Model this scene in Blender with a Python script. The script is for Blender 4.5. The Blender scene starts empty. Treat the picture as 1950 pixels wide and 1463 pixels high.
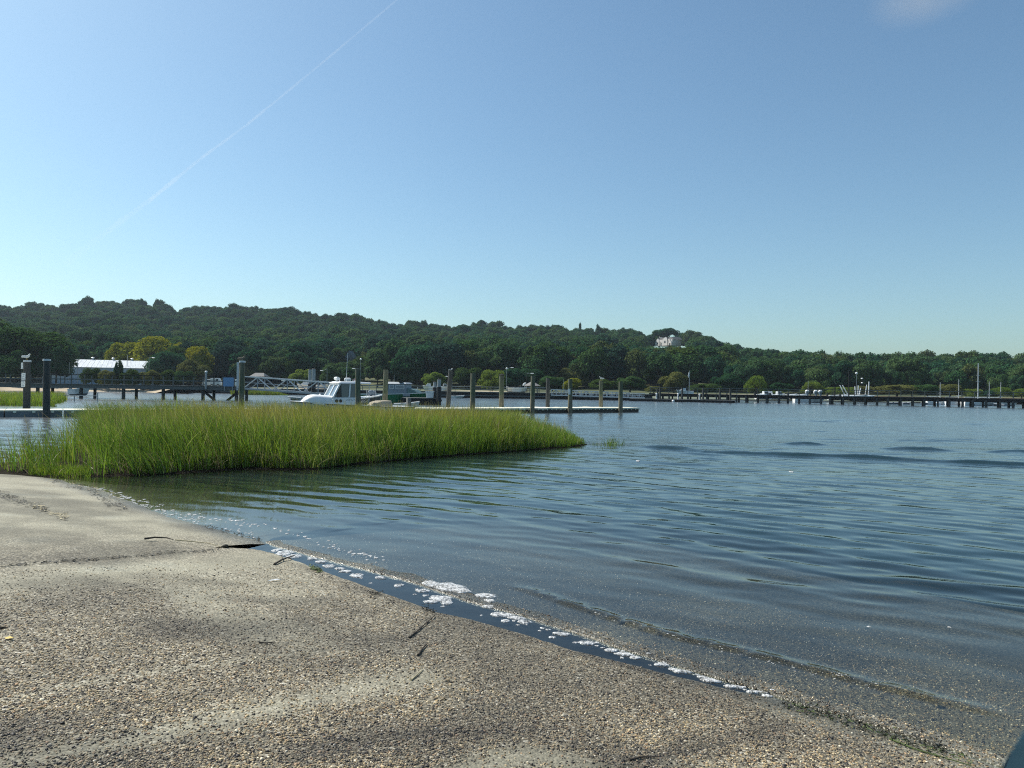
import bpy, bmesh, math, random
import numpy as np
from mathutils import Vector, Matrix, Euler

random.seed(7)
RNG = np.random.default_rng(11)
SC = bpy.context.scene
COL = SC.collection
R = math.radians

# ------------------------------------------------------------------ camera
F = 1400.0                     # focal length in photo pixels (photo 1950 x 1463)
EYE = Vector((0.0, 0.0, 2.2))
PITCH, ROLL = R(0.225), R(0.8)
fwd = Vector((0, math.cos(PITCH), math.sin(PITCH)))
right0 = Vector((1, 0, 0))
up0 = right0.cross(fwd)
right = right0 * math.cos(ROLL) + up0 * math.sin(ROLL)
up = up0 * math.cos(ROLL) - right0 * math.sin(ROLL)
cam = bpy.data.cameras.new('camera')
cam.sensor_width = 36.0
cam.lens = F / 1950 * 36
cam.clip_start = 0.05
cam.clip_end = 40000
camo = bpy.data.objects.new('camera', cam)
COL.objects.link(camo)
M = Matrix((right, up, -fwd)).transposed().to_4x4()
M.translation = EYE
camo.matrix_world = M
SC.camera = camo

# ------------------------------------------------------------------ sky and sun
SUN_EL, SUN_AZ = 48.0, -60.0            # azimuth from the view direction, negative = left
sdir = Vector((math.sin(R(SUN_AZ)) * math.cos(R(SUN_EL)), math.cos(R(SUN_AZ)) * math.cos(R(SUN_EL)), math.sin(R(SUN_EL))))
W = bpy.data.worlds.new('World')
SC.world = W
W.use_nodes = True
wn = W.node_tree
wn.nodes.clear()
wo = wn.nodes.new('ShaderNodeOutputWorld')
bg = wn.nodes.new('ShaderNodeBackground')
sky = wn.nodes.new('ShaderNodeTexSky')
sky.sky_type = 'NISHITA'
sky.sun_disc = False
sky.sun_elevation = R(SUN_EL)
sky.sun_rotation = R(SUN_AZ)
sky.altitude = 0
sky.air_density = 1.0
sky.dust_density = 1.15
sky.ozone_density = 0.5
tint = wn.nodes.new('ShaderNodeMix'); tint.data_type = 'RGBA'; tint.blend_type = 'MULTIPLY'   # white balance of the camera
tint.inputs[0].default_value = 1.0
tint.inputs[7].default_value = (0.87, 1.12, 1.18, 1)
wn.links.new(sky.outputs[0], tint.inputs[6])
wn.links.new(tint.outputs[2], bg.inputs[0])
bg.inputs[1].default_value = 0.097
wn.links.new(bg.outputs[0], wo.inputs[0])
sun = bpy.data.lights.new('sun', 'SUN')
sun.energy = 4.9
sun.angle = R(0.53)
sun.color = (1.0, 0.95, 0.87)
suno = bpy.data.objects.new('sun', sun)
suno.rotation_euler = (-sdir).to_track_quat('-Z', 'Y').to_euler()
suno.location = sdir * 300
COL.objects.link(suno)
vs = SC.view_settings
SC.display_settings.display_device = 'sRGB'
vs.view_transform = 'Standard'
vs.look = 'None'
vs.exposure = 0.22
vs.gamma = 1.0
vs.use_curve_mapping = False
cy = SC.cycles
cy.use_denoising = False
cy.filter_width = 1.1
cy.max_bounces = 8
cy.diffuse_bounces = 3
cy.glossy_bounces = 3
cy.transmission_bounces = 4
cy.transparent_max_bounces = 24
cy.volume_bounces = 0
cy.sample_clamp_indirect = 6.0
cy.caustics_reflective = False
cy.caustics_refractive = False

# ------------------------------------------------------------------ helpers
def yh(px):
    return 737.0 + (px - 975.0) * math.tan(ROLL)

def ray(px, py):
    d = right * ((px - 975.0) / F) + up * ((731.5 - py) / F) + fwd
    return d

def Pz(px, py, z=0.0):
    """point seen at a photo pixel on the horizontal plane z"""
    d = ray(px, py)
    return EYE + d * ((z - EYE.z) / d.z)

def at(px, py, Y):
    """point seen at a photo pixel at ground distance Y"""
    d = ray(px, py)
    return EYE + d * (Y / d.y)

def hash2(ix, iy, seed):
    n = (ix.astype(np.int64) * 374761393 + iy.astype(np.int64) * 668265263 + seed * 1442695041) & 0x7fffffff
    n = ((n ^ (n >> 13)) * 1274126177) & 0x7fffffff
    return ((n ^ (n >> 16)) & 0xffff) / 65535.0

def vnoise(x, y, seed=0):
    x = np.asarray(x, float); y = np.asarray(y, float)
    ix = np.floor(x); iy = np.floor(y)
    fx = x - ix; fy = y - iy
    fx = fx * fx * (3 - 2 * fx); fy = fy * fy * (3 - 2 * fy)
    a = hash2(ix, iy, seed); b = hash2(ix + 1, iy, seed); c = hash2(ix, iy + 1, seed); d = hash2(ix + 1, iy + 1, seed)
    return (a * (1 - fx) + b * fx) * (1 - fy) + (c * (1 - fx) + d * fx) * fy

def fbm(x, y, seed=0, octv=4):
    s = 0.0; a = 0.5; t = 0.0
    for o in range(octv):
        s = s + a * vnoise(np.asarray(x) * 2 ** o, np.asarray(y) * 2 ** o, seed + o * 17)
        t += a; a *= 0.5
    return s / t

def sstep(a, b, x):
    t = np.clip((np.asarray(x, float) - a) / (b - a), 0, 1)
    return t * t * (3 - 2 * t)

def tag(o, label=None, cat=None, group=None, kind=None):
    if label: o['label'] = label
    if cat: o['category'] = cat
    if group: o['group'] = group
    if kind: o['kind'] = kind
    return o

def empty(name, loc=(0, 0, 0), rz=0.0, label=None, cat=None, group=None, kind=None):
    o = bpy.data.objects.new(name, None)
    o.empty_display_size = 0.3
    o.location = loc
    o.rotation_euler = (0, 0, rz)
    COL.objects.link(o)
    return tag(o, label, cat, group, kind)

def link(name, me, parent=None, loc=None):
    o = bpy.data.objects.new(name, me)
    COL.objects.link(o)
    if parent is not None: o.parent = parent
    if loc is not None: o.location = loc
    return o

def copy_tree(o, parent=None):
    c = o.copy()
    COL.objects.link(c)
    if parent is not None: c.parent = parent
    for ch in list(o.children):
        copy_tree(ch, c)
    return c

def np_mesh(name, verts, faces, mats=(), smooth=True, attrs=None, colors=None):
    """faces: (n,3) or (n,4) int array"""
    me = bpy.data.meshes.new(name)
    verts = np.asarray(verts, np.float32); faces = np.asarray(faces, np.int32)
    n, k = faces.shape
    me.vertices.add(len(verts)); me.vertices.foreach_set('co', verts.ravel())
    me.loops.add(n * k); me.loops.foreach_set('vertex_index', faces.ravel())
    me.polygons.add(n)
    me.polygons.foreach_set('loop_start', np.arange(0, n * k, k, dtype=np.int32))
    me.polygons.foreach_set('loop_total', np.full(n, k, np.int32))
    me.polygons.foreach_set('use_smooth', np.full(n, smooth, bool))
    for m in mats: me.materials.append(m)
    for an, av in (attrs or {}).items():
        a = me.attributes.new(an, 'FLOAT', 'POINT'); a.data.foreach_set('value', np.asarray(av, np.float32).ravel())
    if colors is not None:
        a = me.color_attributes.new('tint', 'FLOAT_COLOR', 'POINT')
        c = np.ones((len(verts), 4), np.float32); c[:, :3] = colors
        a.data.foreach_set('color', c.ravel())
    me.update(); me.validate()
    return me

def grid_faces(nr, nc):
    i = np.arange(nr * nc).reshape(nr, nc)
    return np.stack([i[:-1, :-1], i[:-1, 1:], i[1:, 1:], i[1:, :-1]], -1).reshape(-1, 4)

class MB:
    def __init__(s):
        s.v = []; s.f = []; s.mi = []; s.cur = 0
    def add(s, vs_, fs):
        o = len(s.v)
        s.v += [tuple(v) for v in vs_]
        for f in fs:
            s.f.append(tuple(o + i for i in f)); s.mi.append(s.cur)
        return s
    def box(s, c, d, rz=0.0, taper=1.0, rx=0.0):
        hx, hy, hz = d[0] / 2, d[1] / 2, d[2] / 2
        m = Euler((rx, 0, rz)).to_matrix()
        c = Vector(c); p = []
        for sz, k in ((-1, 1.0), (1, taper)):
            for sx, sy in ((-1, -1), (1, -1), (1, 1), (-1, 1)):
                p.append(c + m @ Vector((sx * hx * k, sy * hy * k, sz * hz)))
        return s.add(p, [(3, 2, 1, 0), (4, 5, 6, 7), (0, 1, 5, 4), (1, 2, 6, 5), (2, 3, 7, 6), (3, 0, 4, 7)])
    def bar(s, a, b, w, h=None, upv=(0, 0, 1)):
        h = h or w; a = Vector(a); b = Vector(b); d = (b - a).normalized(); u = Vector(upv)
        if abs(d.dot(u)) > 0.98: u = Vector((0, 1, 0))
        x = d.cross(u).normalized(); y = x.cross(d)
        p = []
        for e in (a, b):
            for sx, sy in ((-1, -1), (1, -1), (1, 1), (-1, 1)):
                p.append(e + x * (sx * w / 2) + y * (sy * h / 2))
        return s.add(p, [(3, 2, 1, 0), (4, 5, 6, 7), (0, 1, 5, 4), (1, 2, 6, 5), (2, 3, 7, 6), (3, 0, 4, 7)])
    def tube(s, pts, rad, n=8, cap=True):
        pts = [Vector(p) for p in pts]
        if not hasattr(rad, '__len__'): rad = [rad] * len(pts)
        vs_ = []; fs = []
        ref = None
        for i, p in enumerate(pts):
            d = (pts[min(i + 1, len(pts) - 1)] - pts[max(i - 1, 0)]).normalized()
            if ref is None:
                ref = d.cross(Vector((0, 0, 1)) if abs(d.z) < 0.95 else Vector((1, 0, 0))).normalized()
            x = (ref - d * ref.dot(d)).normalized(); y = d.cross(x)
            for k in range(n):
                a = 2 * math.pi * k / n
                vs_.append(p + (x * math.cos(a) + y * math.sin(a)) * rad[i])
        for i in range(len(pts) - 1):
            for k in range(n):
                fs.append((i * n + k, i * n + (k + 1) % n, (i + 1) * n + (k + 1) % n, (i + 1) * n + k))
        if cap:
            fs.append(tuple(range(n - 1, -1, -1))); fs.append(tuple(range((len(pts) - 1) * n, len(pts) * n)))
        return s.add(vs_, fs)
    def ball(s, c, r, n=10, m=7, rot=None):
        c = Vector(c)
        if not hasattr(r, '__len__'): r = (r, r, r)
        vs_ = []; fs = []
        rot = rot or Matrix.Identity(3)
        for j in range(m + 1):
            ph = math.pi * j / m
            for k in range(n):
                a = 2 * math.pi * k / n
                vs_.append(c + rot @ Vector((r[0] * math.sin(ph) * math.cos(a), r[1] * math.sin(ph) * math.sin(a), r[2] * math.cos(ph))))
        for j in range(m):
            for k in range(n):
                fs.append((j * n + k, (j + 1) * n + k, (j + 1) * n + (k + 1) % n, j * n + (k + 1) % n))
        return s.add(vs_, fs)
    def prism(s, poly, z0, z1, axis='z', off=(0, 0, 0)):
        """poly of 2-D points extruded along an axis; axis y: points are (x,z)"""
        n = len(poly); p = []
        for z in (z0, z1):
            for a, b in poly:
                p.append({'z': (a, b, z), 'y': (a, z, b), 'x': (z, a, b)}[axis])
        p = [Vector(q) + Vector(off) for q in p]
        fs = [tuple(range(n - 1, -1, -1)), tuple(range(n, 2 * n))]
        fs += [(i, (i + 1) % n, n + (i + 1) % n, n + i) for i in range(n)]
        return s.add(p, fs)
    def build(s, name, mats, parent=None, smooth=False, loc=None, bevel=0.0):
        me = bpy.data.meshes.new(name)
        me.from_pydata(s.v, [], s.f)
        if not isinstance(mats, (list, tuple)): mats = [mats]
        for m in mats: me.materials.append(m)
        me.polygons.foreach_set('material_index', s.mi)
        bm = bmesh.new(); bm.from_mesh(me)
        bmesh.ops.recalc_face_normals(bm, faces=bm.faces[:])
        bm.to_mesh(me); bm.free()
        if smooth:
            me.polygons.foreach_set('use_smooth', [True] * len(me.polygons))
            me.set_sharp_from_angle(angle=R(40))
        me.update()
        o = link(name, me, parent, loc)
        if bevel:
            b = o.modifiers.new('bevel', 'BEVEL'); b.width = bevel; b.segments = 2; b.limit_method = 'ANGLE'
        return o

# ------------------------------------------------------------------ materials
def nodes(name):
    m = bpy.data.materials.new(name)
    m.use_nodes = True
    t = m.node_tree
    return m, t, t.nodes['Principled BSDF'], t.nodes['Material Output']

def N(t, typ, **kw):
    n = t.nodes.new(typ)
    for k, v in kw.items():
        if k.startswith('i_'):
            n.inputs[int(k[2:])].default_value = v
        else:
            setattr(n, k, v)
    return n

def ramp(t, stops, interp='LINEAR'):
    n = t.nodes.new('ShaderNodeValToRGB')
    e = n.color_ramp; e.interpolation = interp
    while len(e.elements) < len(stops): e.elements.new(0.5)
    for el, (p, c) in zip(e.elements, stops):
        el.position = p; el.color = (*c, 1) if len(c) == 3 else c
    return n

def simple(name, c, rough=0.6, vary=0.25, scale=6.0, metal=0.0, bump=0.0, stretch=(1, 1, 1), c2=None, spec=0.4):
    """plain weathered surface: base colour varied by noise, fine relief"""
    m, t, p, o = nodes(name)
    tc = N(t, 'ShaderNodeTexCoord')
    mp = N(t, 'ShaderNodeMapping'); mp.inputs[3].default_value = stretch
    t.links.new(tc.outputs['Object'], mp.inputs[0])
    nz = N(t, 'ShaderNodeTexNoise'); nz.inputs['Scale'].default_value = scale; nz.inputs['Detail'].default_value = 5; nz.inputs['Roughness'].default_value = 0.65
    t.links.new(mp.outputs[0], nz.inputs['Vector'])
    a = tuple(max(0, x * (1 - vary)) for x in c)
    b = c2 or tuple(min(1, x * (1 + vary)) for x in c)
    r = ramp(t, [(0.3, a), (0.7, b)])
    t.links.new(nz.outputs[0], r.inputs[0]); t.links.new(r.outputs[0], p.inputs['Base Color'])
    p.inputs['Roughness'].default_value = rough; p.inputs['Metallic'].default_value = metal
    p.inputs['Specular IOR Level'].default_value = spec
    if bump:
        bp = N(t, 'ShaderNodeBump'); bp.inputs['Strength'].default_value = bump; bp.inputs['Distance'].default_value = 0.02
        t.links.new(nz.outputs[0], bp.inputs['Height']); t.links.new(bp.outputs[0], p.inputs['Normal'])
    return m

def glass_mat(name, c=(0.03, 0.045, 0.06)):
    m, t, p, o = nodes(name)
    p.inputs['Base Color'].default_value = (*c, 1); p.inputs['Roughness'].default_value = 0.05
    p.inputs['Specular IOR Level'].default_value = 0.8
    return m

def foliage(name, cols, trans=0.3, leafvar=0.35):
    """leaves: tint picked per tree, varied from leaf clump to leaf clump"""
    m, t, p, o = nodes(name)
    oi = N(t, 'ShaderNodeObjectInfo')
    r = ramp(t, [(i / max(1, len(cols) - 1), c) for i, c in enumerate(cols)])
    t.links.new(oi.outputs['Random'], r.inputs[0])
    tc = N(t, 'ShaderNodeTexCoord')
    nz = N(t, 'ShaderNodeTexNoise'); nz.inputs['Scale'].default_value = 0.55; nz.inputs['Detail'].default_value = 4
    t.links.new(tc.outputs['Object'], nz.inputs['Vector'])
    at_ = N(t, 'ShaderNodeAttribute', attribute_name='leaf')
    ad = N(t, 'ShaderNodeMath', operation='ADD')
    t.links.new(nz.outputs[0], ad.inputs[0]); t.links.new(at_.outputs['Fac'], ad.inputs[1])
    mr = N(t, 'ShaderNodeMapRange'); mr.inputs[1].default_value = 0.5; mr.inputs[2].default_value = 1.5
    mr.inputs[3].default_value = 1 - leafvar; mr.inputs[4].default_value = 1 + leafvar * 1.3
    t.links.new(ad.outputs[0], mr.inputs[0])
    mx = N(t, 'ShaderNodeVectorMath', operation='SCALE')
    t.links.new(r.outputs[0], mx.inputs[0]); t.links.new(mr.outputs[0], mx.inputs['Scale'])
    t.nodes.remove(p)
    d = N(t, 'ShaderNodeBsdfDiffuse'); tr = N(t, 'ShaderNodeBsdfTranslucent')
    t.links.new(mx.outputs[0], d.inputs[0])
    hs = N(t, 'ShaderNodeHueSaturation'); hs.inputs['Hue'].default_value = 0.485; hs.inputs['Saturation'].default_value = 1.15; hs.inputs['Value'].default_value = 1.2
    t.links.new(mx.outputs[0], hs.inputs['Color']); t.links.new(hs.outputs[0], tr.inputs[0])
    ms = N(t, 'ShaderNodeMixShader'); ms.inputs[0].default_value = trans
    t.links.new(d.outputs[0], ms.inputs[1]); t.links.new(tr.outputs[0], ms.inputs[2])
    t.links.new(ms.outputs[0], o.inputs[0])
    return m

MT = {}
MT['pile'] = simple('weathered_pile_wood', (0.085, 0.09, 0.062), 0.85, 0.5, 5, bump=0.6, stretch=(3, 3, 0.25), c2=(0.17, 0.17, 0.12))

def tide_zone(m, low, hi):
    """scoured pale wood in the tidal band, weed-green stain above it"""
    t = m.node_tree; p = t.nodes['Principled BSDF']; old = p.inputs['Base Color'].links[0].from_socket
    tc = N(t, 'ShaderNodeTexCoord'); sp = N(t, 'ShaderNodeSeparateXYZ'); t.links.new(tc.outputs['Object'], sp.inputs[0])
    nz = N(t, 'ShaderNodeTexNoise'); nz.inputs['Scale'].default_value = 3; t.links.new(tc.outputs['Object'], nz.inputs['Vector'])
    ad = N(t, 'ShaderNodeMath', operation='MULTIPLY_ADD'); ad.inputs[1].default_value = 1.2; t.links.new(nz.outputs[0], ad.inputs[0]); t.links.new(sp.outputs[2], ad.inputs[2])
    r = ramp(t, [(0.0, (0.35, 0.35, 0.3)), (0.18, (0.5, 0.5, 0.45)), (0.26, low), (0.52, low), (0.66, hi), (1.0, (1, 1, 1))])
    mr = N(t, 'ShaderNodeMapRange'); mr.inputs[1].default_value = -0.4; mr.inputs[2].default_value = 3.8; t.links.new(ad.outputs[0], mr.inputs[0]); t.links.new(mr.outputs[0], r.inputs[0])
    mx = N(t, 'ShaderNodeVectorMath', operation='MULTIPLY'); t.links.new(old, mx.inputs[0]); t.links.new(r.outputs[0], mx.inputs[1]); t.links.new(mx.outputs[0], p.inputs['Base Color'])
tide_zone(MT['pile'], (1.55, 1.4, 1.35), (0.95, 1.15, 0.95))
MT['pile_dark'] = simple('dark_pile_wood', (0.06, 0.062, 0.058), 0.85, 0.4, 5, bump=0.6, stretch=(3, 3, 0.25))
MT['wood_grey'] = simple('grey_timber', (0.135, 0.14, 0.135), 0.85, 0.35, 6, bump=0.4, stretch=(0.4, 4, 4))
MT['wood_dark'] = simple('tarred_timber', (0.014, 0.014, 0.014), 0.85, 0.45, 4, bump=0.4)
MT['sleeve'] = simple('black_sleeve', (0.012, 0.011, 0.012), 0.5, 0.3, 5)
MT['cream'] = simple('cream_deck_plastic', (0.86, 0.83, 0.66), 0.9, 0.08, 3, spec=0.08)
MT['float_dark'] = simple('dark_float_plastic', (0.06, 0.055, 0.045), 0.7, 0.4, 4)
MT['float_grey'] = simple('grey_fascia', (0.17, 0.19, 0.20), 0.7, 0.25, 2)
MT['white'] = simple('white_gelcoat', (0.88, 0.88, 0.86), 0.3, 0.05, 2)
MT['offwhite'] = simple('chalky_white', (0.66, 0.68, 0.68), 0.5, 0.1, 2)
MT['grey_paint'] = simple('grey_blue_paint', (0.20, 0.24, 0.28), 0.45, 0.12, 3)
MT['navy_grey'] = simple('dark_grey_hull', (0.07, 0.085, 0.10), 0.45, 0.15, 3)
MT['green_hull'] = simple('green_hull_paint', (0.015, 0.17, 0.075), 0.4, 0.15, 3)
MT['green_deck'] = simple('green_grey_deck', (0.10, 0.17, 0.16), 0.5, 0.15, 3)
MT['alu'] = simple('aluminium', (0.55, 0.57, 0.58), 0.45, 0.08, 5, metal=0.35)
MT['alu_dull'] = simple('dull_aluminium', (0.34, 0.37, 0.39), 0.55, 0.1, 5, metal=0.2)
MT['steel'] = simple('galvanised_pole', (0.30, 0.33, 0.34), 0.5, 0.1, 5, metal=0.3)
MT['black'] = simple('black_rubber', (0.014, 0.014, 0.015), 0.6, 0.2, 5)
MT['glass'] = glass_mat('tinted_glass')
MT['glass_pale'] = glass_mat('pale_glass', (0.16, 0.22, 0.27))
MT['tan'] = simple('tan_canvas', (0.33, 0.29, 0.22), 0.9, 0.2, 9, bump=0.3)
MT['roof_metal'] = simple('pale_metal_roof', (0.62, 0.65, 0.67), 0.5, 0.3, 1.6, stretch=(1.5, 0.2, 1))
MT['blue_wall'] = simple('blue_grey_siding', (0.24, 0.36, 0.48), 0.7, 0.12, 2)
MT['shingle'] = simple('grey_shingles', (0.22, 0.21, 0.20), 0.9, 0.3, 8)
MT['sign_blue'] = simple('blue_sign_back', (0.17, 0.33, 0.55), 0.5, 0.06, 2)
MT['red'] = simple('faded_red', (0.5, 0.12, 0.10), 0.7, 0.15, 4)
MT['yellow'] = simple('beak_yellow', (0.6, 0.42, 0.05), 0.5, 0.1, 4)
MT['gull_white'] = simple('gull_white', (0.78, 0.78, 0.76), 0.9, 0.05, 12)
MT['gull_grey'] = simple('gull_grey', (0.30, 0.31, 0.32), 0.9, 0.12, 12)
MT['gull_brown'] = simple('young_gull_brown', (0.20, 0.17, 0.13), 0.9, 0.4, 14)
MT['bark'] = simple('bark', (0.09, 0.075, 0.06), 0.9, 0.35, 3, bump=0.5, stretch=(2, 2, 0.4))
MT['stick'] = simple('dead_wood', (0.055, 0.043, 0.032), 0.9, 0.4, 30, bump=0.5)
MT['straw'] = simple('dry_reed', (0.42, 0.36, 0.22), 0.85, 0.25, 30)
MT['weed'] = simple('dark_seaweed', (0.022, 0.022, 0.012), 0.7, 0.5, 20)
MT['weed_green'] = simple('green_algae', (0.07, 0.10, 0.025), 0.7, 0.4, 25)
MT['house_cream'] = simple('cream_render', (0.74, 0.71, 0.66), 0.8, 0.05, 2)
MT['house_grey'] = simple('grey_clapboard', (0.17, 0.19, 0.20), 0.8, 0.1, 2)
MT['leaf_dark'] = foliage('leaf_dark', [(0.028, 0.074, 0.034), (0.046, 0.104, 0.038), (0.062, 0.116, 0.040), (0.030, 0.086, 0.046), (0.085, 0.138, 0.050), (0.020, 0.056, 0.030), (0.044, 0.106, 0.054), (0.076, 0.108, 0.042)])
MT['leaf_mid'] = foliage('leaf_mid', [(0.045, 0.09, 0.028), (0.065, 0.105, 0.026), (0.05, 0.10, 0.04)])
MT['leaf_yellow'] = foliage('leaf_yellow', [(0.235, 0.235, 0.026), (0.20, 0.22, 0.03)])
MT['leaf_olive'] = foliage('leaf_olive', [(0.12, 0.135, 0.045), (0.14, 0.15, 0.05)])
MT['leaf_olive_dark'] = foliage('leaf_olive_dark', [(0.072, 0.098, 0.036), (0.084, 0.108, 0.040)])
MT['leaf_willow'] = foliage('leaf_willow', [(0.135, 0.205, 0.045), (0.165, 0.225, 0.055)], trans=0.4)
MT['leaf_blue'] = foliage('leaf_blue', [(0.03, 0.065, 0.045), (0.035, 0.07, 0.05)])

# ------------------------------------------------------------------ layout of the place (metres)
O2 = Pz(950, 1175); A2 = Pz(180, 928); B2 = Pz(1950, 1450)
E1 = Vector((B2.x - A2.x, B2.y - A2.y)).normalized()       # along the waterline, to the right and nearer
E2 = Vector((-E1.y, E1.x))                                  # away from the ramp, into the water
SLOPE = 0.12

def qof(x, y):
    return (x - O2.x) * E2.x + (y - O2.y) * E2.y

def sof(x, y):
    return (x - O2.x) * E1.x + (y - O2.y) * E1.y

def zramp(x, y, off=0.035):
    return off - SLOPE * qof(x, y)

def Pramp(px, py, off=0.035):
    """photo pixel -> point on the tilted ramp plane"""
    d = ray(px, py)
    n = Vector((SLOPE * E2.x, SLOPE * E2.y, 1.0))
    k = off + SLOPE * (O2.x * E2.x + O2.y * E2.y)
    t = (k - n.dot(EYE)) / n.dot(d)
    return EYE + d * t

def resample(pts, n):
    p = np.array([(q.x, q.y) for q in pts]); d = np.r_[0, np.cumsum(np.hypot(*np.diff(p, axis=0).T))]
    t = np.linspace(0, d[-1], n)
    return np.stack([np.interp(t, d, p[:, 0]), np.interp(t, d, p[:, 1])], 1)

def interp_px(table):
    xs = np.array([a for a, b in table], float); ys = np.array([b for a, b in table], float)
    return lambda px: np.interp(px, xs, ys)

SKYLINE = interp_px([(-900, 600), (-500, 590), (-200, 586), (0, 581), (100, 576), (200, 574), (270, 573), (330, 588), (400, 584), (470, 587), (550, 586), (600, 598), (680, 602), (730, 613),
    (800, 615), (900, 618), (1000, 621), (1100, 624), (1180, 630), (1230, 634), (1280, 632), (1330, 636), (1370, 650), (1392, 666), (1430, 669), (1500, 678), (1570, 683),
    (1610, 692), (1640, 689), (1690, 683), (1760, 682), (1850, 683), (1950, 690), (2100, 690), (2600, 700), (3000, 705)])
YSHORE = interp_px([(-900, 165), (-400, 160), (0, 150), (300, 158), (465, 152), (600, 148), (800, 140), (1200, 139), (1235, 150), (1300, 165), (1950, 160), (3000, 160)])
YRIDGE = interp_px([(-900, 640), (0, 640), (600, 600), (1000, 540), (1240, 500), (1385, 470), (1395, 440), (1600, 400), (1640, 350), (1950, 340), (3000, 340)])
TREE_H = 11.0

def land_z(x, y):
    x = np.asarray(x, float); y = np.asarray(y, float)
    px = 975 + 1400 * x / y
    ys, yr = YSHORE(px), YRIDGE(px)
    yhz = 737.0 + (px - 975.0) * math.tan(ROLL)
    zr = np.maximum(2.2 + (yhz - SKYLINE(px)) * yr / 1400 - TREE_H, 2.0)
    t = (y - ys) / (yr - ys)
    s = np.clip((t - 0.12) / 0.88, 0, 1)
    z = 1.25 + (zr - 1.25) * s ** 1.35
    z = np.where(t > 1, zr - (y - yr) * 0.03, z)
    beach = sstep(360, 250, px)
    z = z * (1 - beach) + beach * np.where(t < 0.12, -0.7 + 2.0 * sstep(-10, 14, y - ys), z)
    return z

def mud_d(x, y):
    """metres inside the marsh bed (negative outside)"""
    x = np.asarray(x, float); y = np.asarray(y, float)
    px = 975 + 1400 * x / y
    return np.minimum(np.minimum(y - MFRONT(px), MBACK(px) - y), (1118 - px) * y / 1400)

_front = [(-900, 900), (-200, 903), (0, 908), (60, 909), (140, 908), (180, 907), (262, 905), (330, 902), (450, 894), (600, 893), (700, 881), (800, 873), (900, 865), (1000, 858), (1080, 852), (1120, 847)]
MFRONT = interp_px([(975 + 1400 * Pz(a, b).x / Pz(a, b).y, Pz(a, b).y) for a, b in _front])
MBACK = interp_px([(-900, 19.5), (-200, 19.2), (0, 19.2), (90, 20.0), (140, 25), (220, 28.5), (400, 31), (600, 33), (900, 34), (1000, 33), (1080, 30.5), (1120, 28.6)])

def mud_z(x, y):
    d = mud_d(x, y) + 0.25 * (fbm(np.asarray(x) * 1.6, np.asarray(y) * 1.6, 5) - 0.5)
    return np.where(d > 0, 0.0 + 0.06 * sstep(0, 0.6, d), -0.75 * sstep(0, 3.0, -d) - 0.05 * sstep(0, 0.12, -d)) + 0.03

# pixel outlines of the slabs
CRACK = [(-420, 1108), (-200, 1094), (0, 1079), (120, 1071), (250, 1061), (330, 1054), (400, 1047), (440, 1043)]
BEDGE = [(480, 1046), (520, 1053), (580, 1074), (640, 1097), (700, 1119), (760, 1142), (830, 1166), (900, 1181), (960, 1197), (1030, 1219), (1100, 1241), (1200, 1266), (1300, 1292), (1400, 1315),
         (1480, 1333), (1560, 1354), (1650, 1381), (1750, 1411), (1850, 1443), (1911, 1465)]
CEDGE = [(505, 1033), (520, 1039), (600, 1060), (700, 1086), (780, 1107), (850, 1131), (920, 1153), (1000, 1174), (1100, 1207), (1200, 1240), (1350, 1288), (1440, 1314), (1500, 1333), (1560, 1351), (1650, 1378), (1750, 1408), (1850, 1440), (1912, 1462)]
AEDGE = [(-420, 888), (-200, 893), (60, 906), (110, 914), (180, 930), (250, 955), (320, 984), (400, 1005), (450, 1018), (500, 1031), (512, 1035)]

_ce = np.array([(Pz(a, b).x, Pz(a, b).y) for a, b in CEDGE])
_cs = np.array([sof(x, y) for x, y in _ce]); _cq = np.array([qof(x, y) for x, y in _ce])
_be = np.array([(Pramp(a, b).x, Pramp(a, b).y) for a, b in BEDGE])
_bs = np.array([sof(x, y) for x, y in _be]); _bq = np.array([qof(x, y) for x, y in _be])
S_RIGHT = _cs[-1] + 0.0; S_NOTCH = _cs[0]

def zC(x, y, noise=True):
    s, q = sof(x, y), qof(x, y)
    d = q - np.interp(s, _cs, _cq)
    z = 0.010 - 0.016 * sstep(0.02, 0.5, d) - 0.062 * np.maximum(d - 0.1, 0)
    if noise: z = z + 0.012 * (fbm(x * 5.0, y * 5.0, 31) - 0.5) + 0.014 * (fbm(x * 1.3, y * 1.3, 33) - 0.5)
    return z

_ae = np.array([(Pz(a, b).x, Pz(a, b).y) for a, b in AEDGE])
_as = np.array([sof(x, y) for x, y in _ae]); _aq = np.array([qof(x, y) for x, y in _ae])
def zA0(x, y):
    q = qof(x, y); qe = np.interp(sof(x, y), _as, _aq)
    return -SLOPE * (q - qe * np.exp(-np.maximum(qe - q, 0) / 2.2))

def zA(x, y):
    return zA0(x, y) + 0.02 * (fbm(x * 1.1, y * 1.1, 41) - 0.5) + 0.008 * (fbm(x * 6, y * 6, 42) - 0.5)

def zB(x, y):
    return zramp(x, y, 0.035) + 0.03 * (fbm(x * 0.9, y * 0.9, 51) - 0.5) + 0.008 * (fbm(x * 6, y * 6, 52) - 0.5)

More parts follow.
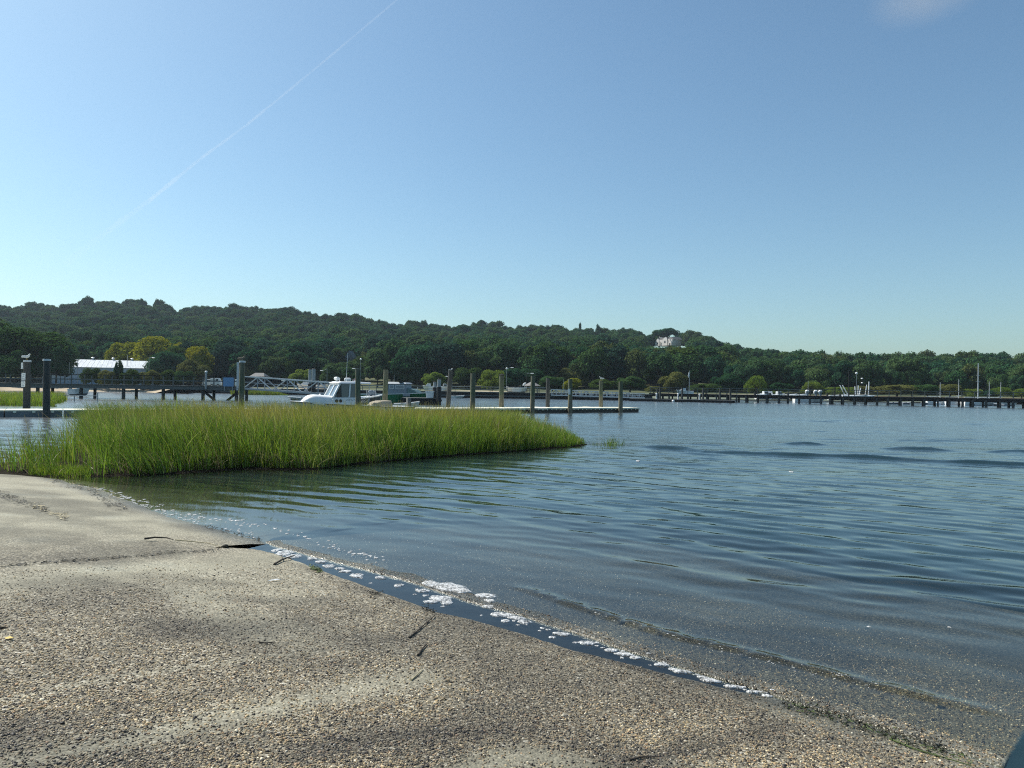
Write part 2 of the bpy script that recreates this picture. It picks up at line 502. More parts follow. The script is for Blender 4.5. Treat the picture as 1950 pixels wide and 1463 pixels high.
_ST = [([(-150, 1520), (0, 1455), (200, 1418), (350, 1385), (520, 1345), (700, 1306), (800, 1290)], 0.17, 0.78), ([(-100, 1350), (200, 1290), (420, 1262), (600, 1240)], 0.05, 0.45),
       ([(820, 1500), (950, 1452), (1040, 1440), (1180, 1480)], 0.13, 0.95), ([(-200, 1130), (0, 1110), (200, 1092), (420, 1075), (520, 1066)], 0.55, 0.85), ([(1480, 1345), (1650, 1390), (1800, 1440)], 0.16, 0.75), ([(1250, 1450), (1500, 1475)], 0.08, 0.4)]
_STW = [(np.array([(Pramp(a, b).x, Pramp(a, b).y) for a, b in pl]), w, k) for pl, w, k in _ST]
_DK = [([(-200, 1345), (0, 1290), (180, 1232), (350, 1200), (520, 1188), (700, 1205)], 0.34, 0.27), ([(-100, 1420), (100, 1368), (300, 1335), (480, 1300)], 0.12, 0.35), ([(560, 1440), (760, 1400), (1000, 1390)], 0.10, 0.40),
       ([(1150, 1480), (1300, 1420), (1480, 1380)], 0.12, 0.38), ([(520, 1060), (700, 1128), (900, 1190), (1200, 1272), (1480, 1340)], 0.10, 0.30), ([(430, 1140), (640, 1150), (760, 1190)], 0.14, 0.28)]
_DKW = [(np.array([(Pramp(a, b).x, Pramp(a, b).y) for a, b in pl]), w, k) for pl, w, k in _DK]
def tone(x, y):
    """old damp and algae staining of the aggregate"""
    n = fbm(np.asarray(x) * 0.9, np.asarray(y) * 0.9, 66, 5)
    return np.clip((1.0 - streaks(x, y, _DKW)) * (0.62 + 0.72 * sstep(0.32, 0.66, n)), 0.25, 1.25)

def streaks(x, y, tab=None):
    out = np.zeros_like(np.asarray(x, float))
    wob = 0.5 + 1.1 * fbm(np.asarray(x) * 2.2, np.asarray(y) * 2.2, 63)
    for P_, w, k in (tab or _STW):
        dm = np.full_like(out, 99.0)
        for i in range(len(P_) - 1):
            ax, ay = P_[i]; bx_, by_ = P_[i + 1]; L2 = (bx_ - ax) ** 2 + (by_ - ay) ** 2
            t = np.clip(((x - ax) * (bx_ - ax) + (y - ay) * (by_ - ay)) / L2, 0, 1)
            dm = np.minimum(dm, np.hypot(x - ax - t * (bx_ - ax), y - ay - t * (by_ - ay)))
        out = np.maximum(out, k * np.exp(-(dm / (w * wob)) ** 2))
    return out

def cover(x, y):
    """how far the cement skin still hides the pebbles (0 bare aggregate, 1 smooth skin), streaks run across the slope"""
    s, q = sof(x, y), qof(x, y)
    n = fbm(s * 0.35 + 2.2, q * 0.9, 61, 5)
    m = 0.6 * sstep(0.56, 0.80, n)
    band = streaks(x, y)
    far = sstep(-3.0, -7.0, s) * 0.85
    edge = sstep(3.0, 4.6, s) * sstep(-1.0, -0.2, q) * 0.8
    joint = 0 * np.exp(-((s + 4.6) / 1.6) ** 2) * np.exp(-((q + 0.9) / 0.5) ** 2) * 0.35
    return np.clip(np.maximum.reduce([m, band, far, edge, joint]), 0, 1)

def bottom(x, y):
    s, q = sof(x, y), qof(x, y)
    b = -0.55 - 0.9 * sstep(3, 14, q)
    dC = q - np.interp(s, _cs, _cq)
    c = np.where((s > S_NOTCH) & (s < S_RIGHT) & (dC > 0) & (dC < 5.0), zC(x, y, False), -9)
    a = np.where((s <= S_NOTCH) & (q < 4.0) & (s > -22), zA0(x, y), -9)
    return np.maximum.reduce([b, c, a, mud_z(x, y)])

# ------------------------------------------------------------------ ground materials
def concrete_mat(name, base, wet=False, skin=(0.41, 0.385, 0.28)):
    m, t, p, o = nodes(name)
    geo = N(t, 'ShaderNodeNewGeometry')
    cov = N(t, 'ShaderNodeAttribute', attribute_name='cover')
    dist = N(t, 'ShaderNodeTexVoronoi'); dist.inputs['Scale'].default_value = 62
    t.links.new(geo.outputs['Position'], dist.inputs['Vector'])
    cr = ramp(t, [(0.0, (0.03, 0.028, 0.025)), (0.3, (0.10, 0.086, 0.062)), (0.55, (0.19, 0.16, 0.11)), (0.78, (0.29, 0.25, 0.18)), (0.93, (0.42, 0.37, 0.27)), (1.0, (0.58, 0.54, 0.45))])
    sep = N(t, 'ShaderNodeSeparateColor'); t.links.new(dist.outputs['Color'], sep.inputs[0]); t.links.new(sep.outputs[0], cr.inputs[0])
    n1 = N(t, 'ShaderNodeTexNoise'); n1.inputs['Scale'].default_value = 1.1; n1.inputs['Detail'].default_value = 6
    n2 = N(t, 'ShaderNodeTexNoise'); n2.inputs['Scale'].default_value = 90; n2.inputs['Detail'].default_value = 3
    for n in (n1, n2): t.links.new(geo.outputs['Position'], n.inputs['Vector'])
    skr = ramp(t, [(0.3, tuple(c * 0.72 for c in skin)), (0.55, skin), (0.75, (skin[0] * 0.98, skin[1] * 1.04, skin[2] * 1.12))])
    t.links.new(n1.outputs[0], skr.inputs[0])
    gr = N(t, 'ShaderNodeMapRange'); gr.inputs[1].default_value = 0.3; gr.inputs[2].default_value = 0.7; gr.inputs[3].default_value = 0.62; gr.inputs[4].default_value = 1.25
    t.links.new(n2.outputs[0], gr.inputs[0])
    sk = N(t, 'ShaderNodeVectorMath', operation='SCALE'); t.links.new(skr.outputs[0], sk.inputs[0]); t.links.new(gr.outputs[0], sk.inputs['Scale'])
    mx = N(t, 'ShaderNodeMix', data_type='RGBA')
    cf = N(t, 'ShaderNodeMath', operation='MULTIPLY_ADD'); cf.inputs[1].default_value = 0.62; cf.inputs[2].default_value = 0.14
    t.links.new(cov.outputs['Fac'], cf.inputs[0])
    t.links.new(cf.outputs[0], mx.inputs[0]); t.links.new(cr.outputs[0], mx.inputs[6]); t.links.new(sk.outputs[0], mx.inputs[7])
    fin = mx.outputs[2]
    ta = N(t, 'ShaderNodeAttribute', attribute_name='tone')
    tr_ = N(t, 'ShaderNodeMapRange'); tr_.inputs[1].default_value = 0.05; tr_.inputs[2].default_value = 1.2; tr_.inputs[3].default_value = 0.16; tr_.inputs[4].default_value = 1.08; t.links.new(ta.outputs['Fac'], tr_.inputs[0])
    tv = N(t, 'ShaderNodeVectorMath', operation='SCALE'); t.links.new(fin, tv.inputs[0]); t.links.new(tr_.outputs[0], tv.inputs['Scale']); fin = tv.outputs[0]
    if wet:
        w = N(t, 'ShaderNodeVectorMath', operation='SCALE'); w.inputs['Scale'].default_value = 0.62
        t.links.new(fin, w.inputs[0]); fin = w.outputs[0]
        p.inputs['Roughness'].default_value = 0.28
    else:
        wt = N(t, 'ShaderNodeAttribute', attribute_name='damp')
        k = N(t, 'ShaderNodeMapRange'); k.inputs[3].default_value = 1.0; k.inputs[4].default_value = 0.55
        t.links.new(wt.outputs['Fac'], k.inputs[0])
        w = N(t, 'ShaderNodeVectorMath', operation='SCALE'); t.links.new(fin, w.inputs[0]); t.links.new(k.outputs[0], w.inputs['Scale']); fin = w.outputs[0]
        rr = N(t, 'ShaderNodeMapRange'); rr.inputs[3].default_value = 0.85; rr.inputs[4].default_value = 0.35
        t.links.new(wt.outputs['Fac'], rr.inputs[0]); t.links.new(rr.outputs[0], p.inputs['Roughness'])
    t.links.new(fin, p.inputs['Base Color'])
    p.inputs['Specular IOR Level'].default_value = 0.35
    b = N(t, 'ShaderNodeBump'); b.inputs['Strength'].default_value = 0.9; b.inputs['Distance'].default_value = 0.006
    iv = N(t, 'ShaderNodeMath', operation='SUBTRACT'); iv.inputs[0].default_value = 1.0; t.links.new(dist.outputs['Distance'], iv.inputs[1])
    ad = N(t, 'ShaderNodeMath', operation='MULTIPLY_ADD'); ad.inputs[1].default_value = 0.5
    t.links.new(n2.outputs[0], ad.inputs[0]); t.links.new(iv.outputs[0], ad.inputs[2])
    t.links.new(ad.outputs[0], b.inputs['Height']); t.links.new(b.outputs[0], p.inputs['Normal'])
    return m

MT['conc'] = concrete_mat('aggregate_concrete', None)
MT['conc_wet'] = concrete_mat('wet_aggregate_concrete', None, wet=True)

ramp_o = empty('boat_ramp', (0, 0, 0), kind='structure', label='sloping concrete boat ramp with exposed pebbles running into the water')

def slab(top, bot, nrow, ncol, zf, mat, power=1.6, skirt=0.3, wet=False, name='slab'):
    a = resample(top, ncol) if not isinstance(top, np.ndarray) else top
    b = resample(bot, ncol) if not isinstance(bot, np.ndarray) else bot
    # ragged broken edge
    ed = 0.035 * (fbm(np.arange(ncol) * 0.11, np.zeros(ncol), 71, 4) - 0.5)
    a = a + ed[:, None] * np.array([E2.x, E2.y])[None, :]
    t = np.linspace(0, 1, nrow) ** power
    P = a[None] * (1 - t)[:, None, None] + b[None] * t[:, None, None]
    X, Y = P[..., 0], P[..., 1]
    Z = zf(X, Y)
    V = np.stack([X, Y, Z], -1)
    sk = V[0].copy(); sk[:, 2] -= skirt; sk[:, :2] -= 0.03 * np.array([E2.x, E2.y])
    se = V[:, -1].copy()
    V = np.concatenate([sk[None], V], 0)
    sc = V[:, -1:].copy(); sc[..., 2] -= skirt
    V = np.concatenate([V, sc], 1)
    nr, nc = V.shape[:2]
    X, Y = V[..., 0].ravel(), V[..., 1].ravel()
    dmp = sstep(-0.55, 0.02, qof(X, Y) + 0.25 * (fbm(X * 2, Y * 2, 77) - 0.5))
    me = np_mesh(name, V.reshape(-1, 3), grid_faces(nr, nc), [mat], True, {'cover': cover(X, Y), 'damp': dmp, 'tone': tone(X, Y) * (1 - (0.30 if wet else 0.72) * sstep(0.05, 1.1, qof(X, Y)))})
    o = link(name, me, ramp_o)
    return o

_topB = [Pramp(a, b) for a, b in CRACK + BEDGE]
_rb = _topB[-1]
_botB = [Vector((-19, 6.5, 0)), Vector((-13, 2, 0)), Vector((-6, -2.5, 0)), Vector((_rb.x - E2.x * 7.5, _rb.y - E2.y * 7.5, 0))]
slab(_topB, _botB, 240, 620, zB, MT['conc'])
_crA = [Pramp(a, b - 2.0, 0.0) for a, b in CRACK[:-1]] + [Pramp(a, b, 0.0) for a, b in [(430, 1040), (475, 1037), (512, 1037)]]
_edA = [Pz(a, b) for a, b in AEDGE]
_ea = resample(_edA, 420); _ca = resample(_crA, 420)
_ea = _ea + np.array([E2.x, E2.y]) * 4.0 * sstep(-0.2, 3.0, (S_NOTCH - sof(_ea[:, 0], _ea[:, 1])))[:, None] * sstep(-19.0, -12.0, sof(_ea[:, 0], _ea[:, 1]))[:, None]
slab(_ea, _ca, 260, 420, zA, MT['conc'], power=1.0, skirt=0.25)
_c0 = resample([Pz(a, b) for a, b in CEDGE], 420)
_c1 = _c0 + np.array([E2.x, E2.y]) * 5.0
slab(_c0, _c1, 200, 420, zC, MT['conc_wet'], power=1.5, skirt=0.3, wet=True)

_jn = 200
_ja = resample([Pramp(a, b) for a, b in BEDGE], _jn); _jc = resample([Pz(a, b) for a, b in CEDGE], _jn)
_ja = _ja - np.array([E2.x, E2.y]) * 0.10; _jc = _jc + np.array([E2.x, E2.y]) * 0.10
_jm = (_ja + _jc) / 2
_J = np.concatenate([np.c_[_ja, np.full(_jn, -0.05)], np.c_[_jm, np.full(_jn, -0.035)], np.c_[_jc, np.full(_jn, -0.022)]])
MT['silt'] = simple('black_silt', (0.012, 0.012, 0.011), 0.9, 0.4, 8, spec=0.05)
link('joint_floor', np_mesh('joint_floor', _J, grid_faces(3, _jn), [MT['silt']]), ramp_o)

# ---- pebbles set in the cement: real stones, instanced
def pebble_object(name, pts, size, mat, label, zf, sink, seed):
    rng = np.random.default_rng(seed)
    x, y = pts[:, 0], pts[:, 1]
    z = zf(x, y) + sink * size
    me = bpy.data.meshes.new(name)
    me.vertices.add(len(pts)); me.vertices.foreach_set('co', np.stack([x, y, z], 1).astype(np.float32).ravel())
    a = me.attributes.new('scl', 'FLOAT_VECTOR', 'POINT')
    sc = np.stack([size * rng.uniform(0.8, 1.35, len(pts)), size * rng.uniform(0.7, 1.0, len(pts)), size * rng.uniform(0.5, 0.8, len(pts))], 1)
    a.data.foreach_set('vector', sc.astype(np.float32).ravel())
    a = me.attributes.new('rot', 'FLOAT_VECTOR', 'POINT')
    rt = np.stack([rng.normal(0, 0.3, len(pts)), rng.normal(0, 0.3, len(pts)), rng.uniform(0, 6.28, len(pts))], 1)
    a.data.foreach_set('vector', rt.astype(np.float32).ravel())
    a = me.attributes.new('tone', 'FLOAT', 'POINT'); a.data.foreach_set('value', tone(x, y).astype(np.float32))
    me.materials.append(mat)
    o = link(name, me, ramp_o)
    tag(o, label, kind='stuff')
    g = bpy.data.node_groups.new(name, 'GeometryNodeTree')
    g.interface.new_socket('Geometry', in_out='INPUT', socket_type='NodeSocketGeometry')
    g.interface.new_socket('Geometry', in_out='OUTPUT', socket_type='NodeSocketGeometry')
    nn = g.nodes
    gi, go = nn.new('NodeGroupInput'), nn.new('NodeGroupOutput')
    ico = nn.new('GeometryNodeMeshIcoSphere'); ico.inputs['Radius'].default_value = 1.0; ico.inputs['Subdivisions'].default_value = 2
    sp = nn.new('GeometryNodeSetPosition'); nz = nn.new('ShaderNodeTexNoise'); nz.inputs['Scale'].default_value = 0.9
    sub = nn.new('ShaderNodeVectorMath'); sub.operation = 'SUBTRACT'; sub.inputs[1].default_value = (0.5, 0.5, 0.5)
    g.links.new(nz.outputs['Color'], sub.inputs[0]); g.links.new(sub.outputs[0], sp.inputs['Offset'])
    g.links.new(ico.outputs[0], sp.inputs['Geometry'])
    sm = nn.new('GeometryNodeSetMaterial'); sm.inputs['Material'].default_value = mat
    g.links.new(sp.outputs[0], sm.inputs[0])
    ss = nn.new('GeometryNodeSetShadeSmooth'); g.links.new(sm.outputs[0], ss.inputs[0])
    ip = nn.new('GeometryNodeInstanceOnPoints')
    na = nn.new('GeometryNodeInputNamedAttribute'); na.data_type = 'FLOAT_VECTOR'; na.inputs['Name'].default_value = 'scl'
    nr = nn.new('GeometryNodeInputNamedAttribute'); nr.data_type = 'FLOAT_VECTOR'; nr.inputs['Name'].default_value = 'rot'
    er = nn.new('FunctionNodeEulerToRotation'); g.links.new(nr.outputs[0], er.inputs[0])
    g.links.new(gi.outputs[0], ip.inputs['Points']); g.links.new(ss.outputs[0], ip.inputs['Instance'])
    g.links.new(er.outputs[0], ip.inputs['Rotation']); g.links.new(na.outputs[0], ip.inputs['Scale'])
    g.links.new(ip.outputs[0], go.inputs[0])
    o.modifiers.new('pebbles', 'NODES').node_group = g
    return o

def pebble_mat(name, k=1.0, rough=0.6):
    m, t, p, o = nodes(name)
    oi = N(t, 'ShaderNodeObjectInfo')
    cols = [(0.0, (0.022, 0.020, 0.020)), (0.20, (0.065, 0.058, 0.052)), (0.36, (0.17, 0.14, 0.095)), (0.50, (0.31, 0.255, 0.17)), (0.64, (0.22, 0.205, 0.175)), (0.75, (0.42, 0.35, 0.235)), (0.87, (0.36, 0.25, 0.16)), (0.925, (0.56, 0.50, 0.38)), (0.975, (0.80, 0.77, 0.68))]
    r = ramp(t, [(a, tuple(x * k for x in c)) for a, c in cols], 'CONSTANT')
    t.links.new(oi.outputs['Random'], r.inputs[0])
    tc = N(t, 'ShaderNodeTexCoord'); nz = N(t, 'ShaderNodeTexNoise'); nz.inputs['Scale'].default_value = 2.5; nz.inputs['Detail'].default_value = 4
    t.links.new(tc.outputs['Object'], nz.inputs['Vector'])
    mr = N(t, 'ShaderNodeMapRange'); mr.inputs[3].default_value = 0.7; mr.inputs[4].default_value = 1.3; t.links.new(nz.outputs[0], mr.inputs[0])
    v = N(t, 'ShaderNodeVectorMath', operation='SCALE'); t.links.new(r.outputs[0], v.inputs[0]); t.links.new(mr.outputs[0], v.inputs['Scale'])
    ta = N(t, 'ShaderNodeAttribute', attribute_name='tone', attribute_type='INSTANCER')
    sr = ramp(t, [(0.2, (0.30, 0.29, 0.31)), (0.6, (0.66, 0.62, 0.56)), (1.0, (1.14, 1.02, 0.80))]); t.links.new(ta.outputs['Fac'], sr.inputs[0])
    mm = N(t, 'ShaderNodeVectorMath', operation='MULTIPLY'); t.links.new(v.outputs[0], mm.inputs[0]); t.links.new(sr.outputs[0], mm.inputs[1])
    t.links.new(mm.outputs[0], p.inputs['Base Color'])
    p.inputs['Roughness'].default_value = rough; p.inputs['Specular IOR Level'].default_value = 0.4
    return m

MT['pebble'] = pebble_mat('dry_pebbles')
MT['pebble_wet'] = pebble_mat('wet_pebbles', 0.8, 0.2)

def scatter(n, dens):
    """points spread over the ground in front of the camera, kept where they fall within DENS"""
    u = RNG.uniform(-0.80, 0.80, n); yy = 1.0 / RNG.uniform(1 / 17.0, 1 / 2.9, n)     # denser close to the camera
    x = u * yy
    k = RNG.uniform(0, 1, n) < dens(x, yy)
    return np.stack([x[k], yy[k]], 1)

_crk = np.array([(Pramp(a, b).x, Pramp(a, b).y) for a, b in CRACK + BEDGE])
_kq = np.array([qof(x, y) for x, y in _crk]); _ks = np.array([sof(x, y) for x, y in _crk])
def onB(x, y):
    s, q = sof(x, y), qof(x, y)
    return (q < np.interp(s, _ks, _kq) - 0.015) & (s < S_RIGHT - 0.02)
def densB(x, y):
    return onB(x, y) * np.clip(1.0 - 0.93 * cover(x, y), 0, 1)
ptB = scatter(172000, densB)
szB = 0.0051 * RNG.lognormal(0, 0.28, len(ptB)) * (1 + 0.03 * np.clip(ptB[:, 1] - 4, 0, 12))
pebble_object('exposed_pebbles', ptB, szB, MT['pebble'], 'dry tan and grey pebbles exposed in the concrete ramp', zB, 0.05, 3)
def densC(x, y):
    s, q = sof(x, y), qof(x, y); d = q - np.interp(s, _cs, _cq)
    return (s > S_NOTCH) & (s < S_RIGHT - 0.02) & (d > 0.0) & (d < 2.6)
ptC = scatter(120000, densC)
szC = 0.0055 * RNG.lognormal(0, 0.28, len(ptC)) * (1 + 0.04 * np.clip(ptC[:, 1] - 4, 0, 12))
pebble_object('wet_pebbles', ptC, szC, MT['pebble_wet'], 'dark wet pebbles on the slab at the water edge', zC, -0.05, 4)

# ------------------------------------------------------------------ sea bed, marsh mud, land
def fan(us, ys, zf, name, mat, attrs=None, smooth=True):
    U, Y = np.meshgrid(us, ys)
    X = U * Y
    Z = zf(X, Y)
    me = np_mesh(name, np.stack([X, Y, Z], -1).reshape(-1, 3), grid_faces(len(ys), len(us)), [mat], smooth, attrs(X, Y) if attrs else None)
    return link(name, me)

MT['mud'] = simple('dark_marsh_mud', (0.022, 0.018, 0.012), 0.95, 0.5, 5, bump=0.5, spec=0.03)
MT['seabed'] = simple('silty_sea_bed', (0.018, 0.018, 0.014), 0.95, 0.3, 1.5, spec=0.03)
sb = fan(np.linspace(-1.3, 1.3, 60), np.geomspace(2.0, 175, 90), lambda x, y: -0.6 - 0.9 * sstep(3, 14, qof(x, y)) - 0.2, 'sea_bed', MT['seabed'])
tag(sb, 'silty sea bed under the harbour water', kind='structure')
mu = fan(np.linspace(-0.85, 0.14, 260), np.geomspace(13.5, 40, 220), lambda x, y: mud_z(x, y) + 0.03 * (fbm(x * 7, y * 7, 8) - 0.5), 'marsh_mud', MT['mud'])
tag(mu, 'dark mud bank that the salt marsh grass grows on', kind='structure')

def land_mat():
    m, t, p, o = nodes('far_shore_land')
    geo = N(t, 'ShaderNodeNewGeometry')
    a = N(t, 'ShaderNodeAttribute', attribute_name='sand')
    nz = N(t, 'ShaderNodeTexNoise'); nz.inputs['Scale'].default_value = 0.25; nz.inputs['Detail'].default_value = 6
    t.links.new(geo.outputs['Position'], nz.inputs['Vector'])
    g = ramp(t, [(0.3, (0.03, 0.05, 0.018)), (0.5, (0.06, 0.08, 0.025)), (0.7, (0.12, 0.115, 0.05))])
    s = ramp(t, [(0.3, (0.38, 0.29, 0.19)), (0.7, (0.5, 0.41, 0.28))])
    t.links.new(nz.outputs[0], g.inputs[0]); t.links.new(nz.outputs[0], s.inputs[0])
    mx = N(t, 'ShaderNodeMix', data_type='RGBA')
    t.links.new(a.outputs['Fac'], mx.inputs[0]); t.links.new(g.outputs[0], mx.inputs[6]); t.links.new(s.outputs[0], mx.inputs[7])
    t.links.new(mx.outputs[2], p.inputs['Base Color']); p.inputs['Roughness'].default_value = 0.95
    return m
MT['land'] = land_mat()
def sand_at(x, y):
    px = 975 + 1400 * x / y; z = land_z(x, y)
    b = sstep(380, 330, px) * sstep(1.7, 1.1, z) * sstep(0.0, 60, px + 40)
    c = np.exp(-((px - 585) / 50) ** 2) * sstep(170, 160, y) + np.exp(-((px - 915) / 60) ** 2) * sstep(166, 156, y) + 0.8 * sstep(1240, 1300, px) * sstep(178, 168, y)
    return np.clip(b + c, 0, 1)
_us = np.linspace(-1.35, 1.35, 420)
_t = np.r_[np.linspace(-14, 24, 50), np.geomspace(25, 700, 110)]
U, T = np.meshgrid(_us, _t)
YS = YSHORE(975 + 1400 * U)
off = np.where(975 + 1400 * U < 360, 0, 14.05)
Y = YS + np.maximum(T, -14 + off)
X = U * Y
Zl = land_z(X, Y) + 0.25 * (fbm(X * 0.08, Y * 0.08, 9) - 0.5) * sstep(5, 40, T)
land = link('far_shore_terrain', np_mesh('far_shore_terrain', np.stack([X, Y, Zl], -1).reshape(-1, 3), grid_faces(*X.shape), [MT['land']], True, {'sand': sand_at(X, Y)}))
tag(land, 'far shore rising into a wooded hill', kind='structure')

# ------------------------------------------------------------------ water
def water_mat():
    m, t, p, o = nodes('harbour_water')
    t.nodes.remove(p)
    geo = N(t, 'ShaderNodeNewGeometry')
    dep = N(t, 'ShaderNodeAttribute', attribute_name='depth')
    mp = N(t, 'ShaderNodeMapping'); mp.inputs['Rotation'].default_value = (0, 0, R(36)); mp.inputs['Scale'].default_value = (0.45, 1.0, 1)
    t.links.new(geo.outputs['Position'], mp.inputs[0])
    n1 = N(t, 'ShaderNodeTexNoise'); n1.inputs['Scale'].default_value = 3.2; n1.inputs['Detail'].default_value = 4; n1.inputs['Roughness'].default_value = 0.55
    t.links.new(mp.outputs[0], n1.inputs['Vector'])
    n2 = N(t, 'ShaderNodeTexNoise'); n2.inputs['Scale'].default_value = 0.5; n2.inputs['Detail'].default_value = 3
    t.links.new(mp.outputs[0], n2.inputs['Vector'])
    chop = N(t, 'ShaderNodeAttribute', attribute_name='chop')
    st = N(t, 'ShaderNodeMath', operation='MULTIPLY'); t.links.new(n1.outputs[0], st.inputs[0]); t.links.new(chop.outputs['Fac'], st.inputs[1])
    h = N(t, 'ShaderNodeMath', operation='MULTIPLY_ADD'); h.inputs[1].default_value = 0.6
    t.links.new(n2.outputs[0], h.inputs[0]); t.links.new(st.outputs[0], h.inputs[2])
    b = N(t, 'ShaderNodeBump'); b.inputs['Strength'].default_value = 1.0; b.inputs['Distance'].default_value = 0.03
    t.links.new(h.outputs[0], b.inputs['Height'])
    fr = N(t, 'ShaderNodeFresnel'); fr.inputs[0].default_value = 1.333; t.links.new(b.outputs[0], fr.inputs['Normal'])
    gl = N(t, 'ShaderNodeBsdfGlossy'); rg_ = N(t, 'ShaderNodeMath', operation='MULTIPLY_ADD'); rg_.inputs[1].default_value = 0.16; rg_.inputs[2].default_value = 0.04; t.links.new(chop.outputs['Fac'], rg_.inputs[0]); t.links.new(rg_.outputs[0], gl.inputs['Roughness']); gl.inputs['Color'].default_value = (1, 1, 1, 1); t.links.new(b.outputs[0], gl.inputs['Normal'])
    tr = N(t, 'ShaderNodeBsdfTransparent'); tr.inputs[0].default_value = (0.86, 0.90, 0.86, 1)
    df = N(t, 'ShaderNodeBsdfDiffuse'); df.inputs[0].default_value = (0.017, 0.050, 0.057, 1)
    k = N(t, 'ShaderNodeMath', operation='MULTIPLY'); k.inputs[1].default_value = -1.05; t.links.new(dep.outputs['Fac'], k.inputs[0])
    e = N(t, 'ShaderNodeMath', operation='EXPONENT'); t.links.new(k.outputs[0], e.inputs[0])
    f = N(t, 'ShaderNodeMath', operation='SUBTRACT', use_clamp=True); f.inputs[0].default_value = 1.0; t.links.new(e.outputs[0], f.inputs[1])
    body = N(t, 'ShaderNodeMixShader'); t.links.new(f.outputs[0], body.inputs[0]); t.links.new(tr.outputs[0], body.inputs[1]); t.links.new(df.outputs[0], body.inputs[2])
    sf = N(t, 'ShaderNodeMixShader'); t.links.new(fr.outputs[0], sf.inputs[0]); t.links.new(body.outputs[0], sf.inputs[1]); t.links.new(gl.outputs[0], sf.inputs[2])
    t.links.new(sf.outputs[0], o.inputs[0])
    return m

_rng = np.random.default_rng(5)
WAVES = []
for k in range(22):
    lam = float(np.exp(_rng.uniform(math.log(0.26), math.log(1.25))))
    th = R(54) + _rng.normal(0, 0.24)
    WAVES.append((lam, th, _rng.uniform(0, 6.28), 0.0024 * lam ** 0.85))
CHOP = []
for k in range(22):
    lam = float(np.exp(_rng.uniform(math.log(0.5), math.log(3.5))))
    th = R(75) + _rng.normal(0, 0.45)
    CHOP.append((lam, th, _rng.uniform(0, 6.28), 0.0024 * lam ** 0.9))

def crest(px_pts, amp, w0, w1, fade=1.0):
    return np.array([(Pz(a, b).x, Pz(a, b).y) for a, b in px_pts]), amp, w0, w1, fade
CRESTS = [crest([(1200, 851), (1290, 856), (1340, 863), (1400, 864), (1500, 868), (1600, 871), (1700, 876), (1800, 881), (1950, 887), (2200, 897)], 0.115, 0.22, 0.6),
          crest([(1470, 848), (1530, 846), (1600, 849)], 0.10, 0.25, 0.7), crest([(1660, 855), (1740, 856), (1840, 860)], 0.10, 0.25, 0.7), crest([(1860, 861), (1920, 861), (2050, 866)], 0.10, 0.25, 0.7),
          crest([(1290, 845), (1360, 848), (1410, 851)], 0.05, 0.25, 0.6),
          crest([(960, 1112), (1080, 1150), (1200, 1190), (1300, 1217), (1400, 1240), (1500, 1263), (1600, 1290), (1700, 1315), (1800, 1340), (1950, 1372)], 0.020, 0.035, 0.11, 0.4)]

def height(x, y):
    q = qof(x, y)
    near = sstep(45, 18, y)
    d = np.maximum(-bottom(x, y), 0)
    damp = sstep(0.0, 0.28, d)
    patch = 0.35 + 1.1 * fbm(x * 0.22, y * 0.22, 91, 3)
    h = 0
    for lam, th, ph, a in WAVES:
        k = 2 * math.pi / lam
        w = np.sin(k * (x * math.cos(th) + y * math.sin(th)) + ph + 2.2 * (fbm(x * 0.35, y * 0.35, 93, 2)))
        h = h + a * (w + 0.3 * w * w) * near * patch
    for lam, th, ph, a in CHOP:
        k = 2 * math.pi / lam
        h = h + a * np.sin(k * (x * math.cos(th) + y * math.sin(th)) + ph + 3.0 * fbm(x * 0.3, y * 0.3, 95, 2)) * sstep(11, 28, y) * (0.25 + 1.2 * vnoise(x * 0.18, y * 0.3, 97))
    sh = np.where(sof(x, y) > S_NOTCH - 0.4, sstep(0.05, 0.9, q - np.interp(sof(x, y), _cs, _cq)), 1.0)     # still water inside the joint and over the lip
    h = h * (0.08 + 0.92 * damp) * (0.03 + 0.97 * sh)
    for pts, amp, w0, w1, fd in CRESTS:
        dx, dy = pts[-1] - pts[0]; L = math.hypot(dx, dy); tx, ty = dx / L, dy / L
        s = (x - pts[0, 0]) * tx + (y - pts[0, 1]) * ty
        n = -(x - pts[0, 0]) * ty + (y - pts[0, 1]) * tx
        ps = (pts[:, 0] - pts[0, 0]) * tx + (pts[:, 1] - pts[0, 1]) * ty
        pn = -(pts[:, 0] - pts[0, 0]) * ty + (pts[:, 1] - pts[0, 1]) * tx
        n = n - np.interp(s, ps, pn) + 0.25 * w1 * (fbm(x * 1.2, y * 1.2, 99) - 0.5)
        env = sstep(0, fd * 1.2, s) * sstep(L, L - fd * 1.2, s) * (0.35 + 1.1 * (fbm(s * 0.5, s * 0, 98, 2)))
        if amp < 0.03: env = env * (0.4 + 1.3 * vnoise(s * 9, n * 12, 96))
        h = h + amp * env * np.exp(-(n / np.where(n < 0, w0, w1)) ** 2)
    return h

_wu = np.linspace(-1.0, 1.0, 460)
_wy = np.r_[np.geomspace(3.0, 60, 640), np.geomspace(60, 172, 60)[1:]]
def wattrs(X, Y):
    X, Y = X.ravel(), Y.ravel()
    s_, q_ = sof(X, Y), qof(X, Y)
    joint = (s_ > S_NOTCH) & (s_ < S_RIGHT) & (q_ < np.interp(s_, _cs, _cq)) & (q_ > np.interp(s_, _bs, _bq) - .1)      # clear still water over dark silt in the joint
    return {'depth': np.where(joint, 0.0, np.maximum(-bottom(X, Y), 0.0)), 'chop': 0.05 + 0.75 * sstep(10, 40, Y)}
wat = fan(_wu, _wy, height, 'water', water_mat(), wattrs)
tag(wat, 'rippled blue harbour water', kind='structure')

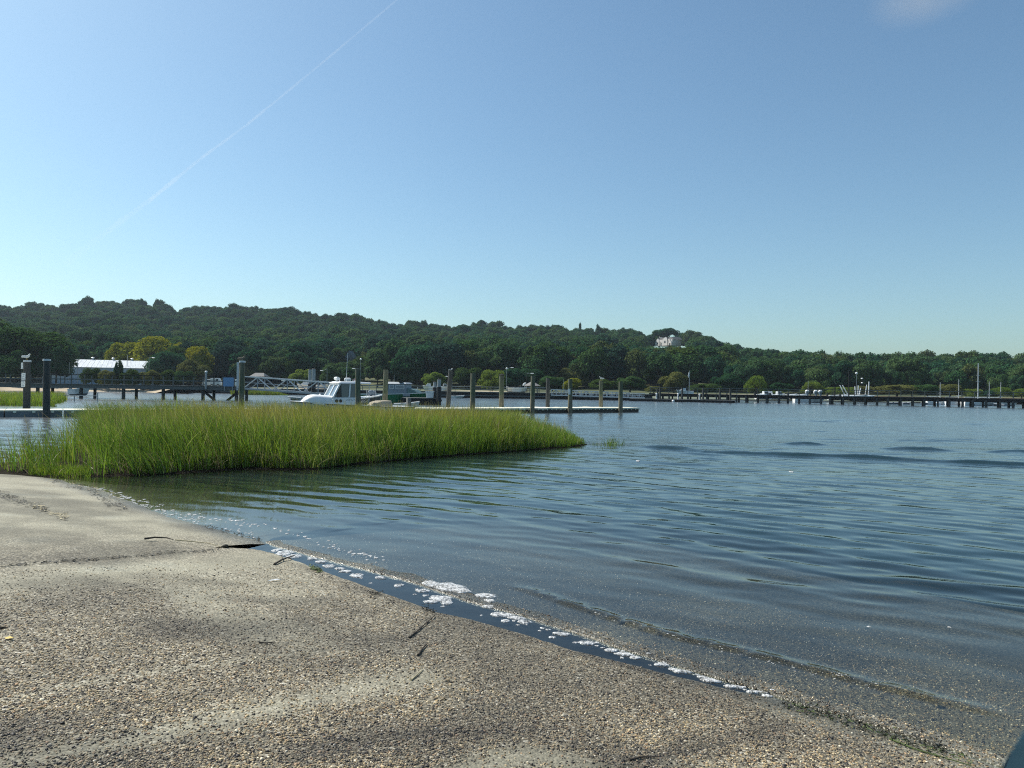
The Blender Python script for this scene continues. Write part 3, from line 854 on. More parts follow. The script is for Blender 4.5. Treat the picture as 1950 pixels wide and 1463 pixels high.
# ------------------------------------------------------------------ salt marsh grass
def grass_mat(name, trans=0.5):
    m, t, p, o = nodes(name)
    t.nodes.remove(p)
    a = N(t, 'ShaderNodeAttribute', attribute_name='tint')
    d = N(t, 'ShaderNodeBsdfDiffuse'); tr = N(t, 'ShaderNodeBsdfTranslucent')
    t.links.new(a.outputs['Color'], d.inputs[0]); t.links.new(a.outputs['Color'], tr.inputs[0])
    gl = N(t, 'ShaderNodeBsdfGlossy'); gl.inputs['Roughness'].default_value = 0.45; gl.inputs['Color'].default_value = (0.6, 0.6, 0.5, 1)
    ms = N(t, 'ShaderNodeMixShader'); ms.inputs[0].default_value = trans
    t.links.new(d.outputs[0], ms.inputs[1]); t.links.new(tr.outputs[0], ms.inputs[2])
    m2 = N(t, 'ShaderNodeMixShader'); m2.inputs[0].default_value = 0.05
    t.links.new(ms.outputs[0], m2.inputs[1]); t.links.new(gl.outputs[0], m2.inputs[2])
    t.links.new(m2.outputs[0], o.inputs[0])
    return m
MT['grass'] = grass_mat('marsh_grass_blades')

def blades(name, x, y, z, hgt, wid, lean, col, tipcol, seg=4, seed=1, bend=0.35):
    """x,y,z roots; lean (n,2) horizontal displacement at the tip as a fraction of height"""
    n = len(x); rng = np.random.default_rng(seed)
    t = np.linspace(0, 1, seg + 1)
    az = rng.uniform(0, 2 * math.pi, n)
    cur = bend * rng.uniform(0.2, 1.0, n)
    dx = np.cos(az) * cur; dy = np.sin(az) * cur
    cx = x[:, None] + hgt[:, None] * (lean[:, :1] * t[None] ** 1.4 + dx[:, None] * t[None] ** 2.2)
    cyy = y[:, None] + hgt[:, None] * (lean[:, 1:] * t[None] ** 1.4 + dy[:, None] * t[None] ** 2.2)
    cz = z[:, None] + hgt[:, None] * (t[None] - 0.22 * (cur[:, None] + 0.3 * np.abs(lean[:, :1])) * t[None] ** 2.5)
    wa = rng.uniform(0, math.pi, n)
    wx = np.cos(wa)[:, None] * wid[:, None] * 0.5 * (1 - 0.85 * t[None] ** 1.6)
    wy = np.sin(wa)[:, None] * wid[:, None] * 0.5 * (1 - 0.85 * t[None] ** 1.6)
    V = np.stack([np.stack([cx - wx, cyy - wy, cz], -1), np.stack([cx + wx, cyy + wy, cz], -1)], 2)   # n, seg+1, 2, 3
    base = np.arange(n)[:, None] * (2 * (seg + 1)) + np.arange(seg)[None] * 2
    Fc = np.stack([base, base + 1, base + 3, base + 2], -1).reshape(-1, 4)
    C = col[:, None, None, :] * (1 - t[None, :, None, None] ** 2) + tipcol[:, None, None, :] * (t[None, :, None, None] ** 2)
    C = np.broadcast_to(C, (n, seg + 1, 2, 3)).reshape(-1, 3)
    me = np_mesh(name, V.reshape(-1, 3), Fc, [MT['grass']], False, None, C)
    return link(name, me)

def grass_cols(n, x, y, yel, seed, green=((0.075, 0.19, 0.014), (0.20, 0.33, 0.028)), gold=(0.42, 0.37, 0.04)):
    rng = np.random.default_rng(seed)
    k = rng.uniform(0, 1, n)[:, None]
    c = np.array(green[0])[None] * (1 - k) + np.array(green[1])[None] * k
    yy = np.clip(yel + rng.normal(0, 0.18, n), 0, 1)[:, None]
    c = c * (1 - yy) + np.array(gold)[None] * yy
    c = c * (rng.uniform(0.45, 1.0, n) ** 1.0 * 1.35)[:, None]
    dead = rng.uniform(0, 1, n) < 0.07
    c[dead] = np.array([0.33, 0.28, 0.14]) * rng.uniform(0.6, 1.1, dead.sum())[:, None]
    tip = c * 0.6 + np.array([0.24, 0.21, 0.07])[None] * 0.4 * np.clip(0.25 + yel, 0, 1)[:, None] + c * 0.4 * np.clip(0.75 - yel, 0, 1)[:, None]
    return c, tip

def marsh_points(n):
    u = RNG.uniform(-0.80, 0.115, n); y = np.sqrt(RNG.uniform(14.0 ** 2, 36.0 ** 2, n)); x = u * y
    px = 975 + 1400 * u
    d = mud_d(x, y) + 0.25 * (fbm(x * 1.6, y * 1.6, 5) - 0.5) + 0.35 * (fbm(x * 2.3, y * 2.3, 105) - 0.45)
    keep = d > 0
    cove = ((px - 198) / 46) ** 2 + ((y - MFRONT(px)) / 1.9) ** 2
    keep &= ~((cove < 1) & (RNG.uniform(0, 1, n) > 0.28))
    clump = fbm(x * 1.7, y * 1.7, 107, 3)
    left = sstep(200, 150, px)
    keep &= ~((left > 0.5) & (RNG.uniform(0, 1, n) > 0.04 + 0.34 * sstep(0.50, 0.66, clump)))
    keep &= RNG.uniform(0, 1, n) < 0.55 + 0.9 * clump
    return x[keep], y[keep], px[keep], d[keep]

gx, gy, gpx, gd = marsh_points(300000)
hprof = interp_px([(-900, 1.05), (60, 1.05), (140, 1.15), (300, 1.33), (540, 1.27), (930, 1.18), (1000, 0.98), (1050, 0.82), (1080, 0.66), (1120, 0.36)])(gpx)
rr = RNG.uniform(0, 1, len(gx))
gh = hprof * (0.50 + 0.62 * rr ** 0.8) * (0.55 + 0.45 * sstep(0.0, 1.3, gd)) * (0.62 + 0.75 * fbm(gx * 1.1, gy * 1.1, 109))
yel = np.clip(0.75 * np.exp(-((gpx - 480) / 110) ** 2) * sstep(0.8, 4, gd) + 0.75 * np.exp(-((gpx - 800) / 190) ** 2) * sstep(0.0, 5, gd) + 0.5 * (fbm(gx * 0.4, gy * 0.4, 111) - 0.35) - 0.8 * sstep(980, 1060, gpx), 0, 1)
gc, gt = grass_cols(len(gx), gx, gy, yel, 12)
lw = -0.26 * sstep(980, 560, gpx) * (0.05 + 1.7 * fbm(gx * 0.8, gy * 0.8, 113)) + 0.03
lean = np.stack([lw + RNG.normal(0, 0.13, len(gx)), RNG.normal(0, 0.10, len(gx))], 1)
ob = blades('marsh_grass', gx, gy, mud_z(gx, gy) - 0.03, gh, RNG.uniform(0.009, 0.021, len(gx)), lean, gc, gt, 4, 21)
tag(ob, 'tall green and yellowish salt marsh grass at the water edge', 'marsh grass', kind='stuff')
# seed heads standing above the bed
k = RNG.uniform(0, 1, len(gx)) < 0.05
sx, sy = gx[k], gy[k]; n = len(sx)
sc = np.array([[0.30, 0.36, 0.09]]) * RNG.uniform(0.6, 1.2, n)[:, None]
ob = blades('marsh_leaf_blades', sx, sy, mud_z(sx, sy), gh[k] * RNG.uniform(0.7, 1.1, n), RNG.uniform(0.018, 0.032, n), lean[k] * 1.5 + RNG.normal(0, 0.16, (n, 2)), sc, sc * np.array([[1.1, 1.0, 0.9]]), 4, 31, 0.6)
tag(ob, 'broad pale green arching blades among the marsh grass', 'marsh grass', kind='stuff')
k = RNG.uniform(0, 1, len(gx)) < 0.045
k &= (gd > 0.8)
sx, sy = gx[k], gy[k]; n = len(sx)
sc = np.tile(np.array([[0.30, 0.26, 0.10]]), (n, 1)) * RNG.uniform(0.7, 1.6, n)[:, None]
ob = blades('marsh_seed_heads', sx, sy, mud_z(sx, sy), hprof[k] * RNG.uniform(0.85, 1.3, n), RNG.uniform(0.012, 0.022, n), lean[k] * 0.8, sc * np.array([[0.5, 0.75, 0.5]]), sc, 4, 22, 0.2)
tag(ob, 'pale straw coloured seed stalks rising over the marsh grass', 'marsh grass', kind='stuff')
# bleached fallen stems at the front foot of the bed
k = (gd < 0.9) & (RNG.uniform(0, 1, len(gx)) < 0.16) & (gpx < 760)
sx, sy = gx[k], gy[k]; n = len(sx)
sc = np.array([[0.30, 0.26, 0.15]]) * RNG.uniform(0.3, 1.15, n)[:, None]
ob = blades('fallen_straw', sx, sy, mud_z(sx, sy) + 0.02, RNG.uniform(0.2, 0.55, n), RNG.uniform(0.01, 0.02, n), RNG.normal(0, 1.0, (n, 2)) + np.array([[-0.4, -0.2]]), sc, sc * 0.9, 4, 23, 0.8)
tag(ob, 'bleached fallen stems along the foot of the marsh grass', 'dead grass', kind='stuff')
# short lawn-like tuft beside the ramp
n = 2600
u = RNG.uniform(60, 175, n); yy = RNG.normal(17.15, 0.22, n); xx = (u - 975) / 1400 * yy
c, tp = grass_cols(n, xx, yy, np.full(n, 0.1), 24)
ob = blades('short_grass_verge', xx, yy, mud_z(xx, yy), RNG.uniform(0.05, 0.20, n), RNG.uniform(0.006, 0.012, n), RNG.normal(0, 0.25, (n, 2)), c, tp, 3, 24)
tag(ob, 'short green grass verge where the ramp meets the marsh', 'grass', kind='stuff')
# sprigs standing alone in the water right of the bed
n = 150
u = np.r_[RNG.normal(1168, 12, 100), RNG.normal(1140, 22, 50)]; yy = RNG.normal(28.3, 0.45, n); xx = (u - 975) / 1400 * yy
c, tp = grass_cols(n, xx, yy, np.zeros(n), 25)
ob = blades('lone_grass_sprigs', xx, yy, np.full(n, -0.05), RNG.uniform(0.15, 0.42, n) * np.where(np.abs(u - 1170) < 18, 1.15, 0.6), RNG.uniform(0.01, 0.018, n), RNG.normal(0, 0.25, (n, 2)), c * 0.8, tp * 0.8, 3, 25)
tag(ob, 'few thin green sprigs poking from the water beyond the marsh tip', 'marsh grass', kind='stuff')
# marsh behind the dock on the left and green fringe under the gangway
n = 26000
u = RNG.uniform(-330, 150, n); yy = RNG.uniform(62, 88, n); xx = (u - 975) / 1400 * yy
kk = (u + (yy - 62) * -0.5 + 40 * (fbm(xx * 0.3, yy * 0.3, 115) - 0.5)) < 108
xx, yy, u = xx[kk], yy[kk], u[kk]
c, tp = grass_cols(len(xx), xx, yy, np.clip(0.15 + 0.4 * sstep(76, 88, yy), 0, 1), 26)
ob = blades('far_marsh_grass', xx, yy, np.full(len(xx), -0.05), RNG.uniform(0.6, 1.15, len(xx)), RNG.uniform(0.03, 0.05, len(xx)), RNG.normal(-0.1, 0.12, (len(xx), 2)), c, tp, 3, 26)
tag(ob, 'green marsh grass behind the floating dock at left', 'marsh grass', kind='stuff')
n = 6000
u = RNG.uniform(440, 555, n); yy = RNG.uniform(139, 147, n); xx = (u - 975) / 1400 * yy
c, tp = grass_cols(n, xx, yy, np.full(n, 0.2), 27)
ob = blades('bulkhead_fringe_grass', xx, yy, np.zeros(n), RNG.uniform(0.4, 1.0, n) * sstep(555, 520, u), RNG.uniform(0.06, 0.1, n), RNG.normal(0, 0.15, (n, 2)), c * 0.7, tp * 0.7, 2, 27)
tag(ob, 'low green fringe of marsh grass at the bulkhead foot under the gangway', 'marsh grass', kind='stuff')

# ------------------------------------------------------------------ trees
def crown_mesh(name, seed, nlobe, nleaf, leaf, zlo=0.12, wide=0.36, dome=1.0, droop=0.0, mat='leaf_dark', lob=(0.12, 0.215)):
    """crown of a tree of unit height and unit width: leaf clumps on many uneven lobes"""
    rng = np.random.default_rng(seed)
    cz = (zlo + 1) / 2; hz = (1 - zlo) / 2
    c = []; r = []
    for i in range(nlobe):
        a = rng.uniform(0, 6.283); zz = rng.uniform(-0.75, 0.9) if i else 0.6
        rad = math.sqrt(max(0, 1 - zz * zz * (0.8 if zz > 0 else 0.55))) * rng.uniform(0.45, 1.0) ** 0.6 if i else 0
        rr_ = rng.uniform(*lob)
        c.append((math.cos(a) * rad * (0.5 - rr_ * 0.75), math.sin(a) * rad * (0.5 - rr_ * 0.75), cz + zz * (hz - rr_ * 0.8 * dome)))
        r.append(rr_)
    c = np.array(c); r = np.array(r)
    pick = rng.choice(nlobe, nleaf * 2, p=r ** 2 / (r ** 2).sum())
    d = rng.normal(0, 1, (nleaf * 2, 3)); d /= np.linalg.norm(d, axis=1)[:, None]
    d[:, 2] = np.where(d[:, 2] < -0.35, -d[:, 2], d[:, 2])
    P = c[pick] + d * (r[pick] * rng.uniform(0.78, 1.12, nleaf * 2))[:, None]
    dist = (np.linalg.norm(P[:, None] - c[None], axis=2) / r[None])
    dist[np.arange(len(P)), pick] = 9
    ok = dist.min(1) > 0.72
    P = P[ok][:nleaf]; d = d[ok][:nleaf]; n = len(P)
    if droop:
        P[:, 2] -= droop * rng.uniform(0, 1, n) ** 2 * (P[:, 0] ** 2 + P[:, 1] ** 2) * 4 * 0.5
    nm = d + rng.normal(0, 0.36, (n, 3)) + np.array([0, 0, 0.15]); nm /= np.linalg.norm(nm, axis=1)[:, None]
    t1 = np.cross(nm, rng.normal(0, 1, (n, 3))); t1 /= np.linalg.norm(t1, axis=1)[:, None]
    t2 = np.cross(nm, t1)
    s = (leaf * rng.uniform(0.55, 1.35, n))[:, None]; s2 = s * rng.uniform(0.5, 1.0, n)[:, None]
    if droop:
        t1 = t1 * 0.3 + np.array([0, 0, -1.0]); t2 = np.cross(t1, nm); t2 /= np.linalg.norm(t2, axis=1)[:, None] + 1e-6; s2 = s * 0.3
    fold = nm * s * 0.25
    V = np.stack([P - t1 * s, P - t2 * s2 + fold, P + t1 * s, P + t2 * s2 + fold], 1).reshape(-1, 3)
    Fq = np.arange(4 * n).reshape(n, 4)
    la = np.repeat(rng.uniform(0, 1, n), 4)
    # solid core added in each lobe to block light, coloured darker for inner shade
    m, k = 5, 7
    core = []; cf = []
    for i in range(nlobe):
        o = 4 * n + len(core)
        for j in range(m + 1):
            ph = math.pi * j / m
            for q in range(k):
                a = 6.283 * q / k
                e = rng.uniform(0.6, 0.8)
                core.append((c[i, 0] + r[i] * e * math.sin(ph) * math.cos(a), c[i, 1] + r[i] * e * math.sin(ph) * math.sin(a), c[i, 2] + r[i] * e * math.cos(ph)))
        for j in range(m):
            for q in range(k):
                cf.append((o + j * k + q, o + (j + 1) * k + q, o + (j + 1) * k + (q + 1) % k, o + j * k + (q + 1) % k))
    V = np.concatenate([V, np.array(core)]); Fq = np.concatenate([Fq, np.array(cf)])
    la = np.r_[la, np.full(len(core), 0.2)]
    me = np_mesh(name, V, Fq, [MT[mat]], False, {'leaf': la})
    return me

def trunk_mesh(name, seed, r=0.022, fork=0.34, top=0.72):
    rng = np.random.default_rng(seed)
    b = MB()
    b.tube([(0, 0, -0.06), (rng.normal(0, .008), rng.normal(0, .008), 0.12), (rng.normal(0, .015), rng.normal(0, .015), fork)], [r * 1.35, r, r * 0.8], 7)
    for i in range(4):
        a = i * 1.57 + rng.uniform(-.5, .5); s = rng.uniform(0.14, 0.26)
        b.tube([(0, 0, fork * 0.92), (math.cos(a) * s * .45, math.sin(a) * s * .45, fork + 0.13), (math.cos(a) * s, math.sin(a) * s, top - rng.uniform(0, .12))], [r * .7, r * .5, r * .2], 5)
    o = b.build(name, MT['bark'], smooth=True)
    me = o.data; bpy.data.objects.remove(o)
    return me

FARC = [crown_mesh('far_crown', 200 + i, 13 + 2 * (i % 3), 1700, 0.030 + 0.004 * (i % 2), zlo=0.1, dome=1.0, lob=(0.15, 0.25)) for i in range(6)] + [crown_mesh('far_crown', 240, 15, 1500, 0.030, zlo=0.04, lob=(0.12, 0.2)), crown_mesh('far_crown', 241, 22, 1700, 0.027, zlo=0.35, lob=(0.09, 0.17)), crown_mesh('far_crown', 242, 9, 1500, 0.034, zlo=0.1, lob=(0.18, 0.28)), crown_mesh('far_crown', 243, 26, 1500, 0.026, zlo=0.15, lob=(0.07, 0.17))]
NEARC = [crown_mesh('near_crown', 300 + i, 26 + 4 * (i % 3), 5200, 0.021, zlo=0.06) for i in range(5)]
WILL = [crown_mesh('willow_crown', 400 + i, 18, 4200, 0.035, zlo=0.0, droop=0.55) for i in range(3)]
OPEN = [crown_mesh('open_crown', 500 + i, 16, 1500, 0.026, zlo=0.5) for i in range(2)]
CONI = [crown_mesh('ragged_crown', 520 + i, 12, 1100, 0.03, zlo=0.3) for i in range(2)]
TRUNKS = [trunk_mesh('trunk', 600 + i) for i in range(3)]
BARE = [trunk_mesh('tall_trunk', 620 + i, 0.016, 0.5, 0.85) for i in range(2)]

def tree(name, label, px, top, width, Y, mat, crown, group=None, trunk=None, cat='tree', base=None, seed=0):
    rng = random.Random(hash((px, top, Y)) & 0xffff)
    p = at(px, top, Y)
    z0 = float(land_z(p.x, Y)) if base is None else base
    H = p.z - z0
    w = width * Y / 1400.0
    root = empty(name, (p.x, Y, z0), rng.uniform(0, 6.28), label, cat, group)
    c = link('crown', crown, root); c.scale = (w, w, H)
    c.material_slots[0].link = 'OBJECT'; c.material_slots[0].material = MT[mat]
    if trunk is not False:
        tr = link('trunk', trunk or TRUNKS[rng.randrange(3)], root); tr.scale = (max(w, H * .6), max(w, H * .6), H)
    return root

D, Y_, O_, B_, W_, M_ = 'leaf_dark', 'leaf_yellow', 'leaf_olive', 'leaf_blue', 'leaf_willow', 'leaf_mid'
FRONT = [
 ('broadleaf_tree', 'broad dark green tree filling the left edge behind the marsh', -60, 604, 190, 172, M_, 0),
 ('broadleaf_tree', 'large mid green tree between the left edge tree and the pale metal roof', 62, 622, 150, 168, M_, 1),
 ('broadleaf_tree', 'dark tree leaning over the left end of the pale metal roof', 108, 650, 75, 166, D, 2),
 ('broadleaf_tree', 'low dark tree behind the signposted piling', 30, 665, 90, 162, D, 3),
 ('broadleaf_tree', 'tall blue green tree behind the left end of the metal roofed shed', 165, 628, 110, 300, B_, 4),
 ('broadleaf_tree', 'grey green tree directly behind the middle of the metal roofed shed', 205, 652, 80, 260, D, 0),
 ('yellowing_tree', 'yellow green tree above the right half of the pale metal roof', 248, 648, 92, 232, Y_, 1),
 ('yellowing_tree', 'largest yellow topped tree right of the metal roofed shed', 306, 640, 108, 226, Y_, 2),
 ('broadleaf_tree', 'dark lower tree beneath the largest yellow topped tree', 318, 668, 90, 205, D, 3),
 ('yellowing_tree', 'small yellow topped tree left of the blue green tree', 373, 654, 72, 215, Y_, 4),
 ('broadleaf_tree', 'olive bush-like tree below the small yellow topped tree', 366, 684, 70, 196, O_, 0),
 ('broadleaf_tree', 'blue green conical tree left of the capped piling', 432, 652, 66, 222, B_, 1),
 ('broadleaf_tree', 'olive tree right behind the gull on the capped piling', 478, 674, 66, 216, O_, 2),
 ('broadleaf_tree', 'mid green tree above the small shingled roof', 520, 677, 66, 214, M_, 3),
 ('broadleaf_tree', 'mid green tree right of the small shingled roof', 556, 680, 60, 212, M_, 4),
 ('shrub', 'pale yellow green shrub left of the twin steel piles', 577, 703, 48, 190, W_, 0),
 ('broadleaf_tree', 'dark round tree behind the twin steel piles', 600, 668, 74, 228, D, 1),
 ('broadleaf_tree', 'dark tree under the white street lamp arm behind the cabin boat', 640, 690, 62, 200, D, 2),
 ('broadleaf_tree', 'green tree just left of the grey gabled house', 636, 662, 56, 262, M_, 3),
 ('broadleaf_tree', 'green tree just right of the grey gabled house', 694, 675, 62, 240, M_, 4),
 ('broadleaf_tree', 'low dark tree behind the white cabin boat roof', 668, 700, 56, 196, D, 0),
 ('broadleaf_tree', 'light green tree between the two pilings beside the cabin boat', 735, 685, 60, 224, W_, 1),
 ('broadleaf_tree', 'very dark tree behind the green boat pilothouse', 778, 682, 64, 205, D, 2),
 ('shrub', 'yellow green bush behind the bow of the green boat', 826, 708, 52, 190, W_, 3),
 ('broadleaf_tree', 'bluish tree above the black sleeved steel piles', 845, 685, 66, 226, B_, 4),
 ('broadleaf_tree', 'flat topped green tree behind the piling next to the marsh', 896, 700, 66, 196, M_, 0),
 ('willow_shrub', 'round yellow green shrub standing on the sandy bank', 938, 704, 56, 168, W_, 5),
 ('broadleaf_tree', 'dark tree under the twin globe lamp', 976, 700, 56, 182, D, 1),
 ('broadleaf_tree', 'dark tree behind the gazebo roof', 1012, 702, 62, 186, D, 2),
 ('broadleaf_tree', 'dark tree right of the gazebo', 1052, 715, 56, 180, D, 3),
 ('broadleaf_tree', 'domed olive tree behind the piling that carries a white notice', 1094, 698, 66, 205, O_, 4),
 ('yellowing_shrub', 'small golden shrub behind the piling with the white notice', 1092, 720, 46, 166, Y_, 0),
 ('broadleaf_tree', 'dark tree above the start of the long aluminium gangway', 1136, 690, 70, 210, D, 1),
 ('shrub', 'olive shrub above the middle of the long aluminium gangway', 1150, 722, 60, 176, M_, 2),
 ('shrub', 'dark green shrub behind the last piling of the floating dock', 1200, 716, 66, 178, D, 3),
 ('shrub', 'low olive shrub at the end of the long aluminium gangway', 1245, 735, 50, 172, O_, 4),
 ('broadleaf_tree', 'olive domed tree left of the lone flagpole by the pier', 1284, 708, 58, 184, O_, 0),
 ('shrub', 'dense dark green clipped shrub right of the lone flagpole', 1345, 730, 64, 172, M_, 1),
 ('broadleaf_tree', 'green tree between the clipped shrub and the brightest willow', 1385, 713, 62, 190, D, 2),
 ('willow', 'brightest light green willow behind the pier', 1441, 715, 46, 172, W_, 5),
 ('shrub', 'dark shrub between two light willows behind the pier', 1486, 728, 54, 172, D, 3),
 ('shrub', 'small pale shrub at the foot of the brightest willow', 1474, 744, 40, 168, W_, 4),
 ('willow', 'light willow behind the thin mast with crosstrees and white engines', 1544, 726, 42, 170, W_, 6),
 ('willow', 'low light willow at the two dark posts left of the leaning masts', 1586, 736, 48, 168, W_, 7),
 ('willow', 'low light willow behind the leftmost leaning masts', 1612, 737, 40, 170, W_, 5),
 ('shrub', 'dull green shrub behind the right leaning masts', 1645, 735, 52, 172, O_, 0),
 ('shrub', 'wide brownish green shrub right of the leaning masts', 1708, 732, 84, 168, O_, 1),
 ('shrub', 'pale shrub peeping between the brownish and the dark shrub', 1736, 734, 36, 176, W_, 2),
 ('shrub', 'dark green rounded shrub right of the brownish shrub', 1766, 731, 56, 166, D, 3),
 ('willow_shrub', 'pale olive shrub between two thin masts', 1810, 730, 48, 165, O_, 4),
 ('willow', 'light green willow left of the tallest mast', 1852, 740, 44, 163, W_, 6),
 ('shrub', 'dark shrub just right of the tallest mast', 1880, 743, 40, 166, D, 1),
 ('willow', 'light green willow behind the thin mast right of the tallest mast', 1904, 736, 40, 165, W_, 7),
 ('willow', 'light green willow at the right edge of the pier', 1946, 740, 44, 163, W_, 5),
 ('broadleaf_tree', 'tree of the next wood just beyond the right edge', 2010, 720, 90, 175, D, 2),
]
for nm, lb, px, top, wd, Yd, mt, cv in FRONT:
    tree(nm, lb, px, top, wd, Yd, mt, (NEARC + WILL)[cv], None, cat='shrub' if 'shrub' in nm else 'tree')

# brush in front of the metal roofed shed
for i, (px, top, wd, Yd, mt, lb) in enumerate([
        (175, 700, 40, 160, M_, 'green brush at the left foot of the metal roofed shed'), (210, 704, 46, 158, O_, 'green brush under the left middle of the pale metal roof'),
        (248, 703, 44, 158, M_, 'green brush under the right middle of the pale metal roof'), (286, 704, 44, 159, O_, 'reedy brush below the street lamp by the shed'),
        (322, 702, 46, 161, M_, 'reedy brush right of the street lamp by the shed'), (352, 706, 40, 160, D, 'dark low brush behind the pier railing'),
        (222, 688, 15, 158, D, 'small dark conifer spike left of its twin against the pale roof'), (229, 684, 15, 158, D, 'taller dark conifer spike against the pale roof')]):
    tree('brush', lb, px, top, wd, Yd, mt, CONI[0] if wd < 20 else NEARC[i % 5], cat='shrub', trunk=False if wd > 20 else None)

# wooded hill
hill_rng = np.random.default_rng(77)
def clear_of_house(px, top, w, Y):
    if 1240 - w / 2 < px < 1298 + w / 2 and Y < 479 and top < 657: return False
    if 648 - w / 2 < px < 678 + w / 2 and Y < 268 and top < 684: return False
    if 120 < px < 300 and Y < 245: return False
    return True
cand = []
for Yk in np.geomspace(205, 700, 66):
    step = 7.3 + 2.2 * (Yk / 700)
    n = int(2 * 0.86 * Yk / step)
    xs = np.linspace(-0.86 * Yk, 0.86 * Yk, n)
    xs = np.r_[xs, np.linspace(0.28 * Yk, 0.86 * Yk, int(n * .25)) + step * .4]; n = len(xs); xs = xs + hill_rng.normal(0, step * 0.35, n)
    ys = Yk + hill_rng.normal(0, 4.0, n)
    for x, y in zip(xs, ys):
        px = 975 + 1400 * x / y
        ysr, yrr = float(YSHORE(px)), float(YRIDGE(px))
        if y < ysr + 0.13 * (yrr - ysr) or y > yrr + 16: continue
        z = float(land_z(x, y))
        H = TREE_H * float(np.clip(hill_rng.normal(0.97, 0.16), 0.6, 1.4))
        Wd = H * hill_rng.uniform(0.75, 1.12)
        if px > 1370:
            kk_ = 0.70 + 0.32 * float(sstep(200, 320, y)); H *= kk_; Wd *= 0.9 * kk_
        top = yh(px) - (z + H - 2.2) * 1400 / y
        if not clear_of_house(px, top, Wd * 1400 / y, y): continue
        cand.append((H / y * hill_rng.uniform(0.85, 1.15), x, y, z, H, Wd, px, top))
cand.sort(key=lambda c: -c[0])
# trees that break the skyline, read off the photograph
SKY_TREES = [(168, 563, 30, 600), (270, 566, 20, 590), (304, 569, 26, 590), (322, 584, 24, 600), (551, 583, 36, 560), (650, 597, 6, 560), (682, 598, 34, 560), (722, 606, 20, 560), (808, 609, 20, 540),
             (918, 610, 10, 530), (940, 614, 11, 530), (1104, 615, 9, 520), (1139, 617, 13, 520), (1187, 621, 24, 500), (1700, 673, 40, 345), (1640, 685, 34, 345), (1730, 675, 30, 345), (1860, 674, 44, 345), (1612, 686, 24, 390), (1572, 679, 20, 395)]
SECT = [(330, 'left of the yellow topped trees'), (560, 'above the white truss gangway'), (850, 'above the moored boats'), (1200, 'above the bare dock pilings'), (1400, 'around the cream house'), (1640, 'behind the leaning masts'), (9999, 'behind the tallest mast')]
for i, (px, top, wd, Yd) in enumerate(SKY_TREES):
    sec = next(s for lim, s in SECT if px < lim)
    coni = wd < 16
    tree('conifer' if coni else 'broadleaf_tree', None, px, top, wd, Yd, D, CONI[i % 2] if coni else FARC[i % 6], None)
    o = COL.objects[-1]
    o = [q for q in bpy.context.scene.objects if q.type == 'EMPTY'][-1] if o.type != 'EMPTY' else o
SKYROOTS = [o for o in COL.objects if o.type == 'EMPTY' and o.get('category') == 'tree' and not o.get('label')]
SKYLAB = ['tallest rounded tree on the skyline above the metal roofed shed', 'narrow rounded tree on the skyline above the yellow trees', 'bushy skyline tree beside the dip above the yellow trees', 'low tree in the skyline dip above the yellow trees',
          'broad rounded skyline tree left of the slope above the cabin boat', 'thin spire on the skyline above the cabin boat', 'rounded skyline tree above the cabin boat', 'ragged skyline tree right of the rounded one above the boats', 'ragged little skyline tree above the tote bin',
          'small conifer on the skyline above the dock, left one of two', 'small conifer on the skyline above the dock, right one of two', 'lone conifer on the skyline right of centre', 'conifer on the skyline left of the cream house', 'rounded skyline tree next to the cream house on the left',
          'tallest crown of the right wood above the pier', 'crown at the left shoulder of the right wood', 'crown next to the tallest crown of the right wood', 'crown on the skyline above the tallest mast', 'dark round crown in the notch between the two hills', 'rounded crown left of the notch between the two hills']
for o, lb in zip(SKYROOTS, SKYLAB): tag(o, lb)

IND = 215
rest = cand[IND:]
proto = None
MARK = [(60, 'behind the signposted piling'), (140, 'left of the metal roofed shed'), (300, 'behind the metal roofed shed'), (400, 'behind the yellow topped trees'), (470, 'behind the blue sign board'), (540, 'behind the small shingled shelter'),
        (610, 'behind the twin steel piles'), (690, 'behind the white cabin boat'), (770, 'behind the green boat'), (860, 'behind the white tote'), (960, 'behind the round yellow green bush'), (1050, 'behind the gazebo'), (1150, 'behind the piling with one notice'),
        (1235, 'behind the end of the floating dock'), (1330, 'below the cream hill house'), (1400, 'behind the clipped shrub'), (1500, 'behind the brightest willow'), (1580, 'behind the white outboards'), (1660, 'behind the leaning masts'), (1760, 'behind the brownish shrub'),
        (1840, 'behind the two slim masts'), (1890, 'behind the tallest mast'), (9999, 'behind the right end of the pier')]
KIND = [(D, 'dark green'), (D, 'dark green'), (D, 'dark green'), (M_, 'mid green'), (B_, 'blue green'), (M_, 'mid green'), (D, 'dark green'), ('leaf_olive_dark', 'olive green')]
SHAPE = ['lumpy domed', 'lumpy domed', 'lumpy domed', 'broad domed', 'broad domed', 'broad domed', 'full crowned', 'high crowned', 'coarse crowned', 'fine crowned']
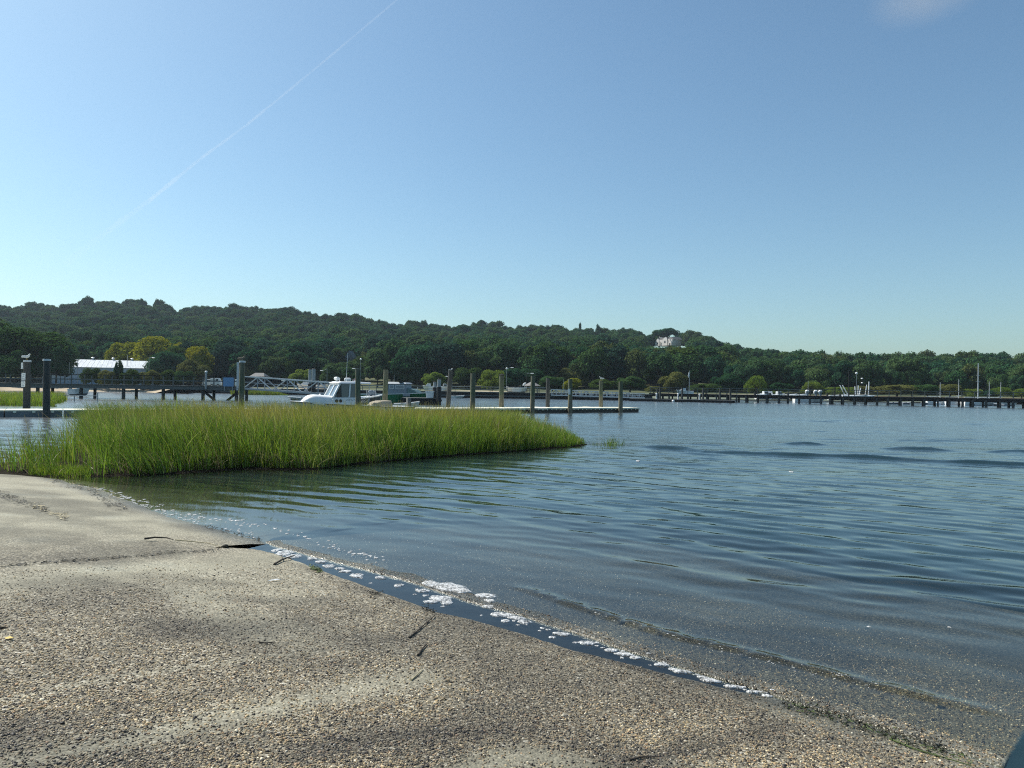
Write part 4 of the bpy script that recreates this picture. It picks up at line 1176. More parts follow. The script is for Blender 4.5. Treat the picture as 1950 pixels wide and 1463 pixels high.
for i, (sz, x, y, z, H, Wd, px, top) in enumerate(cand[:IND]):
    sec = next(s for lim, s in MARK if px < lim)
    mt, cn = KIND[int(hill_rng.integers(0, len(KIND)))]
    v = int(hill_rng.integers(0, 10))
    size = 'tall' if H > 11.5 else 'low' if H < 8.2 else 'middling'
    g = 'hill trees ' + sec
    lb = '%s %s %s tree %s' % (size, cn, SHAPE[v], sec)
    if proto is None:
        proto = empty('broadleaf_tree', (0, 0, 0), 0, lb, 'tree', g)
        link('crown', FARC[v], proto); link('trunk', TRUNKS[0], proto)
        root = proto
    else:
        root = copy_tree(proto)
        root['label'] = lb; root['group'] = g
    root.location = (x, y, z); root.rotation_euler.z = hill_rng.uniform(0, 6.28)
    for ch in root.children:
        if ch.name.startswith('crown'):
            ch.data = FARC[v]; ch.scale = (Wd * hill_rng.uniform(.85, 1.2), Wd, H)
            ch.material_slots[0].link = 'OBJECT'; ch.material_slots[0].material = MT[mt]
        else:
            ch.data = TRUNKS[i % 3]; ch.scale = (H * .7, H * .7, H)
# the remaining thousands as one mass, instancing the crowns built above
src = []
for i in range(10):
    src.append(next((o for o in COL.objects if o.type == 'MESH' and o.data == FARC[i]), None))
src = [o for o in src if o is not None]
P = np.array([(c[1], c[2], c[3]) for c in rest]); S = np.array([(c[5], c[5], c[4]) for c in rest])
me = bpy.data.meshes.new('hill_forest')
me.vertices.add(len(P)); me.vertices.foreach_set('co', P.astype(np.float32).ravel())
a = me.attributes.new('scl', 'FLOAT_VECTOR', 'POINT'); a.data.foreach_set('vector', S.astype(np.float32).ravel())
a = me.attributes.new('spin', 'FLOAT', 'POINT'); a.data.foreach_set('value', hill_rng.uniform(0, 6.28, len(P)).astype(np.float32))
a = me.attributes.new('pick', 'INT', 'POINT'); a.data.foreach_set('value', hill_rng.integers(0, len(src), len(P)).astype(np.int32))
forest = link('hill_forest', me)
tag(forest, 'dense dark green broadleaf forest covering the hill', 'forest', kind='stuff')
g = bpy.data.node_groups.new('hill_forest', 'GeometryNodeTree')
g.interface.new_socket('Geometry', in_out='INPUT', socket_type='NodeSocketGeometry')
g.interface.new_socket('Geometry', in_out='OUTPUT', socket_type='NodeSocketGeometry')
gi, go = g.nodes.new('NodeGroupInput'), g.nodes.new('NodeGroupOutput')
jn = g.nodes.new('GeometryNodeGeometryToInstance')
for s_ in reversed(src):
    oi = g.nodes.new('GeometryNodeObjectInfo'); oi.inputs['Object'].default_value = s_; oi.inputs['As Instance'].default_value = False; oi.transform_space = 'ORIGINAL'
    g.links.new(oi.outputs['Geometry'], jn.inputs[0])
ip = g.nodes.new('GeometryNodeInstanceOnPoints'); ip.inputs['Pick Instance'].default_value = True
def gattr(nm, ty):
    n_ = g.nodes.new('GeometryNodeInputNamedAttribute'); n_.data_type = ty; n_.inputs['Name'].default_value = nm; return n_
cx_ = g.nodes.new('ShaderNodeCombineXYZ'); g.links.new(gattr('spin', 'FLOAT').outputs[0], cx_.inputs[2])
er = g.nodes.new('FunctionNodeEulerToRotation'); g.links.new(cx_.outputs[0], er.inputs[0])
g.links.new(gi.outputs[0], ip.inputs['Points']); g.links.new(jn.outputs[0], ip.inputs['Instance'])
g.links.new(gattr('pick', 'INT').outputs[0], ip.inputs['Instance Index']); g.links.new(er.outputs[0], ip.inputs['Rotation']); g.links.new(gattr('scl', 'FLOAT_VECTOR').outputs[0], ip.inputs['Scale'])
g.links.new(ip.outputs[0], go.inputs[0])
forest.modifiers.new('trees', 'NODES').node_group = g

# ------------------------------------------------------------------ floating dock
DA = Vector((-30.0, 43.0, 0)); DBv = Vector((12.0, 69.0, 0))
DDIR = (DBv - DA).normalized(); DN = Vector((-DDIR.y, DDIR.x, 0)); DLEN = (DBv - DA).length
DRZ = math.atan2(DDIR.y, DDIR.x)
dock = empty('floating_dock', DA, DRZ, 'long low floating dock with cream top and dark sides', 'dock')
DW = 2.5
# right part: rows of half metre cube floats; left part: longer grey sided sections
b = MB(); b.box((0.235, DW / 2 + 0.03, 0.13), (0.455, DW - 0.06, 0.42)); b.cur = 1
b.prism([(0.0, 0.34), (0.03, 0.30), (0.44, 0.30), (0.47, 0.34), (0.47, 0.42), (0.0, 0.42)], 0.0, DW, 'y')
b.box((0.47, -0.012, 0.30), (0.10, 0.03, 0.13)); b.box((0.47, DW + 0.012, 0.30), (0.10, 0.03, 0.13))
fb0 = b.build('float_block', [MT['float_dark'], MT['cream']], dock)
nblk = int((DLEN - 18.0) / 0.475)
for i in range(nblk):
    fb = fb0 if i == 0 else fb0.copy()
    if i: COL.objects.link(fb); fb.parent = dock
    fb.location = (18.0 + i * 0.475, 0, RNG.normal(0, 0.006)); fb.rotation_euler = (RNG.normal(0, .004), 0, 0)
b = MB(); b.box((1.45, DW / 2, 0.10), (2.88, DW - 0.05, 0.50)); b.cur = 1; b.box((1.45, DW / 2, 0.385), (2.9, DW, 0.07))
ds0 = b.build('deck_section', [MT['float_grey'], MT['cream']], dock)
tb = MB(); tb.box((0, -0.004, 0.30), (0.16, 0.05, 0.11))
tab0 = tb.build('edge_tab', [MT['cream']], ds0); tab0.location = (0.48, 0, 0)
for k in (1, 2):
    t_ = tab0.copy(); COL.objects.link(t_); t_.parent = ds0; t_.location = (0.48 + 0.95 * k, 0, 0)
ds0.location = (18.0 - 2.95, 0, 0)
for i in range(2, 12):
    c = copy_tree(ds0, dock); c.location = (18.0 - 2.95 * i, 0, 0)

# ------------------------------------------------------------------ pilings
def pile_mesh(name, h, r, seed, mat, below=0.5, lean=0.0):
    rng = np.random.default_rng(seed)
    m, n = 12, 14
    V = []
    for j in range(m + 1):
        z = -below + (h + below) * j / m
        for k in range(n):
            a = 2 * math.pi * k / n
            rr_ = r * (1.05 - 0.10 * j / m) * (1 + 0.05 * (vnoise(k * 1.3 + seed, j * 0.22, seed) - 0.5) + 0.06 * (vnoise(j * 0.6, seed * 1.0, 3) - 0.5))
            V.append((math.cos(a) * rr_ + lean * z, math.sin(a) * rr_, z))
    b = MB()
    fs = [(j * n + k, j * n + (k + 1) % n, (j + 1) * n + (k + 1) % n, (j + 1) * n + k) for j in range(m) for k in range(n)]
    fs.append(tuple(range(m * n, (m + 1) * n)))
    b.add(V, fs)
    return b

def piling(px, top, Y, r, label, mat='pile', cap=None, lean=0.0, group='wooden pilings along the floating dock', seed=1):
    p = at(px, top, Y)
    o = empty('dock_piling', (p.x, Y, 0), 0, label, 'piling', group)
    # foot position follows the photo's tilt, so the shaft stands upright in the world
    pile_mesh('shaft', p.z, r, seed, mat, lean=lean).build('shaft', MT[mat], o, smooth=True)
    o.rotation_euler = (RNG.normal(0, .006), RNG.normal(0, .008), RNG.uniform(0, .0))
    if lean:
        o.location.x -= lean * p.z
    tx = lean * p.z
    if cap == 'disc':
        b = MB(); b.tube([(tx, 0, p.z - 0.02), (tx, 0, p.z + 0.10)], [r * 1.12, r * 1.06], 14); b.build('cap', MT['offwhite'], o, smooth=True)
    elif cap == 'dark':
        b = MB(); b.tube([(tx, 0, p.z - 0.01), (tx, 0, p.z + 0.05), (tx, 0, p.z + 0.14)], [r * 1.15, r * 1.12, 0.03], 14); b.build('cap', MT['wood_dark'], o, smooth=True)
    return o, p

def notice(root, x, z, w, h, y, lines, name='notice_plate', sx=0.0):
    b = MB(); b.box((x, y, z), (w, 0.03, h))
    pl = b.build(name, MT['white'], root)
    if lines:
        b = MB()
        for k in range(lines):
            zz = z + h * (0.32 - 0.64 * k / max(1, lines - 1))
            b.box((x - w * 0.04 * (k % 2), y - 0.017, zz), (w * (0.62 - 0.12 * (k % 2)), 0.006, h * 0.045))
        b.build('printed_lines', MT['grey_paint'], pl)
    return pl

NEARP = lambda px: (lambda u: (DA.y * 1.0 + DDIR.y * ((u * DA.y - DA.x) / (DDIR.x - u * DDIR.y))))((px - 975) / 1400)   # depth of the dock's front edge at a column
o, p = piling(52, 689, NEARP(52) + 3.6, 0.205, 'piling with a white cap and three stacked white notices', 'pile_dark', 'disc', seed=2)
for k, (zt, hh, xx, ww) in enumerate([(697, 12, -0.16, 0.12), (717, 13, -0.06, 0.24), (731, 12, -0.07, 0.24)]):
    notice(o, xx, at(48, zt, o.location.y).z, ww, hh * o.location.y / 1400, -0.26, 2 + k % 2 if k else 0)
piling(90, 687, NEARP(90) - 0.35, 0.195, 'thick dark piling with a flat white cap in front of the dock', 'pile_dark', 'disc', seed=3)
piling(460.5, 690, NEARP(460) - 0.4, 0.185, 'green stained piling with a white cap and a brown gull', 'pile', 'disc', seed=4)
piling(683, 703, NEARP(683) - 4.9, 0.18, 'piling in front of the white cabin boat', 'pile', None, seed=5)
piling(735, 704, NEARP(735) + 3.0, 0.20, 'piling between the cabin boat and the green boat', 'pile', None, seed=6, lean=0.015)
piling(858, 707, NEARP(858) + 3.0, 0.19, 'leaning piling with a small bird just right of the white tote', 'pile_dark', None, lean=0.055, seed=7)
piling(900.5, 711, NEARP(900) - 0.3, 0.21, 'piling where the marsh starts to hide the dock', 'pile', None, seed=8)
piling(955.5, 715, NEARP(955) + 3.0, 0.21, 'piling with a dark pointed top before the sandy bank', 'pile', 'dark', seed=9)
piling(1014.5, 716, NEARP(1014) - 0.3, 0.19, 'piling with a pale splintered top in front of the gazebo', 'pile', None, seed=10)
piling(1043.5, 720, NEARP(1043) + 3.0, 0.18, 'thinner dark piling right of the gazebo', 'pile_dark', None, seed=11)
o, p = piling(1086.5, 722, NEARP(1086) - 0.3, 0.20, 'piling carrying a single white notice', 'pile', None, seed=12)
notice(o, -0.10, at(1084, 746, o.location.y).z, 0.20, 0.50, -0.20, 4)
piling(1145, 725, NEARP(1145) + 3.0, 0.19, 'green piling with a white gull on top', 'pile', None, seed=13)
piling(1182.5, 727, NEARP(1182) - 0.3, 0.20, 'last piling near the outer end of the dock', 'pile', None, seed=14)

# ------------------------------------------------------------------ gulls
def gull(loc, rz, back, label, s=1.0, low=False):
    """a standing gull about 0.45 m long; bill towards +x"""
    g = empty('gull', loc, rz, label, 'gull', 'gulls on the pilings')
    b = MB()
    tilt = -0.25 if not low else -0.05
    rot = Euler((0, tilt, 0)).to_matrix()
    zc = 0.20 if not low else 0.13
    def body_path(pts, rads, n=10):
        b.tube(pts, rads, n)
    body_path([(-0.30 * s, 0, (zc - 0.03) * s), (-0.16 * s, 0, (zc - 0.01) * s), (-0.03 * s, 0, zc * s), (0.07 * s, 0, (zc + 0.03) * s), (0.12 * s, 0, (zc + 0.09) * s), (0.14 * s, 0, (zc + 0.15) * s), (0.18 * s, 0, (zc + 0.17) * s), (0.205 * s, 0, (zc + 0.165) * s)],
              [0.012 * s, 0.05 * s, 0.085 * s, 0.075 * s, 0.05 * s, 0.042 * s, 0.036 * s, 0.012 * s])
    b.build('body', MT['gull_white'] if back != 'brown' else MT['gull_brown'], g, smooth=True)
    b = MB()
    for sy in (-1, 1):
        b.ball((-0.10 * s, sy * 0.062 * s, (zc + 0.025) * s), (0.20 * s, 0.03 * s, 0.062 * s), 10, 6, Euler((0, -0.08 - tilt * .4, 0)).to_matrix())
    b.build('wing', MT['gull_grey'] if back == 'grey' else MT['gull_white'] if back == 'white' else MT['gull_brown'], g, smooth=True)
    b = MB(); b.tube([(0.20 * s, 0, (zc + 0.165) * s), (0.25 * s, 0, (zc + 0.15) * s)], [0.011 * s, 0.003 * s], 6); b.build('bill', MT['yellow'], g)
    for sy in (-1, 1):
        b = MB(); b.tube([(0.0, sy * 0.03 * s, (zc - 0.06) * s), (0.01 * s, sy * 0.03 * s, 0.008)], 0.006 * s, 5); b.box((0.03 * s, sy * 0.03 * s, 0.006), (0.05 * s, 0.035 * s, 0.012)); b.build('leg', MT['yellow'], g)
    return g
def top_of(px, top, Y, dz=0.0):
    p = at(px, top, Y); return (p.x, Y, p.z + dz)
gull(top_of(51, 689, NEARP(52) + 3.6, 0.10), R(10), 'white', 'white gull on the piling with three notices', 1.05)
gull(top_of(461, 690, NEARP(460) - 0.4, 0.10), R(-8), 'brown', 'brown young gull on the green stained piling', 1.05, True)
gull(top_of(1145, 725, NEARP(1145) + 3.0), R(200), 'white', 'white gull on the piling second from the dock end', 0.95)
gull(top_of(858.5, 707, NEARP(858) + 3.0), R(20), 'grey', 'small grey gull on the leaning piling', 0.75, True)

# ------------------------------------------------------------------ fixed timber pier on the left
PY = 92.0
x0 = at(-180, 735, PY).x; x1 = at(463, 735, PY).x
pier = empty('timber_pier', (x0, PY, 0), 0, 'grey timber pier with railings on paired pilings at left', 'pier')
L = x1 - x0; DZ = 1.78
def lx(px): return at(px, 735, PY).x - x0
b = MB(); b.box((L / 2, 1.5, DZ - 0.30), (L, 0.25, 0.42)); b.box((L / 2, 0.02, DZ - 0.28), (L, 0.16, 0.44)); b.box((L / 2, 3.0, DZ - 0.28), (L, 0.16, 0.44)); b.build('stringer', MT['wood_grey'], pier)
pl = MB(); pl.box((0.22, 1.5, DZ - 0.02), (0.28, 3.3, 0.07)); pk0 = pl.build('plank', MT['wood_grey'], pier)
npk = min(int(L / 0.30), 150)
for i in range(1, npk):
    c = pk0.copy(); COL.objects.link(c); c.parent = pier; c.location = (i * 0.30, 0, RNG.normal(0, .006))
bb = MB(); bb.box((0, 0, DZ + 0.60), (0.11, 0.11, 1.2)); rp0 = bb.build('railing_post', MT['wood_grey'], pier)
k = 0
for yy in (0.08, 2.92):
    xx = 0.3
    while xx < L:
        c = rp0 if k == 0 else rp0.copy()
        if k: COL.objects.link(c); c.parent = pier
        c.location = (xx, yy, 0); k += 1; xx += 2.55
for yy in (0.03, 2.97):
    b = MB(); b.box((L / 2, yy, DZ + 1.20), (L, 0.20, 0.07)); b.build('handrail', MT['wood_dark'], pier)
    b = MB(); b.box((L / 2, yy, DZ + 0.62), (L, 0.05, 0.13)); b.build('middle_rail', MT['wood_grey'], pier)
ps = 0
for px in (-150, -60, 72, 155, 236, 312, 388, 452):
    for d, yy in ((-0.22, 0.35), (0.24, 2.6)):
        ps += 1
        o = pile_mesh('pile', DZ - 0.4, 0.21 if d < 0 else 0.19, 40 + ps, None, 0.8).build('pile', MT['pile_dark'], pier, smooth=True)
        o.location = (lx(px) + d, yy, 0)
for a, bq in ((388, 410), (452, 430)):
    b = MB(); b.bar((lx(a), 0.2, 1.05), (lx(bq), 0.2, -0.1), 0.22, 0.26); b.build('brace', MT['wood_dark'], pier)

sg = empty('sign_board', at(435, 738, PY - 0.25), 0, 'blank pale blue back of a sign board on the pier railing', 'sign')
w = 19.5 * PY / 1400; h = 17 * PY / 1400
b = MB(); b.box((0, 0, h / 2 + 0.12), (w, 0.06, h)); b.build('panel', MT['sign_blue'], sg)
for s_ in (-1, 1):
    b = MB(); b.box((s_ * w * 0.4, 0.07, 0.0), (0.09, 0.07, 0.9)); b.build('leg', MT['steel'], sg)
lp = empty('bollard_light', at(392, 741, PY - 0.3), 0, 'short grey post with a round white light on the pier', 'light post')
b = MB(); b.tube([(0, 0, 0), (0, 0, 2.0)], 0.13, 10); b.build('post', MT['steel'], lp, smooth=True)
b = MB(); b.ball((0, 0, 2.13), (0.18, 0.18, 0.14), 10, 7); b.build('lamp', MT['white'], lp, smooth=True)
sp_ = empty('steel_post', (at(452.5, 738, PY - 0.4).x, PY - 0.4, 1.3), 0, 'tall pale square steel post beside the capped piling', 'post')
b = MB(); b.box((0, 0, 1.75), (0.22, 0.22, 3.5)); b.build('shaft', MT['alu'], sp_)
b = MB(); b.box((0, 0, 0.25), (0.34, 0.34, 0.08)); b.build('base_plate', MT['steel'], sp_)

# ------------------------------------------------------------------ truss gangway down to the float
ga = at(463, 740, 91.5); gb = at(636, 752, 86.0)
gw = empty('truss_gangway', ga, 0, 'white aluminium truss gangway sloping down from the pier', 'gangway')
v = gb - ga; gl_ = v.length; gx_ = v.normalized()
side = Vector((-gx_.y, gx_.x, 0)).normalized() * 1.25
H_ = Vector((0, 0, 1.5))
nb = 3
for q, sd in enumerate((Vector((0, 0, 0)), side)):
    b = MB(); b.bar(sd + H_, v + sd + H_ * 0.92, 0.13); b.build('top_chord', MT['alu'], gw)
    b = MB(); b.bar(sd, v + sd, 0.15, 0.22); b.build('bottom_chord', MT['alu_dull'], gw)
    for i in range(nb):
        u0 = v * ((i + 0.0) / nb); um = v * ((i + 0.5) / nb); u1 = v * ((i + 1.0) / nb)
        for a_, c_ in ((u0 + sd, um + sd + H_), (um + sd + H_, u1 + sd)):
            b = MB(); b.bar(a_, c_, 0.10 if q == 0 else 0.08); b.build('diagonal_brace', MT['alu'] if q == 0 else MT['alu_dull'], gw)
        b = MB(); b.bar(um + sd, um + sd + H_, 0.10); b.build('upright', MT['alu_dull'], gw)
    b = MB(); b.bar(sd + H_ * 0.5, v + sd + H_ * 0.5, 0.04); b.build('middle_rail', MT['alu_dull'], gw)
b = MB(); b.bar(side * 0.5 + Vector((0, 0, 0.05)), v + side * 0.5 + Vector((0, 0, 0.05)), 1.15, 0.05); b.build('walkway', MT['alu_dull'], gw)

# steel pipe piles with black sleeves
def sleeved(px, top, sleeve, Y, r, label, grp, zb=-0.4):
    p = at(px, top, Y); q = at(px, sleeve, Y)
    o = empty('sleeved_pile', (p.x, Y, 0), 0, label, 'pile', grp)
    b = MB(); b.tube([(0, 0, zb), (0, 0, p.z)], r, 12); b.build('pipe', MT['steel'], o, smooth=True)
    b = MB(); b.tube([(0, 0, zb), (0, 0, q.z)], r * 1.25, 12); b.build('sleeve', MT['sleeve'], o, smooth=True)
    b = MB(); b.tube([(0, 0, p.z), (0, 0, p.z + 0.1)], [r * 1.15, r * 0.6], 12); b.build('cap', MT['wood_dark'], o, smooth=True)
    b = MB(); b.tube([(0, 0, 0.42), (0, 0, 0.62)], r * 1.7, 12); b.build('collar', MT['black'], o, smooth=True)
    return o
sleeved(590.5, 704, 731, 90, 0.19, 'left one of the twin steel piles with black sleeves at the gangway foot', 'steel piles with black sleeves')
sleeved(597.5, 703, 729, 88, 0.22, 'right thicker one of the twin steel piles at the gangway foot', 'steel piles with black sleeves')
sleeved(828, 728, 738, 86.5, 0.19, 'left steel pile with a black sleeve beside the white tote', 'steel piles with black sleeves')
sleeved(836.5, 723, 737, 85, 0.21, 'right steel pile with a black sleeve beside the white tote', 'steel piles with black sleeves')

# ------------------------------------------------------------------ boats
def hull_mb(L, B, sb_, ss_, draft, transom=0.85, n=14, rake=0.10, flare=1.0, deck_in=0.06, deck_drop=0.0):
    """hull from stern x=0 to bow x=L; sheer height sb_ at the bow, ss_ at the stern. Material 0 topsides, 1 deck, 2 bottom band"""
    b = MB(); V = []
    for i in range(n + 1):
        t = i / n
        half = B / 2 * (transom + (1 - transom) * min(1, t / 0.35)) * (1 if t < 0.45 else math.cos((t - 0.45) / 0.55 * math.pi / 2) ** 0.75)
        half = max(half, 0.012)
        zs = ss_ + (sb_ - ss_) * t ** 1.8
        ch = half * (0.86 - 0.35 * max(0, t - 0.4) / 0.6)
        zk = -draft * (1 - max(0, t - 0.75) / 0.25 * 0.9)
        x = t * L
        xr = x - L * rake * t ** 3
        zc = 0.02 + 0.30 * max(0, t - 0.4)
        V += [(xr - L * rake * 0.3 * t ** 3, 0, zk), (xr, ch, zc), (x, half, zs - 0.10), (x, half * 1.01 + 0.02, zs - 0.08), (x, half * 1.01 + 0.02, zs), (x, max(half - deck_in, 0.004), zs - 0.0), (x, 0, zs - deck_drop + 0.02)]
    m = 7
    def fs(side):
        o = len(b.v)
        b.v += [(x, y * side, z) for x, y, z in V]
        for i in range(n):
            for k in range(m - 1):
                f = (o + i * m + k, o + (i + 1) * m + k, o + (i + 1) * m + k + 1, o + i * m + k + 1)
                b.f.append(f if side < 0 else f[::-1]); b.mi.append([2, 0, 0, 3, 1, 1][k])
        b.f.append(tuple(o + k for k in range(m))); b.mi.append(0)
    fs(1); fs(-1)
    return b

def boat_root(name, stern, bow, label, cat='boat', grp=None):
    d = bow - stern
    return empty(name, (stern.x, stern.y, 0), math.atan2(d.y, d.x), label, cat, grp), math.hypot(d.x, d.y)

def solid(parent, name, poly, half0, half1, mats, bevel=0.03, smooth=False):
    """a body with a side outline poly of (x,z) points, half width going from half0 at its bottom to half1 at its top"""
    zs = [z for _, z in poly]; z0, z1 = min(zs), max(zs)
    n = len(poly); b = MB(); V = []
    for s_ in (-1, 1):
        for x, z in poly:
            t = (z - z0) / max(1e-6, z1 - z0)
            V.append((x, s_ * (half0 + (half1 - half0) * t), z))
    b.add(V, [tuple(range(n - 1, -1, -1)), tuple(range(n, 2 * n))] + [(i, (i + 1) % n, n + (i + 1) % n, n + i) for i in range(n)])
    return b.build(name, mats, parent, smooth=smooth, bevel=bevel)

# white cabin boat, bow to the left, lying along the near side of the dock
bowp = DA + DDIR * 0; 
def alongside(px, off):
    Yf = NEARP(px); x = (px - 975) / 1400 * Yf
    p = Vector((x, Yf, 0)) + (-DN) * off
    return p
stern = alongside(760, 1.75); bow = alongside(541, 1.75)
wb, WL = boat_root('cabin_boat', stern, bow, 'white cabin motor boat moored with its bow to the left', 'boat')
hull_mb(WL, 2.75, 1.02, 0.66, 0.4, 0.88).build('hull', [MT['white'], MT['white'], MT['navy_grey'], MT['navy_grey']], wb, smooth=True)
k = WL / 8.6
# trunk cabin: rounded white foredeck house
_dd = (bow - stern).normalized(); _ux = lambda px: (((px - 975) / 1400 * stern.y - stern.x) / (_dd.x - (px - 975) / 1400 * _dd.y))
xq0, xq1 = _ux(640), _ux(574)
n = 12; V = []; b = MB()
for i in range(n + 1):
    t = i / n
    x = xq0 + (xq1 - xq0) * t
    hw = 1.02 * (1 - max(0, t - 0.35) ** 2 * 1.6); hh = (0.70 - 0.08 * t) * (1 if t < 0.62 else max(0.0, 1 - ((t - 0.62) / 0.38) ** 2.2)) + 0.015
    hw = max(hw, 0.18)
    zb = 0.70 + 0.25 * t ** 1.5
    for j in range(9):
        a = math.pi * j / 8
        sx = math.copysign(abs(math.cos(a)) ** 0.45, math.cos(a)); sz = math.sin(a) ** 0.5
        V.append((x, hw * sx, zb + hh * sz))
fs = [(i * 9 + j, (i + 1) * 9 + j, (i + 1) * 9 + j + 1, i * 9 + j + 1) for i in range(n) for j in range(8)] + [tuple(range(9)), tuple(range(n * 9, n * 9 + 9))]
b.add(V, fs); tc_ = b.build('trunk_cabin', MT['white'], wb, smooth=True)
b = MB()
for dx in (-0.14, 0.14): b.tube([(_ux(636) + dx, 1.0, 1.06), (_ux(636) + dx, 1.07, 1.06)], 0.12, 10)
b.build('porthole', MT['black'], tc_)
b = MB(); b.ball((_ux(608), 0.2, 1.42), (0.10, 0.16, 0.12), 8, 6); b.build('deck_hatch', MT['white'], wb, smooth=True)
# wheelhouse: raked windscreen frames, side windows, long roof
def bx(px):
    u = (px - 975) / 1400 + 0.0; dd = (bow - stern).normalized()
    return ((u * stern.y - stern.x) / (dd.x - u * dd.y))
zb, zt = 1.30, 2.26
xa, xf0, xf1 = bx(697), bx(626), bx(639)          # aft end, foot and head of the windscreen
solid(wb, 'wheelhouse_side', [(bx(671), 0.6), (xf0 + .1, 0.6), (xf0, zb), (bx(671), zb)], 1.08, 1.06, MT['white'])
for s_ in (-1, 1):
    b = MB()
    b.bar((xf0, s_ * 1.0, zb), (xf1, s_ * 0.95, zt), 0.13, 0.10); b.bar((bx(656), s_ * 1.03, zb), (bx(658), s_ * 0.97, zt), 0.10, 0.08); b.bar((bx(669), s_ * 1.03, zb), (bx(669), s_ * 0.97, zt), 0.08)
    b.build('side_frame', MT['white'], wb)
    b = MB(); b.add([(xf0 - 0.13, s_ * 1.0, zb), (bx(668), s_ * 1.0, zb), (bx(668), s_ * 0.95, zt), (xf1 - 0.1, s_ * 0.95, zt)], [(0, 1, 2, 3)])
    b.add([(xf0 - 0.13, s_ * 0.98, zb), (bx(668), s_ * 0.98, zb), (bx(668), s_ * 0.93, zt), (xf1 - 0.1, s_ * 0.93, zt)], [(0, 1, 2, 3)])
    b.build('side_window', MT['glass'], wb)
b = MB()
for y_ in (-0.97, 0.0, 0.97): b.bar((xf0, y_, zb), (xf1, y_ * .96, zt), 0.11, 0.09)
b.bar((xf0 + .01, -0.95, zb + 0.03), (xf0 + .01, 0.95, zb + 0.03), 0.09); b.bar((xf1 + .01, -0.92, zt - 0.03), (xf1 + .01, 0.92, zt - 0.03), 0.10)
b.build('windscreen_frame', MT['white'], wb)
for s_ in (-1, 1):
    b = MB(); y0_, y1_ = s_ * 0.05, s_ * 0.92
    b.add([(xf0 - .02, y0_, zb), (xf0 - .02, y1_, zb), (xf1 - .02, y1_ * .96, zt), (xf1 - .02, y0_, zt)], [(0, 1, 2, 3)])
    b.add([(xf0 - .05, y0_, zb), (xf0 - .05, y1_, zb), (xf1 - .05, y1_ * .96, zt), (xf1 - .05, y0_, zt)], [(0, 1, 2, 3)])
    b.build('windscreen', MT['glass_pale'], wb)
solid(wb, 'roof', [(xa, zt + 0.02), (xf1 + .1, zt), (xf1 + .18, zt + 0.05), (xf1 - .1, zt + 0.16), (bx(665), zt + 0.17), (xa, zt + 0.10)], 1.12, 0.95, MT['white'], 0.04)
for y_ in (-0.9, 0.9):
    b = MB(); b.tube([(xa + .1, y_, 0.7), (xa + .1, y_, zt + 0.04)], 0.025, 6); b.build('roof_post', MT['alu'], wb)
b = MB(); b.tube([(bx(656), 0.35, zt + 0.15), (bx(658), 0.35, zt + 2.2)], [0.022, 0.012], 5); b.build('whip_antenna', MT['offwhite'], wb)
b = MB(); b.tube([(bx(641), -.28, zt + 0.36), (bx(641), .28, zt + 0.36)], 0.12, 10); b.box((bx(641), 0, zt + 0.2), (0.1, 0.12, 0.22)); b.build('roof_light', MT['offwhite'], wb, smooth=True)
b = MB(); b.tube([(bx(648), -.2, zt + 0.15), (bx(648), -.2, zt + 0.4)], 0.04, 6); b.build('horn', MT['offwhite'], wb)
b = MB(); b.box((bx(675), 0.55, 1.0), (0.45, 0.5, 0.8)); b.build('helm_seat', MT['black'], wb, bevel=0.06)
b = MB()
for q in range(9): b.bar((bx(650) - 0.11 * q, 1.085, 1.10 + 0.06 * (q % 2)), (bx(650) - 0.11 * q - 0.08, 1.085, 1.19 - 0.05 * ((q + 1) % 3)), 0.02, 0.02)
b.build('faint_lettering', MT['grey_paint'], wb)
# tan canvas heap over the engine box, and the stern posts
solid(wb, 'canvas_cover', [(bx(740), 0.62), (bx(704), 0.62), (bx(712), 0.95), (bx(722), 1.06), (bx(740), 1.08)], 0.95, 0.7, MT['tan'], 0.08)
b = MB(); b.box((0.30 * k, 0.75, 0.85), (0.26, 0.30, 0.85)); b.box((0.05 * k, 0.3, 0.75), (0.22, 0.30, 0.7)); b.build('stern_post', MT['wood_grey'], wb, bevel=0.02)

# dark grey work boat with radar, bow to the right, on the far side of the dock
stern = alongside(672, -4.3); bow = alongside(768, -4.3)
gbt, GL = boat_root('work_boat', stern, bow, 'dark grey open work boat with white radar and pale lettering', 'boat')
hull_mb(GL, 2.4, 1.42, 1.12, 0.4, 0.9, rake=0.14).build('hull', [MT['navy_grey'], MT['offwhite'], MT['navy_grey'], MT['white']], gbt, smooth=True)
solid(gbt, 'console', [(GL * .18, 1.12), (GL * .36, 1.12), (GL * .33, 1.95), (GL * .2, 1.95)], 0.5, 0.45, MT['offwhite'], 0.05)
for xx, yy in ((.14, -.6), (.14, .6), (.38, -.6), (.38, .6)):
    b = MB(); b.tube([(GL * xx, yy, 1.1), (GL * xx, yy * .9, 2.25)], 0.035, 6); b.build('tower_leg', MT['alu'], gbt)
b = MB(); b.bar((GL * .14, -.6, 1.2), (GL * .38, -.6, 2.1), .04); b.bar((GL * .38, -.6, 1.2), (GL * .14, -.6, 2.1), .04); b.build('tower_brace', MT['alu'], gbt)
solid(gbt, 'hard_top', [(GL * .10, 2.25), (GL * .50, 2.25), (GL * .42, 2.33), (GL * .10, 2.33)], 0.85, 0.8, MT['navy_grey'], 0.02)
b = MB(); b.tube([(GL * .27, 0, 2.33), (GL * .27, 0, 2.48)], 0.12, 8); b.build('radar_stand', MT['black'], gbt)
b = MB(); b.tube([(GL * .27, 0, 2.48), (GL * .27, 0, 2.53), (GL * .27, 0, 2.70), (GL * .27, 0, 2.74)], [0.24, 0.27, 0.25, 0.16], 14); b.build('radar_dome', MT['white'], gbt, smooth=True)
